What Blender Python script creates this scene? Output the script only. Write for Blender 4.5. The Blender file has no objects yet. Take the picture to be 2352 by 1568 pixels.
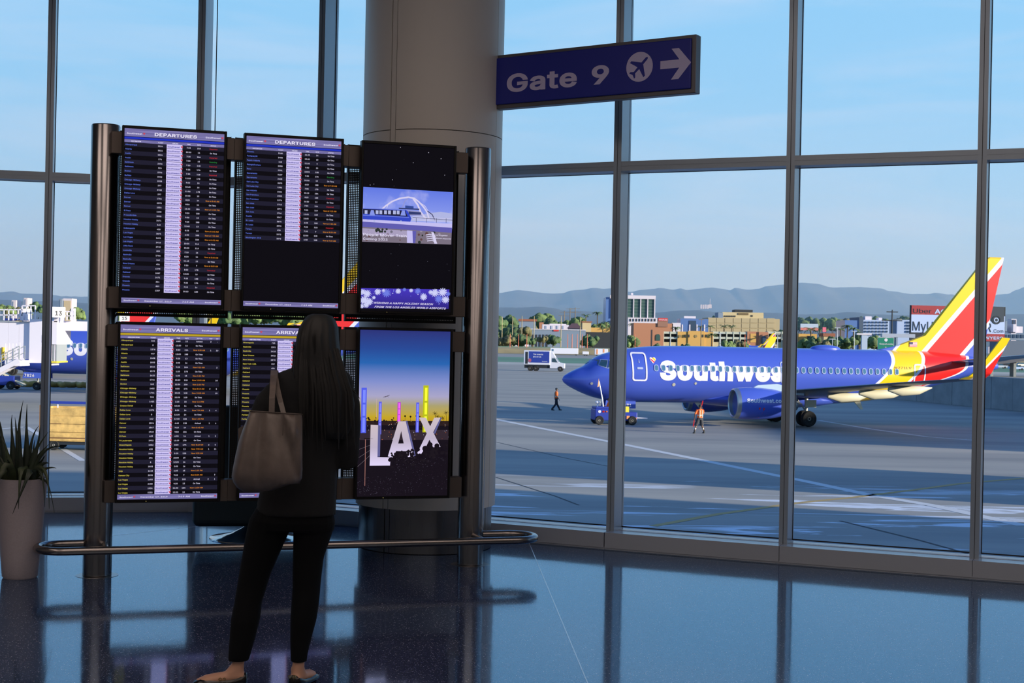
import bpy, bmesh, math, random
from mathutils import Vector, Matrix, noise
from mathutils.geometry import delaunay_2d_cdt
random.seed(7)
V = Vector
sc = bpy.context.scene
COL = sc.collection
PI = math.pi

# ------------------------------------------------------------------ camera
F, CX, CY, ROLL, EZ = 3300.0, 1176.0, 781.6, 0.0203, 1.55
cam_d = bpy.data.cameras.new('camera'); cam = bpy.data.objects.new('camera', cam_d); COL.objects.link(cam)
cam_d.sensor_width = 36.0; cam_d.lens = 36.0 * F / 2352.0
cam_d.clip_start = 0.05; cam_d.clip_end = 20000
cam_d.shift_y = (CY - 784.0) / 2352.0
cr, sr = math.cos(ROLL), math.sin(ROLL)
cam.matrix_world = Matrix(((cr, -sr, 0, 0), (0, 0, -1, 0), (sr, cr, 0, EZ), (0, 0, 0, 1)))
cam_d.dof.use_dof = True; cam_d.dof.focus_distance = 9.3; cam_d.dof.aperture_fstop = 14.0
sc.camera = cam
def ray(px, py):
    a, b = (px - CX) / F, (CY - py) / F
    return V((a * cr - b * sr, 1.0, a * sr + b * cr))
def aty(px, py, y):
    d = ray(px, py); return V((0, 0, EZ)) + d * y
def atz(px, py, z):
    d = ray(px, py); return V((0, 0, EZ)) + d * ((z - EZ) / d.z)
AZ = -3.95                                   # level of the apron outside
def hor(px): return CY + 0.0203 * (px - CX)

# ------------------------------------------------------------------ exposure, sky, sun, large lights
vs = sc.view_settings
vs.view_transform = 'Standard'; vs.look = 'None'; vs.exposure = 0.0; vs.gamma = 1.0; vs.use_curve_mapping = False
sc.cycles.use_denoising = True
sc.cycles.max_bounces = 10; sc.cycles.transparent_max_bounces = 24
sc.cycles.diffuse_bounces = 4; sc.cycles.glossy_bounces = 5; sc.cycles.volume_bounces = 1
sc.cycles.sample_clamp_indirect = 6.0
def lin(v):
    v = v / 255.0
    return v / 12.92 if v <= 0.04045 else ((v + 0.055) / 1.055) ** 2.4
def rgb(c): return (lin(c[0]), lin(c[1]), lin(c[2]), 1.0)
def N(nt, kind, **kw):
    n = nt.nodes.new(kind)
    for k, v in kw.items():
        if k == 'ins':
            for a, b in v.items(): n.inputs[a].default_value = b
        else: setattr(n, k, v)
    return n
def ramp(nt, stops, interp='LINEAR'):
    r = nt.nodes.new('ShaderNodeValToRGB'); cr_ = r.color_ramp; cr_.interpolation = interp
    while len(cr_.elements) > 1: cr_.elements.remove(cr_.elements[-1])
    cr_.elements[0].position = stops[0][0]; cr_.elements[0].color = stops[0][1]
    for p, c in stops[1:]:
        e = cr_.elements.new(p); e.color = c
    return r
w = bpy.data.worlds.new('sky'); sc.world = w; w.use_nodes = True
nt = w.node_tree; nt.nodes.clear(); L = nt.links.new
tc = N(nt, 'ShaderNodeTexCoord'); sp = N(nt, 'ShaderNodeSeparateXYZ'); L(tc.outputs['Generated'], sp.inputs[0])
sky = ramp(nt, [(0.0, rgb((180, 204, 240))), (0.04, rgb((178, 206, 241))), (0.10, rgb((166, 206, 241))), (0.17, rgb((150, 202, 241))),
                (0.25, rgb((144, 200, 240))), (0.45, rgb((92, 156, 224))), (0.7, rgb((58, 118, 200))), (1.0, rgb((40, 92, 178)))])
L(sp.outputs['Z'], sky.inputs['Fac'])
mp = N(nt, 'ShaderNodeMapping'); mp.inputs['Scale'].default_value = (1.0, 1.0, 7.0); mp.inputs['Rotation'].default_value = (0.0, 0.12, 0.0)
L(tc.outputs['Generated'], mp.inputs['Vector'])
n1 = N(nt, 'ShaderNodeTexNoise', ins={'Scale': 4.2, 'Detail': 7.0, 'Roughness': 0.55, 'Distortion': 0.6})
L(mp.outputs[0], n1.inputs['Vector'])
cr1 = ramp(nt, [(0.46, (0, 0, 0, 1)), (0.78, (1, 1, 1, 1))]); L(n1.outputs['Fac'], cr1.inputs['Fac'])
mx = N(nt, 'ShaderNodeMix', data_type='RGBA'); L(cr1.outputs['Color'], mx.inputs[0]); L(sky.outputs['Color'], mx.inputs[6])
mx.inputs[7].default_value = rgb((206, 218, 240))
mulc = N(nt, 'ShaderNodeMix', data_type='RGBA'); mulc.inputs[0].default_value = 0.5
L(sky.outputs['Color'], mulc.inputs[6]); L(mx.outputs[2], mulc.inputs[7])
bg = N(nt, 'ShaderNodeBackground'); L(mulc.outputs[2], bg.inputs['Color']); bg.inputs['Strength'].default_value = 1.1
wo = N(nt, 'ShaderNodeOutputWorld'); L(bg.outputs[0], wo.inputs['Surface'])
SUN_AZ, SUN_EL = math.radians(113), math.radians(10.5)
sd = bpy.data.lights.new('sun', 'SUN'); sd.energy = 8.5; sd.angle = 0.012; sd.color = (1.0, 0.86, 0.68)
so = bpy.data.objects.new('sun', sd); COL.objects.link(so)
sdir = V((math.sin(SUN_AZ) * math.cos(SUN_EL), math.cos(SUN_AZ) * math.cos(SUN_EL), math.sin(SUN_EL)))
so.rotation_euler = (-sdir).to_track_quat('-Z', 'Y').to_euler()
so.location = sdir * 60

# ------------------------------------------------------------------ materials
MATS = {}
def mat(name, c, rough=0.5, metal=0.0, emit=None, noise_amt=0.0, noise_scale=8.0, spec=None, bump=0.0, coat=0.0):
    if name in MATS: return MATS[name]
    m = bpy.data.materials.new(name); m.use_nodes = True; nt = m.node_tree; b = nt.nodes['Principled BSDF']
    b.inputs['Base Color'].default_value = rgb(c); b.inputs['Roughness'].default_value = rough; b.inputs['Metallic'].default_value = metal
    if spec is not None: b.inputs['Specular IOR Level'].default_value = spec
    if coat: b.inputs['Coat Weight'].default_value = coat
    if emit:
        b.inputs['Base Color'].default_value = (0.004, 0.004, 0.004, 1); b.inputs['Specular IOR Level'].default_value = 0.08
        b.inputs['Emission Color'].default_value = rgb(c); b.inputs['Emission Strength'].default_value = emit
    if noise_amt or bump:
        t = N(nt, 'ShaderNodeTexCoord'); n = N(nt, 'ShaderNodeTexNoise', ins={'Scale': noise_scale, 'Detail': 5.0, 'Roughness': 0.6})
        nt.links.new(t.outputs['Object'], n.inputs['Vector'])
        if noise_amt:
            a = tuple(max(0, x * (1 - noise_amt)) for x in c); d = tuple(min(255, x * (1 + noise_amt)) for x in c)
            r = ramp(nt, [(0.3, rgb(a)), (0.7, rgb(d))]); nt.links.new(n.outputs['Fac'], r.inputs['Fac'])
            nt.links.new(r.outputs['Color'], b.inputs['Base Color'])
        if bump:
            bp = N(nt, 'ShaderNodeBump', ins={'Strength': 0.6, 'Distance': bump})
            nt.links.new(n.outputs['Fac'], bp.inputs['Height']); nt.links.new(bp.outputs[0], b.inputs['Normal'])
    MATS[name] = m; return m
def brushed(name, c, rough=0.28):
    m = mat(name, c, rough, 1.0); nt = m.node_tree; b = nt.nodes['Principled BSDF']
    t = N(nt, 'ShaderNodeTexCoord'); mpn = N(nt, 'ShaderNodeMapping'); mpn.inputs['Scale'].default_value = (260, 260, 1.5)
    n = N(nt, 'ShaderNodeTexNoise', ins={'Scale': 1.0, 'Detail': 3.0}); nt.links.new(t.outputs['Object'], mpn.inputs[0]); nt.links.new(mpn.outputs[0], n.inputs['Vector'])
    mr = N(nt, 'ShaderNodeMapRange', ins={'To Min': rough - 0.06, 'To Max': rough + 0.1}); nt.links.new(n.outputs['Fac'], mr.inputs['Value'])
    nt.links.new(mr.outputs[0], b.inputs['Roughness']); return m
def glass_mat(name, tint, refl=0.8, ior=1.35):
    m = bpy.data.materials.new(name); m.use_nodes = True; nt = m.node_tree; nt.nodes.clear()
    tr = N(nt, 'ShaderNodeBsdfTransparent'); tr.inputs[0].default_value = (*tint, 1)
    if refl == 0:                                    # clean clear pane: only its faint tint shows
        o = N(nt, 'ShaderNodeOutputMaterial'); nt.links.new(tr.outputs[0], o.inputs[0]); MATS[name] = m; return m
    gl = N(nt, 'ShaderNodeBsdfGlossy'); gl.inputs['Roughness'].default_value = 0.0; gl.inputs['Color'].default_value = (refl, refl, refl, 1)
    fr = N(nt, 'ShaderNodeFresnel'); fr.inputs['IOR'].default_value = ior
    mi = N(nt, 'ShaderNodeMixShader'); o = N(nt, 'ShaderNodeOutputMaterial')
    nt.links.new(fr.outputs[0], mi.inputs[0]); nt.links.new(tr.outputs[0], mi.inputs[1]); nt.links.new(gl.outputs[0], mi.inputs[2]); nt.links.new(mi.outputs[0], o.inputs[0])
    MATS[name] = m; return m

# ------------------------------------------------------------------ mesh helpers
class MB:
    def __init__(s): s.v = []; s.f = []; s.mi = []; s.mats = []
    def _m(s, m):
        if m is None: return 0
        if m not in s.mats: s.mats.append(m)
        return s.mats.index(m)
    def add(s, vs, fs, m=None):
        o = len(s.v); k = s._m(m); s.v += [tuple(p) for p in vs]
        for f in fs: s.f.append(tuple(i + o for i in f)); s.mi.append(k)
        return s
    def box(s, x0, x1, y0, y1, z0, z1, m=None, M=None):
        vs = [V((x, y, z)) for z in (z0, z1) for y in (y0, y1) for x in (x0, x1)]
        if M is not None: vs = [M @ p for p in vs]
        return s.add(vs, [(0, 2, 3, 1), (4, 5, 7, 6), (0, 1, 5, 4), (2, 6, 7, 3), (0, 4, 6, 2), (1, 3, 7, 5)], m)
    def bar(s, a, b, wd, hg=None, m=None, up=V((0, 0, 1))):
        a, b = V(a), V(b); hg = hg or wd; d = (b - a); ln = d.length; d.normalize()
        x = d.cross(up)
        if x.length < 1e-4: x = d.cross(V((1, 0, 0)))
        x.normalize(); z = x.cross(d)
        M = Matrix((x, d, z)).transposed().to_4x4(); M.translation = a
        return s.box(-wd / 2, wd / 2, 0, ln, -hg / 2, hg / 2, m, M)
    def tube(s, pts, r, seg=12, m=None, cap=True, flat=1.0, up=None):
        pts = [V(p) for p in pts]; n = len(pts); rs = r if isinstance(r, (list, tuple)) else [r] * n
        fl = flat if isinstance(flat, (list, tuple)) else [flat] * n
        vs = []; x = None
        for i, p in enumerate(pts):
            d = (pts[min(i + 1, n - 1)] - pts[max(i - 1, 0)]).normalized()
            if x is None:
                x = (up or V((1, 0, 0)) if abs(d.x) < 0.9 else V((0, 1, 0)))
                x = (x - d * x.dot(d)).normalized()
            else:
                x = (x - d * x.dot(d)); x = x.normalized() if x.length > 1e-5 else V((1, 0, 0))
            y = d.cross(x)
            for k in range(seg):
                t = 2 * PI * k / seg; vs.append(p + x * math.cos(t) * rs[i] + y * math.sin(t) * rs[i] * fl[i])
        fs = [(i * seg + k, i * seg + (k + 1) % seg, (i + 1) * seg + (k + 1) % seg, (i + 1) * seg + k) for i in range(n - 1) for k in range(seg)]
        if cap: fs += [tuple(range(seg))[::-1], tuple((n - 1) * seg + k for k in range(seg))]
        return s.add(vs, fs, m)
    def lathe(s, prof, c=(0, 0, 0), seg=32, m=None, sx=1.0, sy=1.0, M=None):
        vs = []; fs = []; n = len(prof)
        for (r, z) in prof:
            for k in range(seg):
                t = 2 * PI * k / seg; vs.append(V((r * math.cos(t) * sx, r * math.sin(t) * sy, z)))
        for i in range(n - 1):
            for k in range(seg): fs.append((i * seg + k, i * seg + (k + 1) % seg, (i + 1) * seg + (k + 1) % seg, (i + 1) * seg + k))
        if prof[0][0] > 1e-4: fs.append(tuple(range(seg))[::-1])
        if prof[-1][0] > 1e-4: fs.append(tuple((n - 1) * seg + k for k in range(seg)))
        if M is not None: vs = [M @ p for p in vs]
        return s.add([p + V(c) for p in vs], fs, m)
    def ell(s, c, rx, ry, rz, seg=16, ring=10, m=None):
        pr = [(max(1e-5, math.sin(PI * i / ring)), -math.cos(PI * i / ring)) for i in range(ring + 1)]
        vs = []; fs = []
        for (r, z) in pr:
            for k in range(seg):
                t = 2 * PI * k / seg; vs.append(V(c) + V((r * math.cos(t) * rx, r * math.sin(t) * ry, z * rz)))
        for i in range(ring):
            for k in range(seg): fs.append((i * seg + k, i * seg + (k + 1) % seg, (i + 1) * seg + (k + 1) % seg, (i + 1) * seg + k))
        return s.add(vs, fs, m)
    def loft(s, rings, m=None, closed=True, cap=True):
        n = len(rings); k = len(rings[0]); vs = [p for r_ in rings for p in r_]
        fs = []
        for i in range(n - 1):
            for j in range(k if closed else k - 1): fs.append((i * k + j, i * k + (j + 1) % k, (i + 1) * k + (j + 1) % k, (i + 1) * k + j))
        if cap and closed: fs += [tuple(range(k))[::-1], tuple((n - 1) * k + j for j in range(k))]
        return s.add(vs, fs, m)
    def prism(s, poly, ext, m=None):
        n = len(poly); a = [V(p) for p in poly]; b = [p + V(ext) for p in a]
        return s.add(a + b, [tuple(range(n)), tuple(range(n, 2 * n))[::-1]] + [(i, i + n, (i + 1) % n + n, (i + 1) % n) for i in range(n)], m)
    def mesh(s, name, fallback=None, smooth=False, angle=None):
        me = bpy.data.meshes.new(name); me.from_pydata(s.v, [], s.f)
        for mm in (s.mats or ([fallback] if fallback else [])): me.materials.append(mm)
        if s.mats: me.polygons.foreach_set('material_index', s.mi)
        bm = bmesh.new(); bm.from_mesh(me); bmesh.ops.recalc_face_normals(bm, faces=bm.faces[:])
        if smooth:
            a = angle if angle is not None else 0.7
            for f in bm.faces: f.smooth = True
            for e in bm.edges:
                if len(e.link_faces) == 2 and e.calc_face_angle(0) > a: e.smooth = False
        bm.to_mesh(me); bm.free(); return me
    def build(s, name, m=None, parent=None, smooth=False, angle=None, loc=None):
        o = bpy.data.objects.new(name, s.mesh(name, m, smooth, angle)); COL.objects.link(o)
        if parent is not None: o.parent = parent
        if loc is not None: o.location = loc
        return o
def tag(o, label=None, cat=None, group=None, kind=None):
    if label: o['label'] = label
    if cat: o['category'] = cat
    if group: o['group'] = group
    if kind: o['kind'] = kind
    return o
def empty(name, loc=(0, 0, 0), rz=0.0, parent=None):
    o = bpy.data.objects.new(name, None); COL.objects.link(o); o.location = loc; o.rotation_euler = (0, 0, rz); o.empty_display_size = 0.1
    if parent is not None: o.parent = parent
    return o
def part(name, me, parent, loc=(0, 0, 0), rz=0.0, scale=None):
    o = bpy.data.objects.new(name, me); COL.objects.link(o); o.parent = parent; o.location = loc; o.rotation_euler = (0, 0, rz)
    if scale: o.scale = scale
    return o
def copy_tree(o, parent=None, loc=None, rz=None, label=None, group=None, scale=None):
    c = o.copy(); COL.objects.link(c); c.parent = parent
    for ch in list(o.children): copy_tree(ch, c)
    if loc is not None: c.location = loc
    if rz is not None: c.rotation_euler = (0, 0, rz)
    if scale is not None: c.scale = scale
    if label: c['label'] = label
    if group: c['group'] = group
    return c
def bevel(o, wd=0.01, seg=2):
    md = o.modifiers.new('bevel', 'BEVEL'); md.width = wd; md.segments = seg; md.limit_method = 'ANGLE'; return o

# text: glyph meshes from the built-in font, merged by python
import os
try:        # the grotesque that ships inside Blender itself; the built-in face if it is not there
    FONT = bpy.data.fonts.load(os.path.join(bpy.utils.system_resource('DATAFILES'), 'fonts', 'Inter.woff2'))
except Exception:
    FONT = None
_tc = {}
def _raw(st, bold, shear, res):
    """outline of the text from the font, filled here by nonzero winding: (verts, faces, xmin, xmax)"""
    key = ('raw', st, bold, shear, res)
    if key in _tc: return _tc[key]
    cu = bpy.data.curves.new('t', 'FONT'); cu.body = st; cu.size = 1.0
    if FONT: cu.font = FONT
    cu.offset = bold; cu.shear = shear; cu.resolution_u = res; cu.fill_mode = 'NONE'
    ob = bpy.data.objects.new('t', cu); COL.objects.link(ob)
    me = ob.to_mesh(); vs = [tuple(v.co)[:2] for v in me.vertices]; es = [tuple(e.vertices) for e in me.edges]
    ob.to_mesh_clear(); bpy.data.objects.remove(ob); bpy.data.curves.remove(cu)
    xs = [v[0] for v in vs] or [0]; out, fs = [], []
    if len(st) == 1 and es and bold > 0:              # thicken: move every outline point outwards
        nx = {a: b for a, b in es}; pv = {b: a for a, b in es}
        if len(nx) == len(es) == len(pv):
            seen, best = set(), 0.0
            for a in nx:
                if a in seen: continue
                q, ar = a, 0.0
                while q not in seen: seen.add(q); ar += vs[q][0] * vs[nx[q]][1] - vs[nx[q]][0] * vs[q][1]; q = nx[q]
                if abs(ar) > abs(best): best = ar
            sg = 1.0 if best > 0 else -1.0; moved = list(vs)
            for i in nx:
                p0, p1, p2 = V(vs[pv[i]]), V(vs[i]), V(vs[nx[i]]); d1, d2 = p1 - p0, p2 - p1
                if d1.length < 1e-9 or d2.length < 1e-9: d1 = d2 = (d1 if d1.length > d2.length else d2)
                d1.normalize(); d2.normalize(); n = V((d1.y + d2.y, -d1.x - d2.x))
                if n.length < 1e-6: continue
                n.normalize(); c = max(0.5, n.dot(V((d1.y, -d1.x)))); q = p1 + n * sg * bold / c; moved[i] = (q.x, q.y)
            vs = moved
    if len(st) == 1 and es:
        nv, ne, nf, *_ = delaunay_2d_cdt([V(v) for v in vs], es, [], 0, 1e-6)
        segs = [(vs[a], vs[b]) for a, b in es]
        for f in nf:
            cx = sum(nv[q].x for q in f) / len(f); cy = sum(nv[q].y for q in f) / len(f); wn = 0
            for (x1, y1), (x2, y2) in segs:
                if (y1 <= cy) != (y2 <= cy):
                    if x1 + (cy - y1) / (y2 - y1) * (x2 - x1) > cx: wn += 1 if y2 > y1 else -1
            if wn: fs.append(tuple(f))
        out = [tuple(v) for v in nv]
    _tc[key] = (out, fs, min(xs), max(xs)); return _tc[key]
def glyphs(st, bold=0.0, shear=0.0, res=2, wide=1.0):
    """every letter meshed on its own, so that bold outlines never cancel one another"""
    key = (st, bold, shear, res)
    if key not in _tc:
        V_, F_ = [], []
        for i, ch in enumerate(st):
            if ch == ' ': continue
            right = _raw(st[:i + 1], 0.0, 0.0, 1)[3]; own = _raw(ch, 0.0, 0.0, 1)[3]
            dx = right - own + i * bold * 1.1; v, f, a, b = _raw(ch, bold, shear, res)
            dirs = [(0, 0)]
            for li, (ex, ey) in enumerate(dirs):
                o = len(V_); V_ += [(p[0] + dx + ex, p[1] + ey, li) for p in v]; F_ += [tuple(q + o for q in g) for g in f]
        xs = [v[0] for v in V_] or [0]
        _tc[key] = ([(v[0] - min(xs), v[1], v[2]) for v in V_], F_, max(xs) - min(xs))
    return _tc[key]
def put_text(mb, st, x, y, h, m, place, align='L', bold=0.0, shear=0.0, res=2, width=None, wide=1.0):
    """h = cap height; x,y = anchor on the baseline; place(u,v)->3d"""
    vs, fs, wd = glyphs(st, bold, shear, res)
    k = h / 0.73; kx = k * wide
    if width: kx = width / max(wd, 1e-6)
    W = wd * kx; x0 = x - (0 if align == 'L' else W / 2 if align == 'C' else W)
    o_ = place(x0, y); n = (place(x0 + h, y) - o_).cross(place(x0, y + h) - o_).normalized() * h * 0.0012
    mb.add([place(x0 + p[0] * kx, y + p[1] * k) + n * p[2] for p in vs], fs, m); return W

# ================================================================== THE HALL
M_alu = mat('window_aluminium', (146, 160, 174), 0.28, 0.3, spec=0.9)
M_sill = mat('sill_aluminium', (150, 156, 166), 0.26, 0.0, spec=1.0)
M_gasket = mat('black_gasket', (14, 14, 16), 0.6)
M_glass = glass_mat('window_glass', (0.955, 0.985, 1.0), 0, 1.2)
M_wall = mat('painted_wall', (150, 146, 138), 0.8)
M_ceil = mat('ceiling_paint', (170, 168, 162), 0.85)
M_steel = brushed('brushed_steel', (150, 146, 146), 0.20)
M_steel_d = brushed('dark_brushed_steel', (128, 128, 132), 0.28)
M_tube = mat('satin_steel', (140, 134, 132), 0.24, 1.0)
M_bronze = mat('bronze_metal', (92, 84, 80), 0.42, 0.7)
M_black = mat('black_plastic', (8, 8, 11), 0.4, spec=0.25)
M_matblack = mat('matt_black_metal', (13, 14, 17), 0.6)

# terrazzo
def terrazzo():
    m = bpy.data.materials.new('terrazzo'); m.use_nodes = True; nt = m.node_tree; b = nt.nodes['Principled BSDF']; Lk = nt.links.new
    t = N(nt, 'ShaderNodeTexCoord')
    v1 = N(nt, 'ShaderNodeTexVoronoi', feature='F1', ins={'Scale': 150.0, 'Randomness': 1.0}); Lk(t.outputs['Object'], v1.inputs['Vector'])
    s1 = N(nt, 'ShaderNodeSeparateColor'); Lk(v1.outputs['Color'], s1.inputs[0])
    chip = ramp(nt, [(0.0, rgb((44, 50, 76))), (0.45, rgb((64, 72, 104))), (0.70, rgb((98, 104, 136))), (0.86, rgb((146, 146, 162))), (0.95, rgb((206, 204, 212)))], 'CONSTANT')
    Lk(s1.outputs[0], chip.inputs['Fac'])
    dist = ramp(nt, [(0.30, (1, 1, 1, 1)), (0.46, (0, 0, 0, 1))]); Lk(v1.outputs['Distance'], dist.inputs['Fac'])
    mx = N(nt, 'ShaderNodeMix', data_type='RGBA'); mx.inputs[6].default_value = rgb((44, 50, 76)); Lk(chip.outputs['Color'], mx.inputs[7]); Lk(dist.outputs['Color'], mx.inputs[0])
    df = N(nt, 'ShaderNodeBsdfDiffuse'); gl = N(nt, 'ShaderNodeBsdfGlossy'); gl.inputs['Color'].default_value = (0.66, 0.84, 1.0, 1); fr = N(nt, 'ShaderNodeFresnel', ins={'IOR': 2.3}); ms = N(nt, 'ShaderNodeMixShader')
    Lk(mx.outputs[2], df.inputs['Color']); Lk(fr.outputs[0], ms.inputs[0]); Lk(df.outputs[0], ms.inputs[1]); Lk(gl.outputs[0], ms.inputs[2]); Lk(ms.outputs[0], nt.nodes['Material Output'].inputs['Surface'])
    n = N(nt, 'ShaderNodeTexNoise', ins={'Scale': 1.3, 'Detail': 6.0, 'Roughness': 0.65}); Lk(t.outputs['Object'], n.inputs['Vector'])
    mr = N(nt, 'ShaderNodeMapRange', ins={'To Min': 0.045, 'To Max': 0.12}); Lk(n.outputs['Fac'], mr.inputs['Value']); Lk(mr.outputs[0], gl.inputs['Roughness'])
    n2 = N(nt, 'ShaderNodeTexNoise', ins={'Scale': 2.2, 'Detail': 2.0}); Lk(t.outputs['Object'], n2.inputs['Vector'])
    bp = N(nt, 'ShaderNodeBump', ins={'Strength': 0.25, 'Distance': 0.004}); Lk(n2.outputs['Fac'], bp.inputs['Height'])
    bp2 = N(nt, 'ShaderNodeBump', ins={'Strength': 0.25, 'Distance': 0.0004}); Lk(s1.outputs[1], bp2.inputs['Height']); Lk(bp.outputs[0], bp2.inputs['Normal'])
    Lk(bp2.outputs[0], gl.inputs['Normal']); Lk(bp2.outputs[0], df.inputs['Normal']); nt.nodes.remove(b)
    return m
M_terr = terrazzo()

MU = [V(p) for p in ((-7.729, 11.576), (-6.493, 11.846), (-5.257, 12.116), (-4.021, 12.386), (-2.785, 12.656), (-1.65, 12.083), (-0.44, 11.477),
                     (0.770, 10.872), (1.978, 10.336), (3.187, 9.817), (4.397, 9.297), (5.607, 8.777), (6.817, 8.257), (8.027, 7.737))]
CEIL = 5.2; SILL = 0.126; TR = 2.884
def P2(p, z): return V((p.x, p.y, z))
def off(i, dist):                                   # mullion point pushed inward (towards the hall)
    a = MU[max(i - 1, 0)]; b = MU[min(i + 1, len(MU) - 1)]; d = (b - a).normalized(); return MU[i] + V((d.y, -d.x)) * dist
# floor with recessed joint strips
mb = MB(); line = [P2(off(i, -0.28), 0) for i in range(len(MU))]
poly = [V((8.6, -8, 0))] + [V((8.6, 7.2, 0))] + line[::-1] + [V((-8.4, 11.2, 0)), V((-8.4, -8, 0))]
mb.add(poly, [tuple(range(len(poly)))]); mb.add([p + V((0, 0, -0.35)) for p in poly], [tuple(range(len(poly)))[::-1]])
n_ = len(poly); 
fl = mb
fl.add([p for q in [(poly[i], poly[(i + 1) % n_], poly[(i + 1) % n_] - V((0, 0, .35)), poly[i] - V((0, 0, .35))) for i in range(n_)] for p in q], [(4 * i, 4 * i + 1, 4 * i + 2, 4 * i + 3) for i in range(n_)])
floor = fl.build('floor', M_terr); tag(floor, 'dark speckled terrazzo floor reflecting the windows', 'floor', kind='structure')
M_zinc = mat('zinc_strip', (196, 200, 206), 0.3, 0.7)
for i, (a, b) in enumerate((((0.164, 11.0), (0.393, 6.16)), ((-3.15, 10.78), (-2.1, 12.1)), ((0.393, 6.16), (0.55, 2.5)))):
    a, b = V((*a, 0.0006)), V((*b, 0.0006)); d = (b - a).normalized(); s_ = V((-d.y, d.x, 0)) * 0.003
    o = MB().add([a - s_, a + s_, b + s_, b - s_], [(0, 1, 2, 3)]).build('trim_%d' % (i + 1), M_zinc)
    tag(o, ['pale metal divider strip running from the window sill across the floor', 'pale metal divider strip between planter side and window', 'pale metal divider strip in the near floor'][i], 'floor trim', kind='structure')
mb = MB(); mb.box(-8.8, 9.0, -8.4, 13.3, CEIL, CEIL + 0.6)
tag(mb.build('ceiling', M_ceil), kind='structure')
tag(MB().box(-8.8, -8.4, -8.4, 11.9, AZ, CEIL).build('wall_west', M_wall), kind='structure')
tag(MB().box(8.6, 9.0, -8.4, 7.8, AZ, CEIL).build('wall_east', M_wall), kind='structure')
tag(MB().box(-8.8, 9.0, -8.4, -8.0, AZ, CEIL).build('wall_south', M_wall), kind='structure')
# wall below the glazing, outside
mb = MB(); n_ = len(MU)
o1 = [P2(off(i, -0.24), 0) for i in range(n_)]; o2 = [P2(off(i, -0.34), 0) for i in range(n_)]
for a, b in ((0, 1),):
    vs = [p + V((0, 0, AZ)) for p in o1] + [p + V((0, 0, -0.01)) for p in o1] + [p + V((0, 0, AZ)) for p in o2] + [p + V((0, 0, -0.01)) for p in o2]
    fs = []
    for i in range(n_ - 1): fs += [(i, i + 1, n_ + i + 1, n_ + i), (2 * n_ + i, 2 * n_ + i + 1, 3 * n_ + i + 1, 3 * n_ + i)]
    mb.add(vs, fs)
tag(mb.build('wall_north', mat('outer_cladding', (120, 122, 126), 0.6)), kind='structure')
# glazing, bay by bay
for i in range(n_ - 1):
    a, b = MU[i], MU[i + 1]; d = (b - a); ln = d.length; d = d.normalized(); ang = math.atan2(d.y, d.x)
    win = tag(empty('window_%d' % (i + 1), (a.x, a.y, 0), ang), kind='structure', label='tall glazed bay of the curtain wall')
    g0 = 0.03; g1 = ln - 0.03
    for nm, z0, z1 in (('glass_pane', SILL + 0.012, TR - 0.03), ('glass_pane', TR + 0.03, CEIL)):
        part(nm, MB().box(g0, g1, 0.168, 0.178, z0, z1).mesh(nm, M_glass), win)
        fr = MB()
        for (x0, x1, za, zb) in ((g0, g0 + 0.006, z0, z1), (g1 - 0.006, g1, z0, z1), (g0, g1, z0, z0 + 0.009), (g0, g1, z1 - 0.009, z1)): fr.box(x0, x1, 0.162, 0.168, za, zb)
        part('gasket', fr.mesh('gasket', M_gasket), win)
    t = MB().box(g0, g1, 0.004, 0.2, TR - 0.036, TR + 0.036).box(g0, g1, 0.001, 0.004, TR - 0.036, TR - 0.004).box(g0, g1, 0.001, 0.004, TR - 0.001, TR + 0.036)
    part('transom', t.mesh('transom', M_alu), win)
    s0, s1 = (-0.0015, ln + 0.0015)
    s = MB().box(s0 + 0.003, s1 - 0.003, -0.115, 0.2, 0.012, SILL).box(s0 + .003, s1 - .003, 0.05, 0.053, SILL, SILL + 0.0025).box(s0, s1, -0.108, 0.2, 0.0, 0.02)
    part('sill', s.mesh('sill', M_sill), win)
for i in range(n_):
    a = MU[max(i - 1, 0)]; b = MU[min(i + 1, n_ - 1)]; d = (b - a).normalized(); ang = math.atan2(d.y, d.x)
    mb = MB().box(-0.031, -0.002, 0, 0.2, SILL, CEIL).box(0.002, 0.031, 0, 0.2, SILL, CEIL).box(-0.005, 0.005, 0.006, 0.2, SILL, CEIL, M_gasket)
    mb.mats.insert(0, M_alu) if False else None
    mb.mats = [M_alu, M_gasket] if M_gasket in mb.mats else mb.mats
    mb.mi = [0] * 12 + [1] * 6
    o = mb.build('trim_%d' % (i + 10)); o.location = (MU[i].x, MU[i].y, 0); o.rotation_euler = (0, 0, ang)
    tag(o, 'vertical aluminium mullion of the window wall', kind='structure')

# round column
colm = tag(empty('round_column', (-0.625, 10.79, 0)), 'thick round off-white column with steel plinth behind the display boards', 'column')
M_colw = mat('column_enamel', (210, 206, 200), 0.42)
def arc_panel(r0, r1, a0, a1, z0, z1, m, seg=20):
    mb = MB(); vs = []; fs = []
    for k in range(seg + 1):
        t = math.radians(a0 + (a1 - a0) * k / seg) - PI / 2
        c, s = math.cos(t), math.sin(t); vs += [V((r0 * c, r0 * s, z0)), V((r1 * c, r1 * s, z0)), V((r1 * c, r1 * s, z1)), V((r0 * c, r0 * s, z1))]
    for k in range(seg):
        for j in range(4): fs.append((4 * k + j, 4 * k + (j + 1) % 4, 4 * k + 4 + (j + 1) % 4, 4 * k + 4 + j))
    fs += [(0, 1, 2, 3), (4 * seg + 3, 4 * seg + 2, 4 * seg + 1, 4 * seg)]
    return mb.add(vs, fs, m)
JN = [(-27.6, 66.2), (66.7, 155), (155.5, 245), (245.5, 326.9)]
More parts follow.
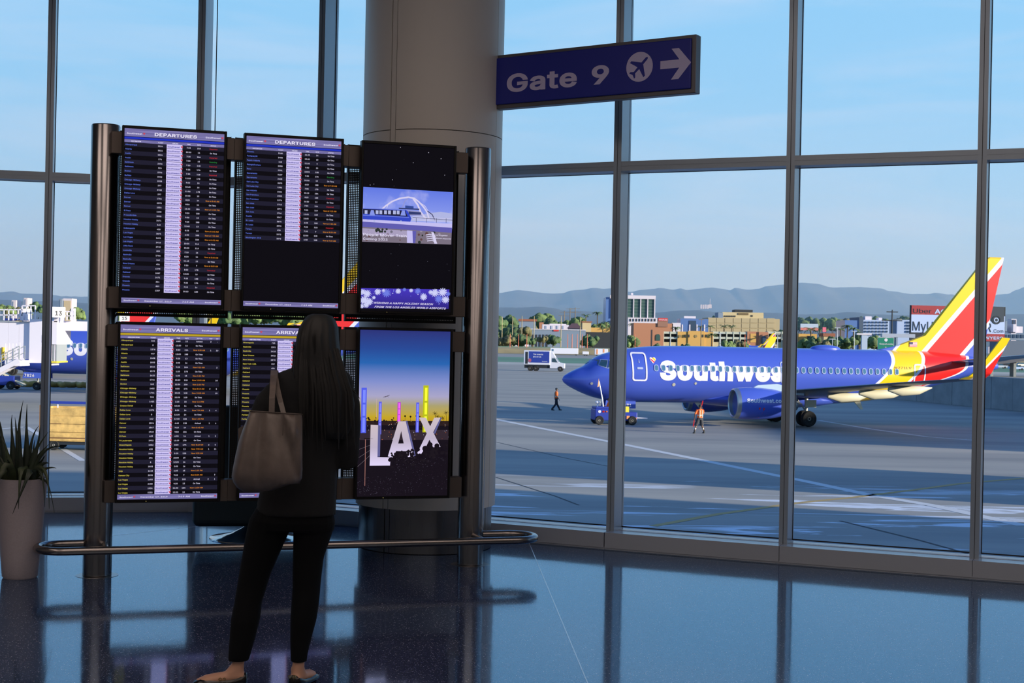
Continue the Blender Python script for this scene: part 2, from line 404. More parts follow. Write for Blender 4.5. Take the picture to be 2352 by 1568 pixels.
for z0, z1 in ((0.32, 3.045), (3.051, CEIL)):
    for a0, a1 in JN:
        arc_panel(0.50, 0.5215, a0, a1, z0, z1, M_colw).build('column_panel', None, colm, smooth=True, angle=0.5)
for a0, a1 in JN: arc_panel(0.47, 0.497, a0, a1, 0.004, 0.36, M_steel_d).build('plinth_panel', None, colm, smooth=True, angle=0.5)
for nm, a0, r0, z0, z1, mm in (('cover_strip', -32.4, 0.5195, .32, CEIL, M_colw), ('cover_strip', -32.4, 0.4955, .004, .36, M_steel_d)):
    arc_panel(r0 - .02, r0, a0, a0 + 4.2, z0, z1, mm, 4).build(nm, None, colm)
MB().lathe([(0.465, 0.0), (0.465, CEIL)], seg=48).build('core', M_gasket, colm, smooth=True, angle=.5)

# ceiling lights of the hall (behind and above the camera)
M_lamp = mat('ceiling_lamp', (255, 232, 218), emit=2.3)
for i, (x, y) in enumerate([(x, y) for y in (-5.5, -2.0, 1.5, 5.0) for x in (-5.4, -1.8, 1.8, 5.4)]):
    t = tag(empty('ceiling_light', (x, y, CEIL)), 'square warm ceiling light panel over the hall', 'ceiling light', 'ceiling lights of the hall')
    part('diffuser', MB().box(-1.1, 1.1, -1.1, 1.1, -0.03, -0.004).mesh('diffuser', M_lamp), t)
    fr = MB()
    for q in ((-1.14, 1.14, -1.14, -1.1), (-1.14, 1.14, 1.1, 1.14), (-1.14, -1.1, -1.1, 1.1), (1.1, 1.14, -1.1, 1.1)): fr.box(*q, -0.04, 0)
    part('frame', fr.mesh('frame', M_alu), t)

# ================================================================== DISPLAY STAND
BO = V((-2.616, 9.162, 0)); BANG = math.radians(17.87)
stand = tag(empty('display_stand', BO, BANG), 'steel stand with two thick posts, bronze crossbars and a low tubular guard rail', 'display stand')
LEN = 2.475
for i, s in enumerate((0, LEN)):
    MB().lathe([(0.086, 0.0), (0.09, 0.004), (0.09, 2.862), (0.086, 2.87), (0.0001, 2.87)], (s, 0, 0), 48).build('post', M_steel, stand, smooth=True, angle=0.5)
    MB().lathe([(0.133, 0.0), (0.132, 0.0015), (0.091, 0.0018)], (s, 0, 0), 40).build('floor_ring', M_steel_d, stand)
for z0, z1 in ((2.68, 2.82), (1.702, 1.84), (1.463, 1.602), (0.474, 0.614)):
    bevel(MB().box(0.03, 2.372, -0.12, -0.02, z0, z1).build('crossbar', M_bronze, stand), 0.003, 1)
    for s in (0.8, 1.55):     # sleeve between neighbouring screens
        bevel(MB().box(s - 0.052, s - 0.004, -0.135, -0.118, z0, z1).build('sleeve', M_bronze, stand), 0.003, 1)
# low guard rail, hairpin ends into the posts
RZ = 0.205; d_ = 0.33; r_ = d_ / 2
pts = [V((0.0, 0, RZ)), V((-0.2, 0, RZ))]
for k in range(1, 12): t = PI * k / 12; pts.append(V((-0.2 - math.sin(t) * r_ * 1.0, -r_ + math.cos(t) * r_, RZ)))
pts += [V((-0.2, -d_, RZ)), V((LEN / 2, -d_ + 0.0, RZ)), V((LEN + 0.24, -d_, RZ))]
for k in range(1, 12): t = PI * k / 12; pts.append(V((LEN + 0.24 + math.sin(t) * r_, -r_ - math.cos(t) * r_, RZ)))
pts += [V((LEN + 0.24, 0, RZ)), V((LEN, 0, RZ))]
MB().tube(pts, 0.0255, 20, up=V((0, 0, 1))).build('guard_rail', M_tube, stand, smooth=True)
for s in (0.04, LEN + 0.0): MB().tube([(s, -0.06, RZ), (s, -d_ + 0.0, RZ)], 0.021, 16).build('rail_stub', M_tube, stand, smooth=True, angle=.6)
# perforated plates behind the screens
def perf_plate(s0, s1, z0, z1, name, holes_top, holes_bot):
    mb = MB(); p = 0.0116; hr = 0.0033; ncol = 9; y = 0.0
    x0 = s0 + 0.012; nrow = int((z1 - z0 - 0.03) / p); zb = z0 + 0.016
    def cell(cx, cz):
        q = [(cx - p / 2, cz - p / 2), (cx + p / 2, cz - p / 2), (cx + p / 2, cz + p / 2), (cx - p / 2, cz + p / 2)]
        oc = [(cx + hr * math.cos(PI / 4 * k - 7 * PI / 8), cz + hr * math.sin(PI / 4 * k - 7 * PI / 8)) for k in range(8)]
        # oc[0],oc[1] bottom side ... ordered counter-clockwise from the lower left corner
        vs = [(a, y, b) for a, b in q + oc]
        fs = [(0, 1, 6, 5), (1, 2, 8, 7), (2, 3, 10, 9), (3, 0, 4, 11), (0, 5, 4), (1, 7, 6), (2, 9, 8), (3, 11, 10)]
        mb.add(vs, fs)
    for r in range(nrow):
        for c in range(ncol):
            if holes_bot and 0 < r < 4: mb.add([(x0 + p * c, y, zb + p * r), (x0 + p * (c + 1), y, zb + p * r), (x0 + p * (c + 1), y, zb + p * (r + 1)), (x0 + p * c, y, zb + p * (r + 1))], [(0, 1, 2, 3)])
            else: cell(x0 + p * (c + .5), zb + p * (r + .5))
    xr = x0 + ncol * p; zt = zb + nrow * p
    ncr = int((s1 - 0.012 - xr) / p); xe = xr + ncr * p
    rows = []
    if holes_bot: rows += [0]
    if holes_top: rows += [nrow - 1]
    for r in rows:
        for c in range(ncr): cell(xr + p * (c + .5), zb + p * (r + .5))
    def q(a, b, c, d): mb.add([(a, y, c), (b, y, c), (b, y, d), (a, y, d)], [(0, 1, 2, 3)])
    q(xr, xe, zb + (p if holes_bot else 0), zt - (p if holes_top else 0))
    q(s0, x0, z0, z1); q(xe, s1, z0, z1); q(x0, xe, z0, zb); q(x0, xe, zt, z1)
    # folded edges give the plate its depth
    mb.box(s0, s0 + 0.003, -0.02, 0.03, z0, z1); mb.box(s1 - 0.003, s1, -0.02, 0.03, z0, z1); mb.box(s0, s1, 0, 0.03, z0, z0 + .003); mb.box(s0, s1, 0, 0.03, z1 - .003, z1)
    return mb.build(name, M_matblack, stand)
for s0, s1 in ((0.045, 0.789), (0.817, 1.541), (1.565, 2.333)):
    perf_plate(s0, s1, 1.657, 2.842, 'perforated_plate', False, True)
    perf_plate(s0, s1, 0.47, 1.619, 'perforated_plate', True, False)

# ------------------------------------------------------------------ screens
SW, SH = 0.648, 1.138
def EM(name, c, k=1.0): return mat('screen_' + name, c, emit=k)
E_bg = EM('black', (9, 8, 16)); E_row = EM('row', (30, 29, 47)); E_wh = EM('white', (226, 220, 246)); E_bl = EM('city_blue', (104, 128, 240)); E_ye = EM('city_yellow', (222, 206, 84))
E_tag = EM('tag', (206, 196, 244)); E_tb = EM('tag_blue', (44, 44, 150)); E_red = EM('red', (186, 44, 52)); E_or = EM('orange', (226, 140, 44)); E_gr = EM('green', (40, 128, 60))
E_line = EM('blue_line', (34, 52, 190)); E_gold = EM('gold_line', (186, 158, 40)); E_shadow = EM('shadow', (40, 36, 72)); E_heart = EM('heart', (196, 70, 90))
def hdr_mat():
    m = bpy.data.materials.new('screen_header'); m.use_nodes = True; nt = m.node_tree; b = nt.nodes['Principled BSDF']
    b.inputs['Base Color'].default_value = (0.01, 0.01, 0.01, 1); t = N(nt, 'ShaderNodeTexCoord'); mpn = N(nt, 'ShaderNodeMapping'); mpn.inputs['Scale'].default_value = (4, 1, 160)
    n = N(nt, 'ShaderNodeTexNoise', ins={'Scale': 1.0, 'Detail': 2.0}); nt.links.new(t.outputs['Object'], mpn.inputs[0]); nt.links.new(mpn.outputs[0], n.inputs['Vector'])
    r = ramp(nt, [(0.3, rgb((92, 88, 142))), (0.7, rgb((134, 128, 184)))]); nt.links.new(n.outputs['Fac'], r.inputs[0]); nt.links.new(r.outputs[0], b.inputs['Emission Color']); b.inputs['Emission Strength'].default_value = 1.0
    return m
E_hdr = hdr_mat()
AW, AH = SW - 0.031, SH - 0.037
def monitor(s, zc, label):
    """a thing: bezel, back cover, screen; returns (root, screen part, place function)"""
    base = BO + V((math.cos(BANG) * s + math.sin(BANG) * 0.14, math.sin(BANG) * s - math.cos(BANG) * 0.14, zc - SH / 2))
    root = tag(empty('display_monitor', base, BANG), label, 'monitor')
    fr = MB(); by = 0.0165
    fr.box(0, 0.014, -0.062, 0, 0, SH).box(SW - 0.017, SW, -0.062, 0, 0, SH).box(0.014, SW - 0.017, -0.062, 0, 0, 0.0185).box(0.014, SW - 0.017, -0.062, 0, SH - 0.0185, SH)
    bevel(fr.build('bezel', M_black, root), 0.002, 1)
    MB().box(0.012, SW - 0.015, -0.05, 0, 0.015, SH - 0.015).build('back_cover', M_matblack, root)
    scn = MB().box(0.014, SW - 0.017, -0.056, -0.05, 0.0185, SH - 0.0185).build('screen', E_bg, root)
    led = MB().ell((0.19, -0.0625, 0.009), 0.0014, 0.001, 0.0014, 8, 6).build('power_light', mat('led', (235, 220, 120), emit=2.0), root)
    cnt = [0]
    def pl(lay):
        return lambda u, v: V((0.014 + u * AW, -0.0565 - lay * 0.0005, SH - 0.0185 - v * AH))
    return root, scn, pl
def rect(mb, pl, u0, u1, v0, v1, m): mb.add([pl(u0, v0), pl(u1, v0), pl(u1, v1), pl(u0, v1)], [(0, 1, 2, 3)], m)
def tx(mb, pl, st, u, v, h, m, align='C', bold=0.0, shear=0.0, width=None, res=1, wide=1.0):
    """u,v fractions of the screen; v = vertical centre of the capitals; h in metres"""
    def place(x, y): return pl(x / AW, v + (h / 2 - y) / AH)
    put_text(mb, st, u * AW, 0.0, h, m, place, align, bold, shear, res, width, wide)
CT = {'D': 'Departed', 'O': 'On Time', 'B': 'Boarding', 'C': 'Canceled', 'A': 'Arrived'}
CC = {'D': E_red, 'O': E_wh, 'B': E_gr, 'C': E_red, 'A': E_wh}
def logo(mb, pl, u, v, h, m, res=1, align='L', width=0.098):
    tx(mb, pl, 'Southwest', u, v, h, m, 'L', 0.022, 0, width, res)
    x = u + width / AW + 0.008
    p = lambda a, b: pl(x + a * h * 1.1 / AW, v + b * h * 1.1 / AH)
    mb.add([p(0, 0), p(0.5, 0.55), p(1, 0), p(1, -0.35), p(.72, -.5), p(.5, -.28), p(.28, -.5), p(0, -.35)], [(0, 1, 4, 5), (1, 2, 3, 4), (0, 5, 6, 7)], E_heart)
def flight_board(root, scn, pl, title, rows, cols, first, pitch, line, citycol, titles, foot):
    def sub(mb, name): 
        o = mb.build(name, None, scn); return o
    for nm, v0, v1 in (('header_band', 0.0, 0.0445), ('title_band', 0.062, 0.0795), ('footer_band', foot, foot + 0.028)):
        a = MB(); rect(a, pl(1), 0, 1, v0, v1, E_hdr); sub(a, nm)
    a = MB(); rect(a, pl(1), 0, 1, 0.0475, 0.0595, line); sub(a, 'coloured_line')
    a = MB()
    for i in range(len(rows) if len(rows) > 30 or rows[0][0] != 'Phoenix' else 21):
        if i % 2 == 0: rect(a, pl(1), 0.0, 1, first + pitch * (i - 0.5), first + pitch * (i + 0.5), E_row)
    tag(sub(a, 'row_shading'), kind='stuff')
    a = MB(); tx(a, pl(2), title, 0.513, 0.0248, 0.0262, E_shadow, 'C', 0.035, 0, 0.262 if title[0] == 'D' else 0.2, 3)
    tx(a, pl(3), title, 0.510, 0.0228, 0.0262, E_wh, 'C', 0.035, 0, 0.262 if title[0] == 'D' else 0.2, 3); sub(a, 'title')
    for u, v, h_, w_ in ((0.022, 0.026, 0.0125, 0.094), (0.81, 0.024, 0.0125, 0.094), (0.022, foot + 0.0135, 0.0105, 0.08), (0.835, foot + 0.0135, 0.0105, 0.08)):
        a = MB(); logo(a, pl(2), u, v, h_, E_wh, 2, width=w_); sub(a, 'airline_logo')
    a = MB(); tx(a, pl(2), 'December 17, 2019', 0.365, foot + 0.014, 0.0125, E_wh, 'C', 0.012, 0, 0.165, 2); sub(a, 'date'); a = MB(); tx(a, pl(2), '7:19 AM', 0.665, foot + 0.014, 0.0125, E_wh, 'C', 0.012, 0, 0.072, 2); sub(a, 'clock_time')
    for st, u in titles: a = MB(); tx(a, pl(2), st, u, 0.0705, 0.0085, E_wh, 'C', 0.03); sub(a, 'column_title')
    tags, cities, nums, stats, tms, gts, bgs = MB(), MB(), MB(), MB(), MB(), MB(), MB()
    for i, r in enumerate(rows):
        v = first + pitch * i
        tx(cities, pl(2), r[0], 0.010, v, 0.0122, citycol, 'L', 0.006)
        if len(r) > 1: tx(nums, pl(2), r[1], cols['f'], v, 0.0122, E_wh, 'C', 0.008, width=None)
        rect(tags, pl(2), cols['t0'], cols['t1'], v - pitch * 0.465, v + pitch * 0.465, E_tag)
        logo(tags, pl(3), cols['t0'] + 0.008, v, 0.0118, E_tb, 1, width=(cols['t1'] - cols['t0']) * AW * 0.80)
        if len(r) > 2:
            tx(tms, pl(2), r[2], cols['m'], v, 0.0122, E_wh, 'C', 0.008); tx(gts, pl(2), r[3], cols['g'], v, 0.0122, E_wh, 'C', 0.008)
            st = r[4]; tx(stats, pl(2), CT.get(st, 'Now ' + st), cols['s'], v, 0.0122, CC.get(st, E_or), 'C', 0.008, width=None, wide=0.95)
            for k, cu in ((5, 'b'), (6, 'w')):
                if len(r) > k and r[k]: tx(bgs, pl(2), r[k], cols[cu], v, 0.0122, E_wh, 'C', 0.008)
    for mb_, nm in ((tags, 'airline_tag_column'), (cities, 'city_column'), (nums, 'flight_number_column'), (stats, 'status_column'), (tms, 'time_column'), (gts, 'gate_column'), (bgs, 'baggage_column')):
        if mb_.v: tag(sub(mb_, nm), kind='stuff')
    # clock of the row order is the photograph's
D1 = """Albuquerque|1824|7:15|18A|D
Atlanta|3821|10:00|14|O
Austin|1824|7:15|18A|D
Austin|176|7:20|15|B
Baltimore|2596|7:20|11B|D
Baltimore|324|9:35|17A|O
Boston|2596|7:20|11B|D
Buffalo|3932|11:55|17B|O
Chicago-Midway|2058|9:00|15|O
Chicago-Midway|297|10:45|15|O
Chicago-Midway|3932|11:55|17B|O
Dallas Love|297|10:45|15|O
Denver|1706|8:20|14|at 8:40 AM
Denver|2370|8:50|16|O
Denver|1036|11:40|18A|at 12:05 PM
El Paso|1400|9:30|11B|O
Ft Lauderdale|2058|9:00|15|O
Houston Hobby|2471|9:25|18B|O
Houston Hobby|343|11:45|13|O
Indianapolis|430|8:35|13|at 8:40 AM
Las Vegas|3875|6:50|18B|at 7:30 AM
Las Vegas|1651|7:50|18A|at 8:30 AM
Las Vegas|1910|10:35|11A|O
Little Rock|1910|10:35|11A|O
Louisville|859|7:10|16|D
Nashville|1706|8:20|14|at 8:40 AM
Nashville|343|11:45|13|O
New Orleans|456|7:30|9|at 8:00 AM
Oakland|1378|8:55|17B|C
Oakland|1067|10:05|16|O
Orlando|2471|9:25|18B|O
Orlando|324|9:35|17A|O
Phoenix|859|7:10|16|D
Phoenix|1307|10:10|12B|O"""
D2 = """Phoenix|3180|11:25|14|O
Portland,OR|2408|10:00|13|O
Puerto Vallarta|110|11:20|9|O
Raleigh/Durham|2058|9:00|15|O
Reno|2391|10:55|18B|O
Sacramento|5107|7:35|17A|B
Sacramento|2408|10:00|13|O
Salt Lake City|3875|6:50|18B|at 7:30 AM
Salt Lake City|1552|7:55|17B|O
San Antonio|2064|10:15|18A|O
San Francisco|2555|8:25|12B|C
San Francisco|1276|10:30|13|O
San Jose|1715|7:15|11A|D
San Jose|1391|9:05|11A|at 9:15 AM
San Jose|1744|11:05|11B|O
Seattle|1067|10:05|16|O
St. Louis|3875|6:50|18B|at 7:30 AM
St. Louis|2596|7:20|11B|D
Tampa|456|7:30|9|at 8:00 AM
Tucson|1572|12:00|12B|O
Washington-DCA|3875|6:50|18B|at 7:30 AM"""
A1 = """Albuquerque|364|6:45|15|A|2|-
Albuquerque|8|12:20|14|O
Atlanta|1378|8:20|11A|8:30 AM|1|10
Atlanta|997|12:05|18B|O
Austin|2408|9:20|13|O
Austin|2855|2:05|16|O
Baltimore|2064|9:20|18A|9:10 AM||3
Baltimore|2373|1:20|17B|O
Baltimore|1615|1:25|15|1:15 PM
Boston|1744|10:25|11B|10:05 AM||10
Boston|162|12:30|18A|1:00 PM
Chicago-Midway|1482|8:50|17A|8:10 AM|2|5
Chicago-Midway|1744|10:25|11B|10:05 AM||10
Chicago-Midway|725|12:50|11B|O
Chicago-Midway|1615|1:25|15|1:15 PM
Corpus Christi|8|12:20|14|O
Dallas Love|2370|8:00|16|7:50 AM|1|4
Dallas Love|8|12:20|14|O
Dallas Love|162|12:30|18A|1:00 PM
Denver|2596|6:45|11B|A|1|6
Denver|1567|9:10|14|8:45 AM
Denver|1910|9:50|11A|O
El Paso|609|6:35|16|A|1|2
Ft Lauderdale|3932|11:10|17B|O
Grand Rapids|1482|8:50|17A|8:10 AM|2|5
Houston Hobby|430|7:50|13|7:55 AM|1|11
Houston Hobby|1866|9:25|12B|9:35 AM
Houston Hobby|296|10:00|15|O
Houston Hobby|8|12:20|14|O
Houston Hobby|2855|2:05|16|O
Islip|1615|1:25|15|1:15 PM
Kansas City|3090|9:10|9|8:55 AM||3
Las Vegas|1650|7:15|18B|A|2|1
Las Vegas|2408|9:20|13|O
Las Vegas|1036|11:00|18A|11:30 AM
Las Vegas|3333|12:25|13|O"""
A2 = ['Minneapolis|725', 'Nashville|1391', 'Nashville|2428', 'New Orleans|3932', 'New Orleans|2373', 'New York-LGA|997', 'Oakland|456'] + ['Oakland'] * 4 + ['Phoenix'] * 5 + ['Pittsburgh', 'Portland,OR', 'Portland,OR'] + [''] * 17
rowsof = lambda s: [r.split('|') for r in (s.split('\n') if isinstance(s, str) else s)]
dc = dict(f=0.356, t0=0.42, t1=0.577, m=0.64, g=0.745, s=0.892)
ac = dict(f=0.323, t0=0.368, t1=0.525, m=0.577, g=0.659, s=0.788, b=0.905, w=0.971)
dt = (('DESTINATION', .115), ('FLIGHT', .36), ('AIRLINE', .505), ('TIME', .64), ('GATE', .745), ('STATUS', .89))
at_ = (('ARRIVING FROM', .13), ('FLIGHT', .325), ('AIRLINE', .46), ('TIME', .575), ('GATE', .66), ('STATUS', .79), ('BAG', .905), ('WC', .97))
ZU, ZL = 2.281, 1.05
flight_board(*monitor(0.092, ZU, 'departures screen full of rows, upper left of the six screens'), 'DEPARTURES', rowsof(D1), dc, 0.090, 0.0251, E_line, E_bl, dt, 0.965)
flight_board(*monitor(0.85, ZU, 'departures screen with its lower part black, upper middle of the six screens'), 'DEPARTURES', rowsof(D2), dc, 0.090, 0.0251, E_line, E_bl, dt, 0.965)
flight_board(*monitor(0.092, ZL, 'arrivals screen full of rows, lower left of the six screens'), 'ARRIVALS', rowsof(A1), ac, 0.088, 0.02485, E_gold, E_ye, at_, 0.969)
flight_board(*monitor(0.85, ZL, 'arrivals screen half hidden behind the standing woman'), 'ARRIVALS', rowsof(A2), ac, 0.088, 0.02485, E_gold, E_ye, at_, 0.969)

# --- picture screens
def grad_mat(name, stops, axis='Z', noise_amt=0.0):
    m = bpy.data.materials.new(name); m.use_nodes = True; nt = m.node_tree; b = nt.nodes['Principled BSDF']; b.inputs['Base Color'].default_value = (0.01, 0.01, 0.01, 1)
    t = N(nt, 'ShaderNodeTexCoord'); s = N(nt, 'ShaderNodeSeparateXYZ'); nt.links.new(t.outputs['Generated'], s.inputs[0])
    r = ramp(nt, [(p, rgb(c)) for p, c in stops]); nt.links.new(s.outputs[axis], r.inputs[0]); src = r.outputs[0]
    if noise_amt:
        n = N(nt, 'ShaderNodeTexNoise', ins={'Scale': 9.0, 'Detail': 4.0}); nt.links.new(t.outputs['Object'], n.inputs['Vector'])
        rr = ramp(nt, [(0.5, (0, 0, 0, 1)), (0.8, (noise_amt, noise_amt, noise_amt, 1))]); nt.links.new(n.outputs['Fac'], rr.inputs[0])
        mx = N(nt, 'ShaderNodeMix', data_type='RGBA'); nt.links.new(rr.outputs[0], mx.inputs[0]); nt.links.new(src, mx.inputs[6]); mx.inputs[7].default_value = rgb((226, 222, 250)); src = mx.outputs[2]
    nt.links.new(src, b.inputs['Emission Color']); b.inputs['Emission Strength'].default_value = 1.0; return m
def polyshape(mb, pl, pts, m): mb.add([pl(u, v) for u, v in pts], [tuple(range(len(pts)))], m)
def disc(mb, pl, u, v, r, m, n=10): mb.add([pl(u + r * math.cos(2 * PI * k / n) / AW, v + r * math.sin(2 * PI * k / n) / AH) for k in range(n)], [tuple(range(n))], m)
def stroke(mb, pl, pts, wd, m):
    for (u0, v0), (u1, v1) in zip(pts, pts[1:]):
        a = V((u0 * AW, v0 * AH)); b = V((u1 * AW, v1 * AH)); d = b - a
        if d.length < 1e-7: continue
        d.normalize(); n = V((-d.y, d.x)) * wd / 2
        mb.add([pl(p.x / AW, p.y / AH) for p in (a - n - d * wd * .2, b - n + d * wd * .2, b + n + d * wd * .2, a + n - d * wd * .2)], [(0, 1, 2, 3)], m)
# people mover screen: u = (x-198)/735, v = (y-92)/1390 in the photograph's close view
root, scn, pl = monitor(1.618, ZU, 'black screen with a picture of a people mover train, upper right')
def U(x): return (x - 196) / 735.0
def Vv(x, y): return (y - 92 - (x - 196) * 0.036) / 1388.0
def PT(*q): return [(U(x), Vv(x, y)) for x, y in q]
a = MB()
for x, y, r in ((490, 120, 3), (720, 158, 3.6), (824, 207, 3.2), (596, 246, 2.6), (521, 219, 1.6), (460, 308, 2), (857, 345, 2.8), (430, 393, 3), (281, 432, 2.6), (252, 440, 2.8), (445, 445, 2.2), (431, 1012, 3), (730, 1075, 3), (490, 1111, 2.4), (262, 1153, 2.4), (891, 1097, 2.2), (909, 1153, 2.4), (482, 1223, 2.2), (498, 938, 2)):
    disc(a, pl(2), U(x), Vv(x, y), r * 0.0008, EM('star_hi', (190, 188, 205)) if r > 2.5 and y < 800 else EM('star_lo', (96, 96, 112)))
tag(a.build('snow_dots', None, scn), kind='stuff')
a = MB(); polyshape(a, pl(2), PT((198, 456), (930, 488), (927, 800), (196, 750)), None); a.build('picture_sky', grad_mat('picture_sky', [(0, (150, 165, 240)), (1, (92, 118, 226))], 'Z', 0.5), scn)
a = MB(); E_w2 = EM('arch_white', (214, 208, 240)); E_w3 = EM('arch_shade', (150, 150, 200)); E_trk = EM('track', (196, 190, 240)); E_trs = EM('track_side', (96, 92, 176))
polyshape(a, pl(3), PT((560, 705), (760, 665), (830, 655), (927, 670), (927, 740), (560, 735)), EM('city_pale', (176, 182, 226)))
arch = [(350, 640), (385, 608), (430, 575), (490, 548), (560, 536), (610, 545), (650, 575), (690, 620), (720, 665), (735, 720)]
stroke(a, pl(4), PT(*arch), 0.010, E_w2); stroke(a, pl(4), PT((388, 632), (400, 600), (445, 570), (510, 548), (560, 542)), 0.004, E_w2)
stroke(a, pl(4), PT((600, 545), (640, 600), (665, 660), (700, 705), (715, 718)), 0.012, E_w2); stroke(a, pl(4), PT((560, 545), (535, 570), (520, 610), (510, 628)), 0.004, E_w3)
stroke(a, pl(4), PT((650, 575), (700, 610), (725, 650)), 0.004, E_w2); stroke(a, pl(4), PT((720, 650), (760, 680), (782, 725)), 0.006, EM('arch_dark', (70, 72, 110)))
polyshape(a, pl(5), PT((485, 625), (655, 632), (652, 642), (487, 637)), EM('deck_dark', (50, 60, 110))); polyshape(a, pl(5), PT((538, 606), (606, 612), (606, 634), (538, 628)), EM('deck_blue', (52, 74, 150)))
polyshape(a, pl(4), PT((545, 642), (660, 655), (690, 690), (560, 690)), E_w3); polyshape(a, pl(5), PT((565, 655), (668, 662), (668, 682), (570, 682)), EM('deck_dark', (50, 60, 110)))
for y in (700, 714, 726): stroke(a, pl(5), PT((600, y), (925, y + 14)), 0.0022, E_w2)
stroke(a, pl(6), PT((600, 706), (927, 726)), 0.003, EM('rail_dark', (64, 66, 96)))
for x in (630, 712, 795, 876): stroke(a, pl(6), PT((x, 712), (x, 748)), 0.003, EM('rail_dark', (64, 66, 96)))
tag(a.build('picture_arch_building', None, scn), kind='stuff')
a = MB(); E_tr = EM('train_blue', (52, 72, 196)); E_trl = EM('train_light', (134, 150, 232)); E_wd = EM('train_window', (34, 36, 66)); E_wl = EM('window_light', (176, 184, 226))
polyshape(a, pl(6), PT((198, 632), (540, 640), (560, 655), (590, 715), (580, 748), (235, 735), (198, 725)), E_tr)
polyshape(a, pl(7), PT((198, 640), (538, 650), (560, 700), (198, 680)), E_wd)
for x in (212, 300, 330, 368, 400, 440, 470): polyshape(a, pl(8), PT((x, 650), (x + 22, 651), (x + 22, 682), (x, 681)), E_wl)
for x in (262, 512): polyshape(a, pl(8), PT((x, 648), (x + 22, 649), (x + 32, 692), (x - 12, 690)), E_trl)
stroke(a, pl(8), PT((198, 692), (570, 706)), 0.003, E_trl); stroke(a, pl(8), PT((198, 636), (540, 643)), 0.003, E_trl)
for x in (290, 505): disc(a, pl(8), U(x), Vv(x, 740), 0.006, E_wl)
tag(a.build('picture_train', None, scn), kind='stuff')
a = MB(); polyshape(a, pl(6), PT((196, 725), (926, 757), (926, 790), (196, 745)), E_trk); polyshape(a, pl(6), PT((196, 745), (926, 790), (924, 832), (196, 788)), E_trs)
polyshape(a, pl(3), PT((196, 786), (924, 830), (922, 932), (196, 912)), EM('ground', (122, 112, 128)))
polyshape(a, pl(4), PT((196, 800), (560, 818), (560, 870), (196, 850)), EM('pave', (168, 158, 190)))
for k in range(26):
    x = random.uniform(200, 910); y = random.uniform(812, 915); r = random.uniform(.004, .012); disc(a, pl(4), U(x), Vv(x, y), r, EM('bush%d' % (k % 3), [(44, 52, 48), (98, 70, 70), (150, 140, 160)][k % 3]), 7)
for k in range(14):
    x = 350 + random.uniform(-45, 45); y = 810 + random.uniform(-8, 20); disc(a, pl(5), U(x), Vv(x, y), .008, EM('bush0', (44, 52, 48)), 7)
polyshape(a, pl(6), PT((556, 815), (632, 820), (626, 922), (558, 920)), E_trk); polyshape(a, pl(7), PT((600, 818), (632, 820), (626, 922), (606, 922)), E_trs)
polyshape(a, pl(6), PT((755, 828), (776, 830), (806, 925), (782, 925)), E_w2)
for k in range(4): stroke(a, pl(6), PT((712 + k * 4, 852 + k * 17), (745 + k * 6, 846 + k * 17), (790, 866 + k * 15)), 0.006, E_w2)
tag(a.build('picture_track', None, scn), kind='stuff')
a = MB()
tx(a, pl(9), 'People Mover Train', U(203), Vv(203, 846), 0.0235, E_wh, 'L', 0.012, 0, 0.295, 3); a.build('picture_caption', None, scn); a = MB(); tx(a, pl(9), 'Coming 2023', U(203), Vv(203, 883), 0.020, E_wh, 'L', 0.01, 0, 0.165, 3)
a.build('picture_caption', None, scn); a = MB(); tx(a, pl(9), 'Los Angeles', U(782), Vv(782, 850), 0.0125, E_wh, 'L', 0.01, 0.35, 0.09, 2); a.build('picture_credit', None, scn); a = MB(); tx(a, pl(9), 'World Airports', U(790), Vv(790, 877), 0.0125, E_wh, 'L', 0.01, 0.35, 0.108, 2)
a.build('picture_credit', None, scn)
a = MB(); polyshape(a, pl(2), PT((186, 1298), (915, 1312), (912, 1478), (184, 1465)), None); a.build('holiday_banner', grad_mat('banner', [(0, (36, 26, 120)), (1, (66, 50, 190))], 'Z'), scn)
a = MB(); E_fl = EM('flake', (206, 208, 248)); E_fl2 = EM('flake_blue', (110, 124, 226))
rf = random.Random(3)
def flake(x, y, r, m, lay=4):
    for k in range(6):
        t = PI * k / 6; stroke(a, pl(lay), PT((x - r * math.cos(t), y - r * math.sin(t)), (x + r * math.cos(t), y + r * math.sin(t))), r * 0.00018, m)
    for k in range(6):
        t = PI * k / 3; disc(a, pl(lay), U(x + r * .62 * math.cos(t)), Vv(x, y + r * .62 * math.sin(t)), r * .00016, m, 6)
for x, y, r in ((210, 1330, 24), (245, 1345, 30), (222, 1400, 36), (262, 1412, 30), (205, 1448, 18), (300, 1378, 14), (330, 1330, 26), (400, 1340, 34), (378, 1320, 16), (495, 1325, 22), (545, 1312, 14), (600, 1320, 16), (655, 1325, 24), (703, 1374, 28), (760, 1335, 18), (795, 1340, 32), (860, 1335, 34), (828, 1392, 32), (884, 1400, 30), (905, 1350, 18), (240, 1440, 22)): flake(x, y, r, E_fl if rf.random() < .7 else E_fl2)
for k in range(60):
    x = rf.choice([rf.uniform(190, 300), rf.uniform(300, 900), rf.uniform(760, 910)]); y = rf.uniform(1308, 1370 if 300 < x < 760 else 1440); disc(a, pl(3), U(x), Vv(x, y), rf.uniform(.0012, .004), E_fl if k % 2 else E_fl2, 6)
tag(a.build('snowflakes', None, scn), kind='stuff')
a = MB(); tx(a, pl(8), 'WISHING A HAPPY HOLIDAY SEASON', U(300), Vv(300, 1417), 0.017, E_wh, 'L', 0.015, 0.3, 0.405, 3); tx(a, pl(8), 'FROM THE LOS ANGELES WORLD AIRPORTS', U(305), Vv(305, 1450), 0.017, E_wh, 'L', 0.015, 0.3, 0.49, 3)
a.build('holiday_greeting', None, scn)
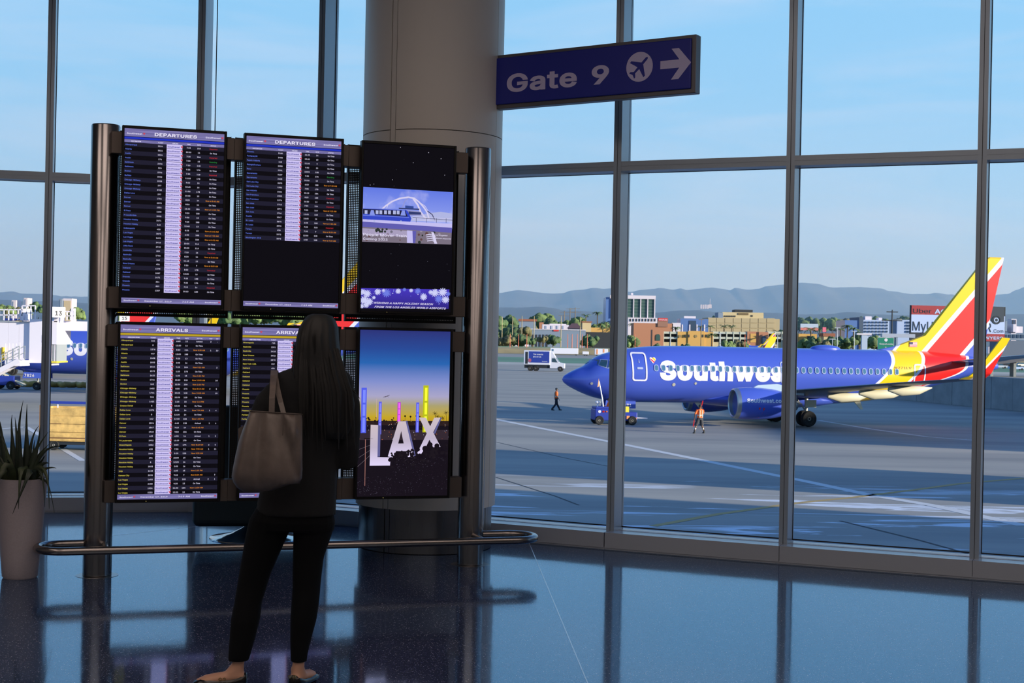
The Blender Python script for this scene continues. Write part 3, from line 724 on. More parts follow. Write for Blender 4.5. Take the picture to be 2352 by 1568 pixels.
# LAX night picture: close view x 147..868, y 95..1425
root, scn, pl = monitor(1.618, ZL, 'screen with a dusk picture of glowing LAX letters, lower right')
def U(x): return (x - 147) / 721.0
def Vv(x, y): return (y - 93 - (x - 147) * 0.012) / 1333.0
a = MB(); polyshape(a, pl(1), [(0, 0), (1, 0), (1, .62), (0, .62)], None)
a.build('dusk_sky', grad_mat('dusk_sky', [(0.0, (190, 110, 30)), (0.16, (196, 166, 34)), (0.27, (170, 160, 110)), (0.36, (168, 164, 200)), (0.5, (128, 142, 205)), (0.68, (30, 98, 176)), (0.82, (30, 70, 150)), (1.0, (36, 46, 120))], 'Z'), scn)
a = MB(); polyshape(a, pl(2), [(0, .545), (1, .545), (1, 1), (0, 1)], EM('night_ground', (22, 16, 26)))
E_ng2 = EM('night_mid', (52, 40, 50)); polyshape(a, pl(3), [(0, .60), (1, .60), (1, .66), (0, .66)], E_ng2); polyshape(a, pl(3), [(0, .548), (1, .55), (1, .575), (0, .57)], EM('night_line', (44, 30, 30)))
rf = random.Random(5)
for k in range(70):
    u = rf.random(); v = rf.uniform(.548, .66); c = rf.choice([(220, 180, 120), (230, 230, 255), (180, 90, 50), (120, 120, 150)]); disc(a, pl(4), u, v, rf.uniform(.0008, .0028), EM('citylight%d' % (c[2]), c), 6)
for k in range(3): stroke(a, pl(3), [(0, .72 + k * .05), (.14, .69 + k * .03)], .0015, EM('lane', (120, 110, 120)))
tag(a.build('night_ground', None, scn), kind='stuff')
a = MB(); E_pm = EM('palm', (26, 20, 14))
for k in range(34):
    x = rf.uniform(150, 700); y = rf.uniform(785, 830); disc(a, pl(5), U(x), Vv(x, y), rf.uniform(.004, .008), E_pm, 6); stroke(a, pl(5), PT((x, y), (x, 850)), .0015, E_pm)
for x, y in ((755, 765), (775, 790), (845, 760), (800, 800), (820, 805)):
    stroke(a, pl(5), PT((x, y), (x + 8, 850)), .002, E_pm)
    for t in range(7): stroke(a, pl(5), PT((x, y), (x + 20 * math.cos(t * .9), y + 16 * math.sin(t * .9))), .002, E_pm)
stroke(a, pl(5), PT((286, 645), (288, 800)), .0018, EM('mast', (214, 176, 170))); stroke(a, pl(9), PT((205, 970), (207, 1340)), .003, EM('mast2', (190, 130, 120))); stroke(a, pl(9), PT((195, 962), (262, 964)), .006, E_pm)
stroke(a, pl(5), PT((340, 632), (362, 626), (388, 616)), .003, EM('bird', (60, 50, 50))); stroke(a, pl(5), PT((352, 634), (370, 622), (380, 632)), .002, EM('bird', (60, 50, 50)))
tag(a.build('palms_and_masts', None, scn), kind='stuff')
a = MB()
for x0, x1, y0, y1, c in ((166, 208, 556, 918, (84, 96, 236)), (304, 328, 668, 930, (96, 98, 232)), (453, 479, 672, 830, (186, 70, 200)), (602, 627, 676, 918, (92, 98, 232)), (657, 700, 538, 918, (186, 190, 30))):
    m = EM('pylon%d' % x0, c); m2 = EM('pylonl%d' % x0, tuple(min(255, int(q * 1.25) + 20) for q in c))
    polyshape(a, pl(6), PT((x0, y0), (x1, y0), (x1, y1), (x0, y1)), m); w_ = (x1 - x0)
    for f0, f1 in ((.05, .33), (.37, .62), (.66, .98)): polyshape(a, pl(7), PT((x0 + w_ * .3, y0 + (y1 - y0) * f0), (x1 - w_ * .22, y0 + (y1 - y0) * f0), (x1 - w_ * .22, y0 + (y1 - y0) * f1), (x0 + w_ * .3, y0 + (y1 - y0) * f1)), m2)
tag(a.build('glass_pylons', None, scn), kind='stuff')
mL = grad_mat('letter_glow', [(0, (226, 214, 250)), (0.45, (190, 178, 200)), (1, (206, 190, 196))], 'Z'); E_ls = EM('letter_side', (96, 96, 150))
a = MB(); polyshape(a, pl(8), PT((302, 855), (322, 860), (322, 1108), (302, 1110)), E_ls); a.build('letter_side', None, scn); a = MB(); polyshape(a, pl(8), PT((515, 825), (533, 822), (606, 1105), (590, 1112)), E_ls); a.build('letter_side', None, scn); a = MB(); polyshape(a, pl(8), PT((795, 800), (812, 798), (760, 930), (745, 930)), E_ls)
a.build('letter_side', None, scn)
a = MB(); polyshape(a, pl(9), PT((243, 852), (302, 855), (302, 1112), (406, 1116), (402, 1182), (242, 1180)), None); a.build('letter_l', mL, scn)
a = MB(); P_ = pl(9)
A_ = [P_(U(x), Vv(x, y)) for x, y in ((462, 826), (520, 826), (592, 1112), (545, 1116), (528, 1068), (448, 1066), (430, 1118), (384, 1108), (486, 905), (508, 1006), (464, 1006))]
a.add(A_, [(0, 8, 10, 5, 6, 7), (0, 1, 8), (1, 2, 3, 4, 9, 8), (10, 9, 4, 5)]); a.build('letter_a', mL, scn)
a = MB(); polyshape(a, pl(9), PT((628, 798), (682, 800), (805, 1038), (745, 1040)), None); polyshape(a, pl(10), PT((750, 800), (800, 800), (680, 1050), (640, 1105), (618, 1085)), None); a.build('letter_x', mL, scn)
a = MB()
for k in range(120):
    x = rf.uniform(400, 866); y = rf.uniform(1080, 1200) - (x - 400) * .12; disc(a, pl(11), U(x), Vv(x, y), rf.uniform(.006, .014), EM('hedge%d' % (k % 2), [(20, 14, 24), (28, 22, 30)][k % 2]), 7)
for x, y, r in ((680, 1050, .02), (720, 1020, .018), (775, 1030, .018), (800, 1070, .02), (640, 1120, .02)): disc(a, pl(11), U(x), Vv(x, y), r, EM('hedge0', (20, 14, 24)), 9)
for k in range(420):
    x = rf.uniform(150, 862); y = rf.uniform(1120 if x > 420 else 1270, 1415); c = rf.choice([(70, 62, 80), (110, 106, 126), (60, 40, 60)])
    stroke(a, pl(12), PT((x, y), (x + rf.uniform(-7, 7), y + rf.uniform(-4, 4))), rf.uniform(.0006, .0014), EM('twig%d' % c[0], c))
tag(a.build('hedge', None, scn), kind='stuff')

# ================================================================== GATE SIGN
def gate_sign():
    A = V((-0.176, 10.6)); B = V((1.205, 9.72)); d = B - A; ln = d.length; ang = math.atan2(d.y, d.x)
    root = tag(empty('gate_sign', (A.x, A.y, 3.25), ang), 'blue sign reading Gate 9 with airplane symbol and arrow, fixed to the round column', 'sign')
    H = 0.396
    M_fr = mat('sign_frame', (104, 104, 110), 0.35, 0.5); M_blue = mat('sign_blue', (26, 40, 150), 0.4); M_let = mat('sign_letter', (204, 198, 236), 0.6)
    fr = MB().box(0, ln, 0.0, 0.075, 0, H).box(-0.18, 0.0, 0.02, 0.055, 0.03, H - 0.03); bevel(fr.build('frame', M_fr, root), 0.003, 1)
    bevel(MB().box(0.012, ln - 0.03, -0.016, 0.0, 0.03, H - 0.024).build('face_panel', M_blue, root), 0.006, 2)
    k = lambda x: (x - 75) / (2115 - 75) * (ln - 0.045) + 0.014
    def plc(x, z): return V((x, -0.0172, z))
    # letters, anchored by their place across the face
    for st, x0, x1, z0, cap in (('Gate', 158, 885, 0.118, 0.172), ('9', 1037, 1217, 0.118, 0.172)):
        mb = MB(); u0 = persp(x0, ln); u1 = persp(x1, ln)
        put_text(mb, st, u0, z0, cap, M_let, plc, 'L', 0.026, 0, 4, width=u1 - u0); mb.build('lettering', None, root)
    u0, u1 = persp(1395, ln), persp(1670, ln); c = (u0 + u1) / 2; r = (u1 - u0) / 2; zc = 0.208
    ring = [V((c + r * math.cos(2 * PI * i / 40), -0.0172, zc + r * math.sin(2 * PI * i / 40))) for i in range(40)]
    MB().add(ring, [tuple(range(40))], M_let).build('symbol_disc', None, root)
    a = MB(); T = math.radians(-45)
    def pl(x, y):
        x, y = x * r, y * r; return V((c + x * math.cos(T) - y * math.sin(T), -0.0176, zc + x * math.sin(T) + y * math.cos(T)))
    half = [(0, .86), (.07, .80), (.095, .70), (.095, .30), (.74, -.14), (.74, -.30), (.095, -.12), (.075, -.52), (.27, -.70), (.27, -.82), (0, -.72)]
    pts = half + [(-x, y) for x, y in half[-2:0:-1]]
    a.add([pl(x, y) for x, y in pts], [tuple(range(len(pts)))], M_blue); a.build('airplane_symbol', None, root)
    u0, u1 = persp(1748, ln), persp(2066, ln); W = u1 - u0
    q = [(0, -.028), (W * .62, -.028), (W * .36, -.105), (W * .60, -.105), (W, 0), (W * .60, .105), (W * .36, .105), (W * .62, .028), (0, .028)]
    MB().add([V((u0 + x, -0.0174, 0.205 + z)) for x, z in q], [(0, 1, 7, 8), (1, 4, 7), (1, 2, 3, 4), (4, 5, 6, 7)], M_let).build('arrow', None, root)
def persp(xz, ln):
    """place along the sign of a column of the photograph's close view (4.523 px per px, from x=1120)"""
    px = 1120 + xz / 4.523; k = (px - CX) / F
    A = V((-0.176, 10.6)); B = V((1.205, 9.72)); d = (B - A).normalized()
    return (k * A.y - A.x) / (d.x - k * d.y)
gate_sign()

# ================================================================== OUTSIDE: GROUND
def ground_mat():
    m = bpy.data.materials.new('apron_concrete'); m.use_nodes = True; nt = m.node_tree; b = nt.nodes['Principled BSDF']; Lk = nt.links.new
    t = N(nt, 'ShaderNodeTexCoord'); mpn = N(nt, 'ShaderNodeMapping'); mpn.inputs['Scale'].default_value = (0.03, 0.16, 1); Lk(t.outputs['Object'], mpn.inputs[0])
    n = N(nt, 'ShaderNodeTexNoise', ins={'Scale': 1.0, 'Detail': 8.0, 'Roughness': 0.62}); Lk(mpn.outputs[0], n.inputs['Vector'])
    r = ramp(nt, [(0.3, rgb((122, 122, 118))), (0.52, rgb((150, 147, 138))), (0.75, rgb((170, 164, 150)))]); Lk(n.outputs['Fac'], r.inputs[0])
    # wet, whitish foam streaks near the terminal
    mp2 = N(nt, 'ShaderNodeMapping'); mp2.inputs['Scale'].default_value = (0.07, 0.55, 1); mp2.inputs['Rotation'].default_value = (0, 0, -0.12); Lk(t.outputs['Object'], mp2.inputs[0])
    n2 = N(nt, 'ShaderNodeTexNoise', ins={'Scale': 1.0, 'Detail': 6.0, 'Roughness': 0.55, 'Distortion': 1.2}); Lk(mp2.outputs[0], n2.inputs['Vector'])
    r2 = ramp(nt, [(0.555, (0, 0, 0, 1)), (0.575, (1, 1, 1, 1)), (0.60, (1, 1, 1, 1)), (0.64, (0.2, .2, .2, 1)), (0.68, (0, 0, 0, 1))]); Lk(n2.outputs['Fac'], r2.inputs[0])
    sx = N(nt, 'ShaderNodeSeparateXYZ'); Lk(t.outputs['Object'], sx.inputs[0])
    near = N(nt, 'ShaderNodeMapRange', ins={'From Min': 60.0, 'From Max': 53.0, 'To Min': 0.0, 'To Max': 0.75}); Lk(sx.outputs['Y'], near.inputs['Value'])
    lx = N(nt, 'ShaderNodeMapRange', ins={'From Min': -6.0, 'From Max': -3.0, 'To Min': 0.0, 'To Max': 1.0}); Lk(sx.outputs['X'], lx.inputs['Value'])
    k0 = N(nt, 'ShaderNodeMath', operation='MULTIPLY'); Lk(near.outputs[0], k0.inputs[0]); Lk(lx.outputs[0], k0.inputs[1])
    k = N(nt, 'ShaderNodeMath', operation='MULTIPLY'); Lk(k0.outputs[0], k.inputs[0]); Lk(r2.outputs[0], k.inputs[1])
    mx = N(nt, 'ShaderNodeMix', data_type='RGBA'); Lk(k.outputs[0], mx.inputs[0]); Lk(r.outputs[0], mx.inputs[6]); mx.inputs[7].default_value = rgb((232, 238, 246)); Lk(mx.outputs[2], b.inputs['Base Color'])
    b.inputs['Roughness'].default_value = 0.78
    return m
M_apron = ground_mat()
UP = 0.5                                     # the apron rises gently towards the left-hand gates
xs_, ys_ = (-700, -9, -4), (98, 111, 200, 215)
rs_g = [[V((x, y, AZ + 0.003 + (UP if (x < -5 and 100 < y < 210) else 0))) for x in xs_] for y in ys_]
tag(MB().loft(rs_g, closed=False).build('apron_rise', M_apron), 'slightly raised part of the apron at the left gates', 'ground', kind='structure')
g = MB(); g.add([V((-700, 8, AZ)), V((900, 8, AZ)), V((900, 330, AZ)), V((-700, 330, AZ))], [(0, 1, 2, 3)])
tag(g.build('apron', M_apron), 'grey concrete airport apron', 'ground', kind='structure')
def strip(name, y0, y1, c, label, x0=-900, x1=1400, z=0.0, rough=0.85):
    o = MB().add([V((x0, y0, AZ + z)), V((x1, y0, AZ + z)), V((x1, y1, AZ + z)), V((x0, y1, AZ + z))], [(0, 1, 2, 3)]).build(name, mat(name + '_' + '%d' % y0, c, rough, noise_amt=0.08, noise_scale=0.02))
    return tag(o, label, 'ground', kind='structure')
strip('taxiway', 330, 365, (168, 166, 156), 'pale concrete edge of the taxiway'); strip('green_infield', 365, 480, (82, 128, 100), 'green painted strip beyond the apron')
strip('taxiway', 480, 590, (140, 138, 132), 'pale taxiway beyond the green strip'); strip('dry_grass_ground', 590, 720, (128, 118, 84), 'dry grass strip before the fence')
strip('city_ground', 720, 9000, (92, 96, 84), 'distant city ground', -5000, 6000)
# painted lines
M_paint = mat('line_paint', (205, 205, 202), 0.7); M_ypaint = mat('yellow_paint', (176, 146, 82), 0.7); M_dark = mat('tar_joint', (52, 54, 56), 0.8)
def line(name, pts, wd, m, label, z=0.006):
    mb = MB(); P = [atz(x, y, AZ) for x, y in pts]; P = [V((p.x, p.y, AZ + z)) for p in P]
    for a, b in zip(P, P[1:]):
        d = (b - a).normalized(); n = V((-d.y, d.x, 0)) * wd / 2; mb.add([a - n, b - n, b + n, a + n], [(0, 1, 2, 3)])
    return tag(mb.build(name, m), label, 'painted line', kind='structure')
line('painted_line', [(1100, 955), (1240, 983), (1410, 1016), (1560, 1046), (1760, 1087), (1850, 1105), (2000, 1137), (2140, 1160), (2352, 1207)], 0.55, M_paint, 'long white painted line curving across the apron')
line('painted_line', [(1880, 965), (2000, 985), (2130, 1003), (2250, 1012)], 0.42, M_paint, 'thin white line behind the main wheels')
line('painted_line', [(1500, 1208), (1640, 1182), (1830, 1155), (1950, 1143), (2100, 1125), (2200, 1111), (2352, 1098)], 0.30, M_ypaint, 'faded yellow lead-in line near the window')
line('joint_line', [(1140, 1096), (1275, 1139), (1330, 1160)], 0.08, M_dark, 'dark tar joint in the apron'); line('joint_line', [(1930, 1196), (2110, 1240), (2240, 1276)], 0.12, M_dark, 'dark tar joint by the right window')
line('joint_line', [(1140, 1015), (1300, 1052), (1420, 1075)], 0.07, M_dark, 'thin dark tar joint left of the plane')
line('painted_line', [(0, 985), (60, 980), (190, 1058)], 0.3, M_paint, 'white line on the apron by the cart')

# unseen blocks added east of the stand to throw the long bands of shade
M_caster = mat('concourse_wall', (170, 166, 158), 0.7)
def shade_block(nm, x0, x1, y0, y1, h, label):
    r = tag(empty(nm, ((x0 + x1) / 2, (y0 + y1) / 2, AZ)), label, 'building'); a, b = (x1 - x0) / 2, (y1 - y0) / 2
    MB().box(-a, a, -b, b, 0, h).build('wall', M_caster, r); MB().box(-a - .4, a + .4, -b - .4, b + .4, h, h + 0.5).build('roof', mat('concourse_roof', (120, 120, 118), .8), r)
    w_ = MB(); 
    for k in range(int(2 * b // 5)): w_.box(-a - .06, -a, -b + 1 + k * 5, -b + 5 + k * 5, h * .45, h * .8)
    w_.build('window_band', mat('dark_window', (30, 40, 52), 0.1), r)
    return r
shade_block('concourse', 32, 50, 10, 31.8, 11.0, 'pale concourse building beside the hall, east of the stand')
shade_block('concourse', 32, 50, 45.4, 50.8, 11.0, 'second pale concourse building, east of the stand')
shade_block('concourse', 76, 92, 58, 150, 11.5, 'long pale pier building east of the taxiing airplane')

# ================================================================== AIRLINERS
PLX, PLY, PYAW = None, None, math.radians(12)
def paint_fus():
    m = bpy.data.materials.new('airliner_paint'); m.use_nodes = True; nt = m.node_tree; b = nt.nodes['Principled BSDF']; Lk = nt.links.new
    t = N(nt, 'ShaderNodeTexCoord'); sx = N(nt, 'ShaderNodeSeparateXYZ'); Lk(t.outputs['Object'], sx.inputs[0])
    zn = N(nt, 'ShaderNodeMapRange', ins={'From Min': 1.2, 'From Max': 5.6}); Lk(sx.outputs['Z'], zn.inputs['Value'])
    def curve(pts):
        c = nt.nodes.new('ShaderNodeFloatCurve'); cv = c.mapping.curves[0]
        pp = sorted(((z - 1.2) / 4.4, (s - 18) / 16) for z, s in pts)
        cv.points[0].location = pp[0]; cv.points[1].location = pp[-1]
        for p in pp[1:-1]: cv.points.new(*p)
        c.mapping.update(); Lk(zn.outputs[0], c.inputs['Value'])
        d = N(nt, 'ShaderNodeMapRange', clamp=False, ins={'To Min': 18.0, 'To Max': 34.0}); Lk(c.outputs[0], d.inputs['Value'])
        s_ = N(nt, 'ShaderNodeMath', operation='SUBTRACT'); Lk(sx.outputs['X'], s_.inputs[0]); Lk(d.outputs[0], s_.inputs[1]); return s_
    cur = rgb((66, 88, 186)); prev = None
    steps = [([(5.6, 23.75), (5.0, 23.7), (4.25, 23.45), (3.2, 22.5), (2.3, 21.4), (1.7, 20.4), (1.2, 19.2)], ((225, 222, 232), (240, 196, 20))),
             ([(5.6, 26.2), (4.2, 25.8), (3.28, 24.95), (2.8, 24.4), (1.7, 22.4), (1.2, 21.2)], ((225, 222, 232), (226, 36, 30))),
             ([(5.6, 30.4), (4.8, 29.8), (3.95, 29.3), (3.1, 27.0), (2.5, 25.4), (1.8, 23.9), (1.2, 22.6)], ((225, 222, 232), (66, 88, 186)))]
    col = None
    for pts, (cw, cn) in steps:
        d = curve(pts)
        for off_, c in ((0.0, cw), (0.27, cn)):
            gt = N(nt, 'ShaderNodeMath', operation='GREATER_THAN'); Lk(d.outputs[0], gt.inputs[0]); gt.inputs[1].default_value = off_
            mx = N(nt, 'ShaderNodeMix', data_type='RGBA'); Lk(gt.outputs[0], mx.inputs[0])
            if col is None: mx.inputs[6].default_value = cur
            else: Lk(col, mx.inputs[6])
            mx.inputs[7].default_value = rgb(c); col = mx.outputs[2]
    Lk(col, b.inputs['Base Color']); b.inputs['Roughness'].default_value = 0.28; b.inputs['Coat Weight'].default_value = 0.35; b.inputs['Coat Roughness'].default_value = 0.08
    return m
def paint_fin():
    m = bpy.data.materials.new('fin_paint'); m.use_nodes = True; nt = m.node_tree; b = nt.nodes['Principled BSDF']; Lk = nt.links.new
    t = N(nt, 'ShaderNodeTexCoord'); sx = N(nt, 'ShaderNodeSeparateXYZ'); Lk(t.outputs['Object'], sx.inputs[0])
    mz = N(nt, 'ShaderNodeMath', operation='MULTIPLY'); Lk(sx.outputs['Z'], mz.inputs[0]); mz.inputs[1].default_value = -0.903
    tt = N(nt, 'ShaderNodeMath', operation='ADD'); Lk(sx.outputs['X'], tt.inputs[0]); Lk(mz.outputs[0], tt.inputs[1])
    mr = N(nt, 'ShaderNodeMapRange', ins={'From Min': 19.0, 'From Max': 27.0}); Lk(tt.outputs[0], mr.inputs['Value'])
    q = lambda v: (v - 19) / 8
    wht, yel, red, blu = rgb((225, 222, 232)), rgb((240, 196, 20)), rgb((226, 36, 30)), rgb((70, 90, 186))
    r = ramp(nt, [(0.0, blu), (q(19.45), wht), (q(19.7), yel), (q(21.72), wht), (q(22.2), red), (q(24.95), wht), (q(25.35), blu)], 'CONSTANT'); Lk(mr.outputs[0], r.inputs[0])
    Lk(r.outputs[0], b.inputs['Base Color']); b.inputs['Roughness'].default_value = 0.3; b.inputs['Coat Weight'].default_value = 0.3
    return m
def paint_let():
    m = bpy.data.materials.new('winglet_paint'); m.use_nodes = True; nt = m.node_tree; b = nt.nodes['Principled BSDF']; Lk = nt.links.new
    t = N(nt, 'ShaderNodeTexCoord'); sx = N(nt, 'ShaderNodeSeparateXYZ'); Lk(t.outputs['Object'], sx.inputs[0])
    mz = N(nt, 'ShaderNodeMath', operation='MULTIPLY'); Lk(sx.outputs['Z'], mz.inputs[0]); mz.inputs[1].default_value = -0.9
    tt = N(nt, 'ShaderNodeMath', operation='ADD'); Lk(sx.outputs['X'], tt.inputs[0]); Lk(mz.outputs[0], tt.inputs[1])
    mr = N(nt, 'ShaderNodeMapRange', ins={'From Min': 15.0, 'From Max': 20.0}); Lk(tt.outputs[0], mr.inputs['Value'])
    q = lambda v: (v - 15) / 5
    r = ramp(nt, [(0.0, rgb((240, 196, 20))), (q(17.45), rgb((225, 222, 232))), (q(17.6), rgb((226, 36, 30))), (q(18.35), rgb((225, 222, 232))), (q(18.5), rgb((66, 88, 186)))], 'CONSTANT')
    Lk(mr.outputs[0], r.inputs[0]); Lk(r.outputs[0], b.inputs['Base Color']); b.inputs['Roughness'].default_value = 0.3; return m
FS = [(0, 2.97, 2.89, .04), (.06, 3.10, 2.76, .17), (.2, 3.22, 2.63, .34), (.5, 3.41, 2.43, .62), (1.0, 3.66, 2.18, .93), (1.45, 3.86, 1.98, 1.16), (1.94, 4.23, 1.80, 1.36), (2.43, 4.56, 1.67, 1.50), (3.2, 4.82, 1.54, 1.67), (4.5, 5.10, 1.44, 1.82),
      (6, 5.28, 1.42, 1.87), (8, 5.36, 1.42, 1.88), (12, 5.36, 1.42, 1.88), (16, 5.36, 1.42, 1.88), (19.7, 5.36, 1.46, 1.88), (22.3, 5.36, 1.68, 1.80), (24.75, 5.35, 2.06, 1.62), (26.9, 5.33, 2.62, 1.35), (28.2, 5.25, 3.0, 1.15), (29.7, 5.13, 3.4, .88), (31.2, 4.95, 3.76, .55), (32.3, 4.72, 4.02, .3), (32.7, 4.5, 4.15, .14)]
def fs_at(s):
    s = max(0, min(32.7, s))
    for i in range(len(FS) - 1):
        if FS[i][0] <= s <= FS[i + 1][0]: break
    a, b = FS[i], FS[i + 1]; p = FS[max(i - 1, 0)]; n = FS[min(i + 2, len(FS) - 1)]; t = (s - a[0]) / (b[0] - a[0]); out = []
    for k in (1, 2, 3):
        m0 = (b[k] - p[k]) / max(1e-6, b[0] - p[0]) * (b[0] - a[0]); m1 = (n[k] - a[k]) / max(1e-6, n[0] - a[0]) * (b[0] - a[0])
        out.append((2 * t ** 3 - 3 * t * t + 1) * a[k] + (t ** 3 - 2 * t * t + t) * m0 + (-2 * t ** 3 + 3 * t * t) * b[k] + (t ** 3 - t * t) * m1)
    return out
def fside(s, z, lift=0.012, side=-1):
    zt, zb, hw = fs_at(s); zc, hh = (zt + zb) / 2, (zt - zb) / 2; q = max(-1, min(1, (z - zc) / hh))
    c = math.sqrt(max(0.0, 1 - q * q)); return V((s, side * (hw * c + lift), z + q * lift))
def fine(vs2, fs, step=0.16):
    """cut a flat (s,z) figure finely so that it can follow the round skin"""
    bm = bmesh.new(); bv = [bm.verts.new((x, z, 0)) for x, z in vs2]
    for f in fs:
        try: bm.faces.new([bv[i] for i in f])
        except ValueError: pass
    z0 = min(z for _, z in vs2); z1 = max(z for _, z in vs2); zz = z0 + step
    while zz < z1:
        bmesh.ops.bisect_plane(bm, geom=bm.verts[:] + bm.edges[:] + bm.faces[:], plane_co=(0, zz, 0), plane_no=(0, 1, 0)); zz += step
    out = [tuple(v.co) for v in bm.verts]; bm.verts.index_update(); f2 = [tuple(v.index for v in f.verts) for f in bm.faces]; bm.free(); return out, f2
def skin_text(mb, st, s0, z0, cap, width, m, bold, shear=0.0, lift=0.014, res=4):
    vs, fs, wd = glyphs(st, bold, shear, res); k = cap / 0.73; kx = width / wd
    for li in range(1 + max(p[2] for p in vs)):
        ids = [i for i, p in enumerate(vs) if p[2] == li]; mp_ = {q: r for r, q in enumerate(ids)}; f1 = [tuple(mp_[q] for q in g) for g in fs if g[0] in mp_]
        o, f2 = fine([(vs[i][0] * kx, vs[i][1] * k) for i in ids], f1); mb.add([fside(s0 + p[0], z0 + p[1], lift + li * .0008) for p in o], f2, m)
def skin_poly(mb, pts, m, lift=0.014, step=0.16):
    o, f2 = fine(pts, [tuple(range(len(pts)))], step); mb.add([fside(p[0], p[1], lift) for p in o], f2, m)
def rrect(s0, s1, z0, z1, r, n=5):
    out = []
    m_ = max(1, int((z1 - z0) / .14))
    for cx, cz, a in ((s1 - r, z1 - r, 0), (s0 + r, z1 - r, 90), (s0 + r, z0 + r, 180), (s1 - r, z0 + r, 270)):
        for k in range(n + 1): t = math.radians(a + 90 * k / n); out.append((cx + r * math.cos(t), cz + r * math.sin(t)))
        if a in (90, 270):
            for q in range(1, m_): f_ = q / m_; out.append((s0, (z1 - r) * (1 - f_) + (z0 + r) * f_) if a == 90 else (s1, (z0 + r) * (1 - f_) + (z1 - r) * f_))
    return out
def rr_in(s0, s1, z0, z1, e, r, n=5):
    """the inner outline of a rounded frame, point for point with rrect(s0, s1, z0, z1, ..)"""
    out = []; m_ = max(1, int((z1 - z0) / .14)); s0, s1, z0, z1 = s0 + e, s1 - e, z0 + e, z1 - e
    for cx, cz, a in ((s1 - r, z1 - r, 0), (s0 + r, z1 - r, 90), (s0 + r, z0 + r, 180), (s1 - r, z0 + r, 270)):
        for k in range(n + 1): t = math.radians(a + 90 * k / n); out.append((cx + r * math.cos(t), cz + r * math.sin(t)))
        if a in (90, 270):
            for q in range(1, m_): f_ = q / m_; out.append((s0, (z1 - r) * (1 - f_) + (z0 + r) * f_) if a == 90 else (s1, (z0 + r) * (1 - f_) + (z1 - r) * f_))
    return out
def skin_ring(mb, outer, inner, m, lift=0.016):
    n = len(outer); mb.add([fside(a, b, lift) for a, b in outer] + [fside(a, b, lift) for a, b in inner], [(i, (i + 1) % n, n + (i + 1) % n, n + i) for i in range(n)], m)
def airfoil(le, te, th, z, y, n=9):
    """closed section in the plane y=const"""
    up, lo = [], []
    for k in range(n):
        t = k / (n - 1); x = le + (te - le) * (1 - math.cos(PI * t)) / 2; f = (x - le) / (te - le)
        h = th * (te - le) * (2.6 * math.sqrt(max(f, 0)) * (1 - f) * 0.62 + 0.02 * (1 - f)); up.append(V((x, y, z + h))); lo.append(V((x, y, z - h * 0.75)))
    return up + lo[-2:0:-1]
M_fus, M_fin, M_let = paint_fus(), paint_fin(), paint_let()
M_pwhite = mat('livery_white', (226, 222, 234), 0.35); M_pblue = mat('livery_blue', (66, 88, 186), 0.3, coat=0.3); M_wing = mat('wing_grey', (96, 104, 112), 0.4, 0.2); M_lip = mat('engine_lip', (160, 166, 172), 0.3, 0.8)
M_cream = mat('fairing_cream', (214, 206, 178), 0.5); M_tyre = mat('tyre_rubber', (26, 26, 28), 0.8); M_hub = mat('wheel_hub', (196, 192, 180), 0.4, 0.3); M_wglass = mat('cabin_window', (70, 110, 140), 0.08, spec=0.9); M_wrim = mat('window_rim', (160, 170, 205), 0.4)
M_cgl = mat('cockpit_glass', (40, 70, 84), 0.05, spec=1.0); M_pred = mat('livery_red', (222, 60, 56), 0.4); M_pyel = mat('livery_yellow', (240, 196, 20), 0.4); M_strut = mat('gear_strut', (178, 176, 168), 0.4, 0.3); M_int = mat('engine_inside', (52, 54, 58), 0.5)
M_num = mat('number_red', (120, 60, 40), 0.5)
def wheel(mb_name, parent, c, r, wd):
    w_ = empty(mb_name, c, 0, parent)
    M = Matrix.Rotation(PI / 2, 4, 'X')
    return w_
def wheel_mesh(r, wd):
    M = Matrix.Rotation(PI / 2, 4, 'X'); h = wd / 2
    mb = MB().lathe([(r * .55, -h * .8), (r * .86, -h), (r * .97, -h * .7), (r, 0), (r * .97, h * .7), (r * .86, h), (r * .55, h * .8)], seg=28, m=M_tyre, M=M)
    mb.lathe([(0.0001, -h * .55), (r * .2, -h * .85), (r * .3, -h * .55), (r * .5, -h * .6), (r * .57, -h * .82), (r * .57, h * .82), (r * .5, h * .6), (r * .3, h * .55), (r * .2, h * .85), (0.0001, h * .55)], seg=24, m=M_hub, M=M)
    return mb.mesh('wheel', smooth=True, angle=.6)
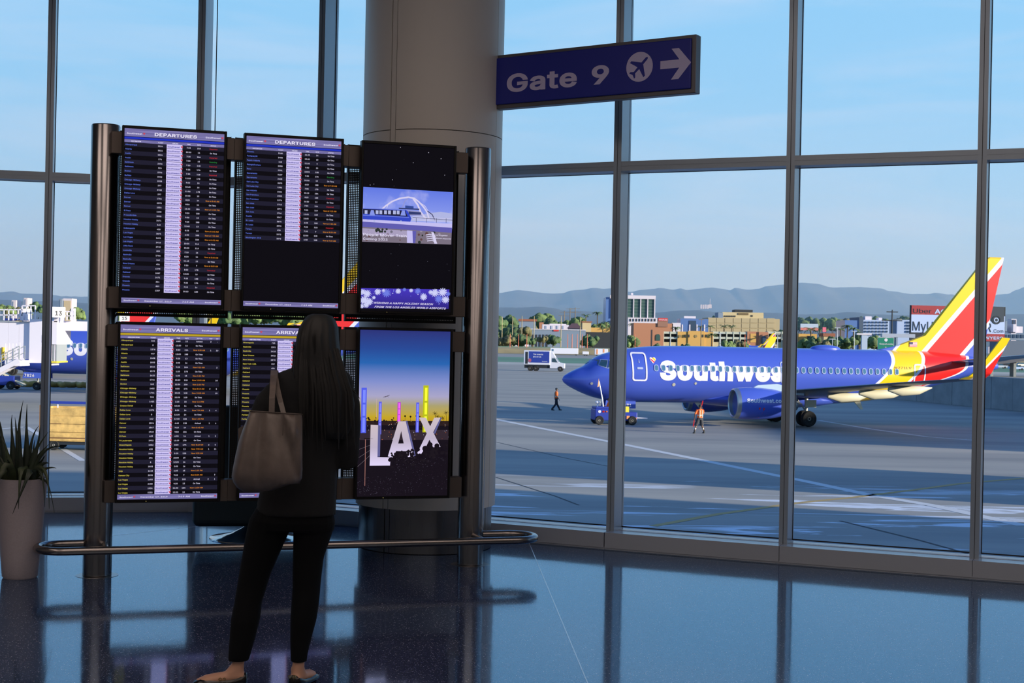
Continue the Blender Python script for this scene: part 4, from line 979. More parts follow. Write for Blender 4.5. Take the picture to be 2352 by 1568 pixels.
def airliner(name, loc, yaw, label, nose_no='27', reg='N271LV'):
    R_ = tag(empty(name, loc, yaw), label, 'airplane')
    ss = []; s = 0.0
    while s < 32.7: ss.append(s); s += 0.08 if s < 0.5 else 0.22 if s < 5 else 0.5
    ss.append(32.7); rings = []
    for s in ss:
        zt, zb, hw = fs_at(s); zc, hh = (zt + zb) / 2, (zt - zb) / 2
        rings.append([V((s, hw * math.cos(2 * PI * k / 44), zc + hh * math.sin(2 * PI * k / 44))) for k in range(44)])
    fus = MB().loft(rings).build('fuselage', M_fus, R_, smooth=True, angle=1.2)
    # wing-body fairing and satellite dome
    MB().ell((14.6, 0, 1.72), 5.6, 1.75, 0.62, 28, 12).build('belly_fairing', M_pblue, R_, smooth=True)
    MB().ell((19.2, 0, 5.34), 1.15, 0.55, 0.30, 24, 10).build('antenna_dome', M_pblue, R_, smooth=True)
    for i in range(36):
        s = 6.11 + 0.508 * i
        if not reg and i > 8: break
        mb = MB(); z = 3.83
        skin_ring(mb, rrect(s - .15, s + .15, z - .215, z + .215, .12), rr_in(s - .15, s + .15, z - .215, z + .215, .035, .10), M_wrim, 0.04)
        skin_poly(mb, rrect(s - .118, s + .118, z - .178, z + .178, .10), M_wglass, 0.034, .12)
        mb.build('cabin_window', None, R_)
    for pts in ([(1.60, 3.98), (1.95, 4.27), (2.36, 4.30), (2.20, 3.98)], [(2.26, 3.95), (2.46, 4.30), (2.86, 4.27), (2.70, 3.80)], [(2.80, 3.78), (2.98, 4.27), (3.34, 4.26), (3.34, 3.88)]):
        mb = MB(); cx = sum(p[0] for p in pts) / 4; cz = sum(p[1] for p in pts) / 4
        big = [(cx + (a - cx) * 1.12, cz + (b - cz) * 1.2) for a, b in pts]
        skin_poly(mb, big, M_wrim, 0.012, .1); skin_poly(mb, pts, M_cgl, 0.026, .1); mb.build('cockpit_window', None, R_)
    for s0, s1, z0, z1, m in ((4.44, 5.48, 2.93, 4.86, M_pwhite), (25.3, 26.25, 2.9, 4.4, M_pwhite)):
        mb = MB(); skin_ring(mb, rrect(s0, s1, z0, z1, .18), rr_in(s0, s1, z0, z1, .1, .12), m, 0.02)
        if s0 < 10: skin_poly(mb, rrect(4.78, 5.18, 3.72, 3.86, .05), M_wrim, .02); skin_poly(mb, [(4.9, 4.15), (4.98, 4.15), (4.94, 4.4)], M_wrim, .02)
        mb.build('cabin_door', None, R_)
    if nose_no == '27':
        mb = MB(); skin_ring(mb, rrect(15.1, 16.2, 2.95, 4.4, .15), rr_in(15.1, 16.2, 2.95, 4.4, .07, .1), M_wrim, 0.02); mb.build('service_door', None, R_)
    mb = MB(); skin_text(mb, 'Southwest', 6.35, 3.12, 1.58, 9.75, M_pwhite, 0.052); mb.build('airline_name', None, R_)
    mb = MB()
    for pts, m in (([(5.72, 4.38), (5.92, 4.12), (6.15, 4.40), (6.10, 4.52), (6.0, 4.55), (5.93, 4.46), (5.82, 4.56), (5.72, 4.5)], M_pwhite), ([(5.75, 4.39), (5.98, 4.16), (6.04, 4.24), (5.78, 4.47)], M_pred), ([(5.86, 4.50), (6.07, 4.28), (6.12, 4.41), (6.0, 4.52)], M_pyel)): skin_poly(mb, pts, m, 0.014 if m is M_pwhite else 0.02)
    mb.build('heart_emblem', None, R_)
    mb = MB()
    for s, z, r in ((7.4, 2.72, .12), (8.95, 2.82, .09), (1.75, 2.7, .09)): skin_poly(mb, [(s + r * math.cos(k * PI / 5), z + r * math.sin(k * PI / 5)) for k in range(10)], M_hub, .018)
    mb.build('access_port', None, R_)
    if reg:
        mb = MB(); skin_text(mb, reg, 23.75, 4.03, 0.24, 1.35, M_num, 0.0, res=2); mb.build('registration', None, R_)
    # tail
    fin = [(23.0, 5.34), (24.4, 5.62), (25.1, 5.86), (26.7, 6.45), (27.25, 7.1), (30.9, 11.43), (31.55, 12.15), (31.9, 12.28), (33.05, 12.28), (32.9, 11.6), (31.45, 5.2), (31.2, 4.7), (27, 5.0)]
    def finring(y, sh):
        c = V((30, 0, 7)); return [V((x + (c.x - x) * sh, y, z + (c.z - z) * sh * .4)) for x, z in fin]
    mb = MB().loft([finring(-0.16, 0.05), finring(-0.02, 0.0), finring(0.02, 0.0), finring(0.16, 0.05)]); mb.build('tail_fin', M_fin, R_)
    mb = MB(); y = -0.165
    for pts in ([(26.75, 6.42), (26.9, 6.4), (31.2, 11.55), (31.1, 11.6)],): mb.add([V((a, y + .1, b)) for a, b in pts], [(0, 1, 2, 3)], M_pblue)
    mb.build('fin_edge', None, R_)
    if reg:
        mb = MB(); mb.add([V((25.6, -0.2, 5.62)), V((26.2, -0.2, 5.62)), V((26.2, -0.2, 5.98)), V((25.6, -0.2, 5.98))], [(0, 1, 2, 3)], M_pwhite)
        for k in range(4): mb.add([V((25.6, -0.204, 5.63 + k * .09)), V((26.2, -0.204, 5.63 + k * .09)), V((26.2, -0.204, 5.675 + k * .09)), V((25.6, -0.204, 5.675 + k * .09))], [(0, 1, 2, 3)], M_pred)
        mb.add([V((25.6, -0.208, 5.8)), V((25.86, -0.208, 5.8)), V((25.86, -0.208, 5.98)), V((25.6, -0.208, 5.98))], [(0, 1, 2, 3)], mat('flag_blue', (34, 40, 90)))
        mb.build('small_flag', None, R_)
    for sd_ in (-1, 1):
        mb = MB().loft([airfoil(28.2, 31.9, .05, 4.55, 0.4 * sd_), airfoil(29.4, 32.2, .05, 4.85, 2.6 * sd_), airfoil(31.6, 33.2, .045, 5.3, 7.0 * sd_)]); mb.build('stabilizer', mat('polished_wing', (190, 192, 196), 0.18, 0.6), R_, smooth=True, angle=.9)
        wg = MB().loft([airfoil(11.6, 18.9, .055, 1.95, 1.2 * sd_), airfoil(12.4, 18.8, .05, 2.15, 2.6 * sd_), airfoil(14.4, 18.8, .05, 2.55, 5.6 * sd_), airfoil(18.2, 20.9, .045, 3.35, 13.0 * sd_), airfoil(20.1, 21.7, .045, 3.75, 17.0 * sd_)])
        wg.build('wing', M_wing, R_, smooth=True, angle=.9)
        wl = [V((20.15, 17.0 * sd_, 3.72)), V((21.72, 17.0 * sd_, 3.72)), V((21.95, 17.45 * sd_, 4.1)), V((22.88, 17.9 * sd_, 6.22)), V((22.35, 17.9 * sd_, 6.24)), V((21.1, 17.5 * sd_, 4.35)), V((20.6, 17.3 * sd_, 3.9))]
        MB().prism(wl, (0, -0.09 * sd_, 0.03)).build('winglet', M_let, R_)
        for y, s0, l_, z in ((5.0, 17.2, 3.2, 2.2), (8.3, 17.9, 3.4, 2.55), (11.0, 18.6, 3.0, 2.9)):
            mb = MB().tube([(s0, y * sd_, z), (s0 + l_ * .3, y * sd_, z - .12), (s0 + l_ * .7, y * sd_, z - .05), (s0 + l_, y * sd_, z + .12)], [.12, .27, .22, .03], 12, flat=1.25); mb.build('flap_fairing', M_cream, R_, smooth=True)
        # engine
        E_ = empty('engine', (10.5, 4.83 * sd_, 1.62), 0, R_)
        Mx = Matrix.Rotation(PI / 2, 4, 'Y')
        MB().lathe([(0.80, 0.35), (0.83, 0.06), (0.90, 0.0), (0.99, 0.05), (1.03, 0.28)], seg=40, M=Mx).build('inlet_lip', M_lip, E_, smooth=True)
        MB().lathe([(1.03, 0.28), (1.08, 0.9), (1.08, 1.8), (1.0, 2.7), (0.86, 3.4), (0.80, 3.4)], seg=40, M=Mx).build('nacelle', M_pblue, E_, smooth=True)
        MB().lathe([(0.80, 0.35), (0.78, 0.9), (0.0001, 0.95)], seg=32, M=Mx).build('inlet_duct', M_int, E_, smooth=True, angle=.6)
        MB().lathe([(0.0001, 0.5), (0.12, 0.62), (0.24, 0.95)], seg=20, M=Mx).build('spinner', M_lip, E_, smooth=True)
        MB().lathe([(0.62, 3.3), (0.56, 4.0), (0.42, 4.5), (0.2, 4.6), (0.0001, 5.0)], seg=24, M=Mx).build('exhaust', M_lip, E_, smooth=True)
        mb = MB()
        if sd_ < 0:
            def nac(x, zz, lift=0.014):
                r = 1.03 + 0.05 * min(1, max(0, (x - .28) / .6)); q = max(-1, min(1, zz / r)); return V((x, -math.sqrt(1 - q * q) * (r + lift), zz))
            vs, fs, wd = glyphs('Southwest.com', 0.03, 0, 2); mb.add([nac(0.62 + p[0] / wd * 2.7, 0.12 + p[1] / .73 * .34, .014 + .0008 * p[2]) for p in vs], fs, M_pwhite)
            for x, zz in ((1.5, -.28), (1.8, -.3)): mb.add([nac(x + .06 * math.cos(k), zz + .09 * math.sin(k), .02) for k in (0, 1.2, 2.4, 3.6, 4.8)], [(0, 1, 2, 3, 4)], M_pred)
            mb.add([nac(1.78, -.35, .02), nac(1.84, -.35, .02), nac(1.74, -.62, .02), nac(1.62, -.9, .02), nac(1.56, -.9, .02)], [(0, 1, 2, 3, 4)], M_pred)
            mb.build('engine_lettering', None, E_)
        MB().prism([V((11.6, 4.75 * sd_, 2.5)), V((15.5, 4.75 * sd_, 2.2)), V((15.5, 4.75 * sd_, 2.5)), V((13.6, 4.75 * sd_, 2.95)), V((12.2, 4.75 * sd_, 2.85))], (0, 0.22 * sd_, 0)).build('pylon', mat('pylon_pale', (170, 190, 205), .35), R_)
        # main gear
        G_ = empty('main_gear', (16.6, 2.86 * sd_, 0), 0, R_); wm = wheel_mesh(0.55, 0.36)
        for dy in (-.43, .43): part('wheel', wm, G_, (0, dy * 1.0, 0.55))
        MB().tube([(0, 0, .55), (0, 0, 2.0)], [.09, .13], 12).tube([(0, 0, 1.0), (-.7, -.2 * sd_, 2.0)], .05, 8).tube([(0, -.43, .55), (0, .43, .55)], .07, 10).build('strut', M_strut, G_)
        MB().box(-.35, .45, -.05 - (.6 if sd_ < 0 else -.6), 0.05 - (.6 if sd_ < 0 else -.6), 1.35, 1.85).build('gear_door', M_cream, G_)
    G_ = empty('nose_gear', (4.0, 0, 0), 0, R_); wm = wheel_mesh(0.34, 0.22)
    for dy in (-.22, .22): part('wheel', wm, G_, (0, dy, 0.34))
    MB().tube([(0, 0, .34), (0.05, 0, 1.6)], [.06, .09], 10).tube([(0, -.22, .34), (0, .22, .34)], .05, 8).tube([(0, 0, .9), (.8, 0, 1.6)], .035, 8).build('strut', M_strut, G_)
    for sd_ in (-1, 1): MB().prism([V((-1.0, .45 * sd_, 1.55)), V((1.1, .45 * sd_, 1.55)), V((1.1, .5 * sd_, 1.0)), V((-1.1, .5 * sd_, 1.0))], (0, .04 * sd_, 0)).build('gear_door', M_pblue, G_)
    MB().add([*[V((0, 0, 0))]] and [V((a - 0.0, -0.0, b)) for a, b in ()], []) 
    mb = MB()
    if nose_no: put_text(mb, nose_no + ('1' if nose_no == '27' else ''), 0.25, 1.1, 0.3, M_pwhite, lambda x, z: V((x, -0.555, z)), 'L', .02); mb.build('door_number', None, G_)
    # small belly masts and lamps
    for s, z in ((9.3, 1.25), (21.3, 1.35)): MB().prism([V((s, -.3, z + .35)), V((s + .5, -.3, z + .35)), V((s + .75, -.3, z - .25)), V((s + .55, -.3, z - .25))], (0, .08, 0)).build('belly_fin', M_cream, R_)
    return R_
P0 = aty(1293, 790, 98.1)
plane = airliner('airliner', (P0.x, 98.1, AZ), PYAW, 'blue airliner with yellow and red tail taxiing beyond the right windows')
Z2 = 121.5; P1 = aty(-20, 760, Z2)
plane2 = copy_tree(plane, None, (P1.x, Z2, AZ + UP), 0.0, 'blue airliner parked at the jet bridge, mostly behind the display stand')
for gch in plane2.children:
    if gch.name.startswith('nose_gear'):
        for c in list(gch.children):
            if c.name.startswith('door_number'):
                mb = MB(); put_text(mb, '7826', -0.95, 1.12, 0.34, M_pwhite, lambda x, z: V((x, -0.555, z)), 'L', .02); me = mb.mesh('door_number'); c.data = me
    if gch.name.startswith('registration'): bpy.data.objects.remove(gch)
P3 = aty(1782, 790, 756)
plane3 = copy_tree(plane, None, (P3.x - 33.3, 756, AZ), 0.0, 'far parked airliner whose tail fin shows above the blue fuselage')
for gch in list(plane3.children):
    if gch.name.split('.')[0] in ('cabin_window', 'registration', 'access_port', 'small_flag', 'belly_fin', 'heart_emblem', 'cockpit_window'): bpy.data.objects.remove(gch)

# ================================================================== PEOPLE
def ellring(c, rx, ry, n=16, rot=0.0, tilt=0.0):
    out = []
    for k in range(n):
        t = 2 * PI * k / n; x, y = rx * math.cos(t), ry * math.sin(t)
        out.append(V(c) + V((x * math.cos(rot) - y * math.sin(rot), x * math.sin(rot) + y * math.cos(rot), tilt * y)))
    return out
def remeshed(mb, name, m, parent, voxel, smooth_it=2):
    o = mb.build(name, m, parent); md = o.modifiers.new('join', 'REMESH'); md.mode = 'VOXEL'; md.voxel_size = voxel; md.use_smooth_shade = True
    sm = o.modifiers.new('soft', 'SMOOTH'); sm.iterations = smooth_it; sm.factor = 0.5; return o
def hand(mb, c, d, side, k=1.0, palm_n=V((0, 0, -1))):
    """palm with five fingers: c wrist, d pointing direction"""
    d = d.normalized(); w_ = d.cross(palm_n).normalized() * side; n = palm_n.normalized()
    mb.tube([c - d * .02 * k, c + d * .03 * k, c + d * .085 * k], [.026 * k, .038 * k, .040 * k], 10, flat=.5, up=w_)
    for i, (o_, ln, r) in enumerate(((-.030, .062, .0085), (-.010, .074, .009), (.011, .070, .0088), (.030, .056, .0078))):
        b = c + d * .078 * k + w_ * o_ * k
        mb.tube([b, b + d * ln * .42 * k + n * .004 * k, b + d * ln * .75 * k + n * .018 * k, b + d * ln * .92 * k + n * .036 * k], [r * k, r * k, r * .9 * k, r * .7 * k], 8)
    b = c + d * .03 * k - w_ * .032 * k
    mb.tube([b, b - w_ * .022 * k + d * .028 * k + n * .008 * k, b - w_ * .026 * k + d * .058 * k + n * .022 * k], [.012 * k, .0105 * k, .008 * k], 8)
def head_mesh(mb, c, k=1.0, face=V((0, 1, 0))):
    """skull, jaw, nose, ears, brow; c = centre; face = facing direction"""
    f = face.normalized(); s = V((f.y, -f.x, 0)); up = V((0, 0, 1)); rings = []
    for z, rx, ry, fo in ((-.118, .020, .024, .050), (-.110, .036, .042, .040), (-.090, .050, .060, .022), (-.060, .060, .078, .008), (-.020, .069, .090, 0), (.025, .074, .097, -.004), (.060, .071, .094, -.006), (.090, .056, .076, -.008), (.108, .034, .048, -.008), (.116, .010, .014, -.008)):
        cc = V(c) + up * z * k + f * fo * k; rings.append([cc + (s * math.cos(t) * rx + f * math.sin(t) * ry) * k for t in [2 * PI * q / 20 for q in range(20)]])
    mb.loft(rings)
    b = V(c) + f * .082 * k
    mb.tube([b + up * .012 * k, b + f * .012 * k - up * .012 * k, b + f * .024 * k - up * .032 * k, b + f * .006 * k - up * .040 * k], [.007 * k, .009 * k, .012 * k, .008 * k], 8)
    for q in (-1, 1):
        mb.ell(V(c) + s * q * .072 * k - up * .012 * k, .010 * k, .016 * k, .030 * k, 8, 6)
        mb.ell(b + s * q * .032 * k + up * .010 * k - f * .012 * k, .016 * k, .012 * k, .012 * k, 8, 6)
    mb.tube([b - f * .01 * k + s * -.022 * k - up * .062 * k, b + f * .004 * k - up * .060 * k, b - f * .01 * k + s * .022 * k - up * .062 * k], .007 * k, 6)
    return b, s, up, f

M_skin = mat('skin', (176, 132, 108), 0.55); M_skin2 = mat('skin_dark', (120, 84, 64), 0.55)
M_hair = mat('dark_hair', (6, 6, 7), 0.65, noise_amt=0.3, noise_scale=60); M_jacket = mat('black_jacket', (4, 6, 11), 0.92, bump=0.002, noise_scale=40); M_trouser = mat('black_trousers', (5, 6, 10), 0.95, spec=.2)
M_shoe = mat('black_patent', (12, 13, 16), 0.22); M_gold = mat('gold_buckle', (214, 178, 110), 0.25, 1.0); M_eye = mat('eye_white', (220, 216, 210), 0.2); M_iris = mat('iris', (40, 26, 18), 0.15); M_lipc = mat('lips', (150, 84, 78), 0.5)
WY = 6.35
def Wp(px, py, dy=0.0): return aty(px, py, WY + dy) if dy == 0 else V((aty(px, py, WY).x, WY + dy, aty(px, py, WY).z))
MPP = WY / F                                  # metres per pixel at the woman's distance
woman = tag(empty('person', (Wp(650, 1575).x, WY, 0)), 'woman with long dark hair in black jacket and trousers reading the screens', 'person')
WO = V(woman.location)
def wl(p): return V(p) - WO
def ring_px(y, x0, x1, dyc, ry, n=24, sq=1.0):
    c = Wp((x0 + x1) / 2, y); c.y = WY + dyc; rx = (x1 - x0) / 2 * MPP; out = []
    for k in range(n):
        t = 2 * PI * k / n; cx, sy = math.cos(t), math.sin(t)
        out.append(wl(c + V((math.copysign(abs(cx) ** sq, cx) * rx, math.copysign(abs(sy) ** sq, sy) * ry, 0))))
    return out
# body (one continuous surface): head, neck, trunk, arms, hands, legs, feet
B = MB(); hc = wl(Wp(733, 790)); hc.y = 0.03
fb, fs_, fu, ff = head_mesh(B, hc, 1.0)
B.tube([hc + V((0, -.01, -.07)), hc + V((0, -.02, -.17))], [.052, .056], 14)
B.loft([ring_px(840, 700, 762, 0.0, .055), ring_px(856, 672, 782, 0.0, .08), ring_px(880, 650, 790, 0.0, .095), ring_px(920, 645, 784, 0.0, .105), ring_px(1000, 652, 768, 0.01, .095), ring_px(1060, 628, 768, 0, .11), ring_px(1120, 600, 762, 0, .12), ring_px(1180, 588, 760, 0, .12), ring_px(1205, 600, 752, 0, .09)])
legL = [(622, 1170, 30, 0), (614, 1215, 32, .01), (596, 1290, 27, .012), (577, 1355, 22, .012), (570, 1390, 21, 0), (560, 1450, 18, -.01), (550, 1515, 14, -.02), (546, 1548, 15, -.02)]
legR = [(722, 1170, 30, 0), (719, 1215, 32, .01), (706, 1290, 26, .012), (703, 1355, 22, .012), (701, 1390, 21, 0), (696, 1450, 18, -.01), (688, 1515, 14, -.02), (684, 1548, 15, -.02)]
for lg in (legL, legR): B.tube([wl(Wp(x, y, dy)) for x, y, r, dy in lg], [r * MPP for *_, r, _ in [(0, 0, q[2], 0) for q in lg]], 14)
fl0 = -0.0
aL = wl(Wp(546, 1550, -.02)); aR = wl(Wp(684, 1550, -.02))
for a, d in ((aL, V((-0.97, -0.12, 0)).normalized()), (aR, V((0.28, 0.96, 0)).normalized())):
    hz = V((a.x, a.y, 0.042)); h0 = hz - d * .035
    B.tube([V((h0.x, h0.y, .045)), V((hz.x, hz.y, .05)), hz + d * .07 + V((0, 0, .0)), hz + d * .13 + V((0, 0, -.012)), hz + d * .175 + V((0, 0, -.02))], [.024, .032, .034, .036, .02], 12, flat=.72, up=V((-d.y, d.x, 0)))
    B.tube([a + V((0, 0, .04)), V((hz.x, hz.y, .055)) + d * .02], [.030, .034], 12)
shL, elL, haL = wl(Wp(646, 902)), wl(Wp(603, 1035, .02)), wl(Wp(650, 1040, .27))
shR, elR, haR = wl(Wp(780, 904)), wl(Wp(800, 1058, .03)), wl(Wp(748, 985, .27))
for a, b, c in ((shL, elL, haL), (shR, elR, haR)): B.tube([a, (a + b) / 2, b, (b + c) / 2, c], [.036, .034, .034, .032, .025], 12)
hand(B, haL, V((.35, .9, .1)), -1, 1.0); hand(B, haR, V((-.35, .85, .25)), 1, 1.0)
body = remeshed(B, 'body', M_skin, woman, 0.0075, 3)
for q in (-1, 1):
    MB().ell(fb + fs_ * q * .032 + fu * .010 - ff * .004, .012, .008, .007, 12, 8, M_eye).ell(fb + fs_ * q * .032 + fu * .010 + ff * .0015, .005, .004, .005, 10, 6, M_iris).build('eye', None, woman, smooth=True)
MB().tube([fb - fs_ * .02 - fu * .062 + ff * .003, fb + ff * .012 - fu * .060, fb + fs_ * .02 - fu * .062 + ff * .003], .0055, 8).build('lips', M_lipc, woman, smooth=True)
# jacket with sleeves
J = MB()
J.loft([ring_px(836, 698, 776, .0, .062), ring_px(845, 672, 790, 0, .08), ring_px(856, 642, 803, 0, .098), ring_px(872, 622, 812, 0, .112), ring_px(900, 614, 812, 0, .122), ring_px(940, 622, 800, 0, .124), ring_px(1000, 634, 785, 0, .116), ring_px(1050, 622, 776, 0, .122), ring_px(1100, 604, 774, 0, .13), ring_px(1150, 592, 772, 0, .134), ring_px(1180, 588, 771, 0, .136)])
slL = [(634, 896, 24), (616, 925, 31), (601, 962, 31), (594, 1000, 30), (598, 1035, 30)]
slR = [(788, 896, 25), (797, 925, 30), (800, 970, 29), (797, 1020, 29), (796, 1052, 29)]
for sl, el, ha in ((slL, elL, haL), (slR, elR, haR)):
    pts = [wl(Wp(x, y, .0)) for x, y, r in sl]; rs = [r * MPP for *_, r in sl]; J.tube(pts + [el.lerp(ha, .35), el.lerp(ha, .8), el.lerp(ha, .93)], rs + [.050, .043, .042], 16)
jk = remeshed(J, 'jacket', M_jacket, woman, 0.009, 2)
# trousers
T_ = MB()
T_.loft([ring_px(1135, 606, 758, 0, .10), ring_px(1165, 590, 764, 0, .118), ring_px(1195, 572, 770, 0, .132), ring_px(1215, 570, 768, 0, .118)])
for rows in ([(1205, 569, 671, .01), (1240, 562, 655, .01), (1280, 555, 637, .012), (1320, 548, 620, .012), (1350, 543, 611, .012), (1380, 539, 602, 0), (1420, 532, 598, -.01), (1465, 529, 587, -.015), (1500, 527, 577, -.02), (1513, 526, 573, -.02)],
             [(1205, 673, 768, .01), (1240, 673, 757, .01), (1280, 672, 743, .012), (1320, 671, 738, .012), (1350, 671, 735, .012), (1380, 670, 733, 0), (1420, 668, 728, -.01), (1465, 668, 716, -.015), (1500, 669, 708, -.02), (1516, 670, 706, -.02)]):
    T_.loft([ring_px(y, a, b, dy, (b - a) / 2 * MPP * 1.12) for y, a, b, dy in rows])
tr = remeshed(T_, 'trousers', M_trouser, woman, 0.008, 2)
# hair: a cap and long lengths with strand relief
H = MB(); hr_rows = [(721, 718, 748, .0, .05), (725, 706, 762, .01, .085), (736, 697, 770, .01, .105), (752, 689, 775, .005, .118), (775, 684, 777, -.01, .118), (800, 681, 780, -.02, .112), (822, 677, 784, -.03, .098), (845, 675, 790, -.045, .082), (870, 676, 800, -.06, .072), (895, 682, 812, -.068, .062), (925, 690, 818, -.074, .052), (955, 700, 816, -.078, .042), (985, 712, 808, -.08, .030), (1005, 728, 796, -.08, .014)]
rng = []
for i, (y, a, b, dy, ry) in enumerate(hr_rows):
    r_0 = ring_px(y, a, b, dy, ry, 64); c = sum(r_0, V((0, 0, 0))) / 64
    rng.append([c + (p - c) * (1 + (0.045 if i > 2 else 0.0) * math.sin(k * 2.35 + 1.7 * math.sin(k * .9)) ) + V((0, 0, 0)) for k, p in enumerate(r_0)])
H.loft(rng); H.build('hair', M_hair, woman, smooth=True, angle=1.2)
hs = MB(); rh = random.Random(11)
for k in range(26):
    x = rh.uniform(690, 815); p0 = wl(Wp(733 + (x - 745) * .7, 800, -.10)); p1 = wl(Wp(x, 900, -.13)); p2 = wl(Wp(x + rh.uniform(-6, 8), rh.uniform(985, 1035), -.12 + rh.uniform(-.01, .02)))
    hs.tube([p0, (p0 + p1) / 2 + V((0, -.012, 0)), p1, (p1 + p2) / 2, p2], [.004, .007, .007, .005, .001], 5)
hs.tube([wl(Wp(806, 890, -.03)), wl(Wp(822, 905, -.03)), wl(Wp(829, 916, -.03))], [.004, .002, .0006], 5)
tag(hs.build('hair_strands', M_hair, woman, smooth=True), kind='stuff')
# shoes
for a, d, nm in ((aL, V((-0.97, -0.12, 0)).normalized(), 'shoe'), (aR, V((0.28, 0.96, 0)).normalized(), 'shoe')):
    s_ = V((-d.y, d.x, 0)); S = MB(); h0 = V((a.x, a.y, 0)) - d * .045; rings = []
    def sec(t, wd, z0, z1, open_):
        c = h0 + d * t; return [c + s_ * wd * math.cos(q) + V((0, 0, z0 + (z1 - z0) * (.5 + .5 * math.sin(q)))) for q in [2 * PI * k / 16 for k in range(16)]]
    for t, wd, z1 in ((0.0, .012, .060), (.008, .026, .066), (.03, .034, .062), (.07, .036, .046), (.12, .040, .040), (.16, .043, .046), (.20, .040, .042), (.228, .024, .030), (.238, .008, .018)):
        rings.append(sec(t, wd, 0.0, z1, 0))
    sh = S.loft(rings).build(nm, M_shoe, woman, smooth=True, angle=1.0)
    bk = h0 + d * (.10 if d.x < 0 else .0) + s_ * (-.036 if d.x > 0.5 else 0) + V((0, 0, .052)) + (V((0, -.043, -.008)) if d.x < 0 else V((.0, -.018, .012)))
    Bk = MB()
    for q in (-1, 1): Bk.tube([bk + V((.009 * q + .006 * math.cos(t), 0, .006 * math.sin(t))) for t in [2 * PI * k / 8 for k in range(9)]], .0018, 6)
    Bk.build('shoe_buckle', M_gold, sh)
# tote bag
M_bag = mat('taupe_leather', (88, 78, 73), 0.45, noise_amt=0.12, noise_scale=14); M_bagd = mat('bag_seam', (70, 60, 54), .6)
BY = WY - 0.27
tote = tag(empty('tote_bag', (aty(620, 1110, BY).x, BY, aty(620, 1110, BY).z)), 'taupe leather tote bag hanging from the woman\'s left shoulder', 'bag')
TO = V(tote.location)
def bp_(px, py, dy=0.0): return aty(px, py, BY + dy) - TO
rows = [(945, 573, 694, .040), (960, 568, 695, .048), (985, 558, 695, .060), (1015, 548, 695, .070), (1045, 541, 695, .078), (1075, 535, 695, .082), (1095, 532, 694, .080), (1108, 536, 688, .070), (1120, 545, 668, .055), (1129, 560, 625, .030)]
top_slope = lambda x: (x - 573) / 121 * 8
rings = []
for i, (y, x0, x1, ry) in enumerate(rows):
    n_r = 72; ring = []
    for k in range(n_r):
        t = 2 * PI * k / n_r; cx, sy = math.cos(t), math.sin(t); sg = .55
        ux = math.copysign(abs(cx) ** sg, cx); uy = math.copysign(abs(sy) ** .8, sy); x = (x0 + x1) / 2 + ux * (x1 - x0) / 2
        f = i / (len(rows) - 1); fold = 0.0
        if uy < 0:
            for xc, sl_, wd, dep in ((618, .25, 8, .030), (636, .62, 9, -.034), (655, 1.0, 8, .034), (602, -.2, 12, -.022), (676, .45, 8, -.022), (575, -.35, 10, .018)):
                cxx = xc + (y - 945) * sl_ * .55; fold += dep * math.exp(-((x - cxx) / wd) ** 2) * min(1, f * 3 + .25) * (1 - f * .35)
        p = bp_(x, y + top_slope(x) * (1 - f) - (8 * (x - 600) / 60 if f > .8 and x > 600 else 0), uy * ry - fold); ring.append(p)
    rings.append(ring)
MB().loft(rings).build('bag_body', M_bag, tote, smooth=True, angle=1.3)
MB().tube([r + V((0, 0, .003)) for r in rings[0]] + [rings[0][0] + V((0, 0, .003))], .0028, 6).build('rim_piping', M_bagd, tote, smooth=True)
# straps over the shoulder
def ribbon(pts, wd, th, m, name, parent, side=V((1, 0, 0))):
    mb = MB(); rs = []
    for i, p in enumerate(pts):
        d = (pts[min(i + 1, len(pts) - 1)] - pts[max(i - 1, 0)]).normalized(); s_ = (side - d * side.dot(d)).normalized(); n = d.cross(s_); w_ = wd[i] if isinstance(wd, list) else wd
        rs.append([p - s_ * w_ / 2 - n * th / 2, p + s_ * w_ / 2 - n * th / 2, p + s_ * w_ / 2 + n * th / 2, p - s_ * w_ / 2 + n * th / 2])
    return mb.loft(rs).build(name, m, parent)
ribbon([bp_(624, 948, -.035), bp_(625, 915, -.03), bp_(627, 885, .06), bp_(629, 862, .16), bp_(630, 851, .23), bp_(632, 853, .33), bp_(634, 870, .40)], [.024, .024, .026, .029, .030, .030, .028], .004, M_bag, 'strap', tote)
ribbon([bp_(652, 952, -.03), bp_(645, 925, .0), bp_(637, 893, .08), bp_(632, 868, .15), bp_(631, 853, .22), bp_(633, 855, .30)], [.020, .021, .023, .026, .028, .028], .004, M_bag, 'strap', tote)
MB().prism([bp_(547, 984, .05), bp_(560, 976, .05), bp_(556, 1020, .05), bp_(548, 1040, .05)], (0, .03, 0)).build('side_pocket', M_bag, tote)
MB().tube([bp_(652, 952, -.062), bp_(651, 975, -.068), bp_(649, 1000, -.072)], .0022, 6).build('zip_pull', M_bagd, tote)

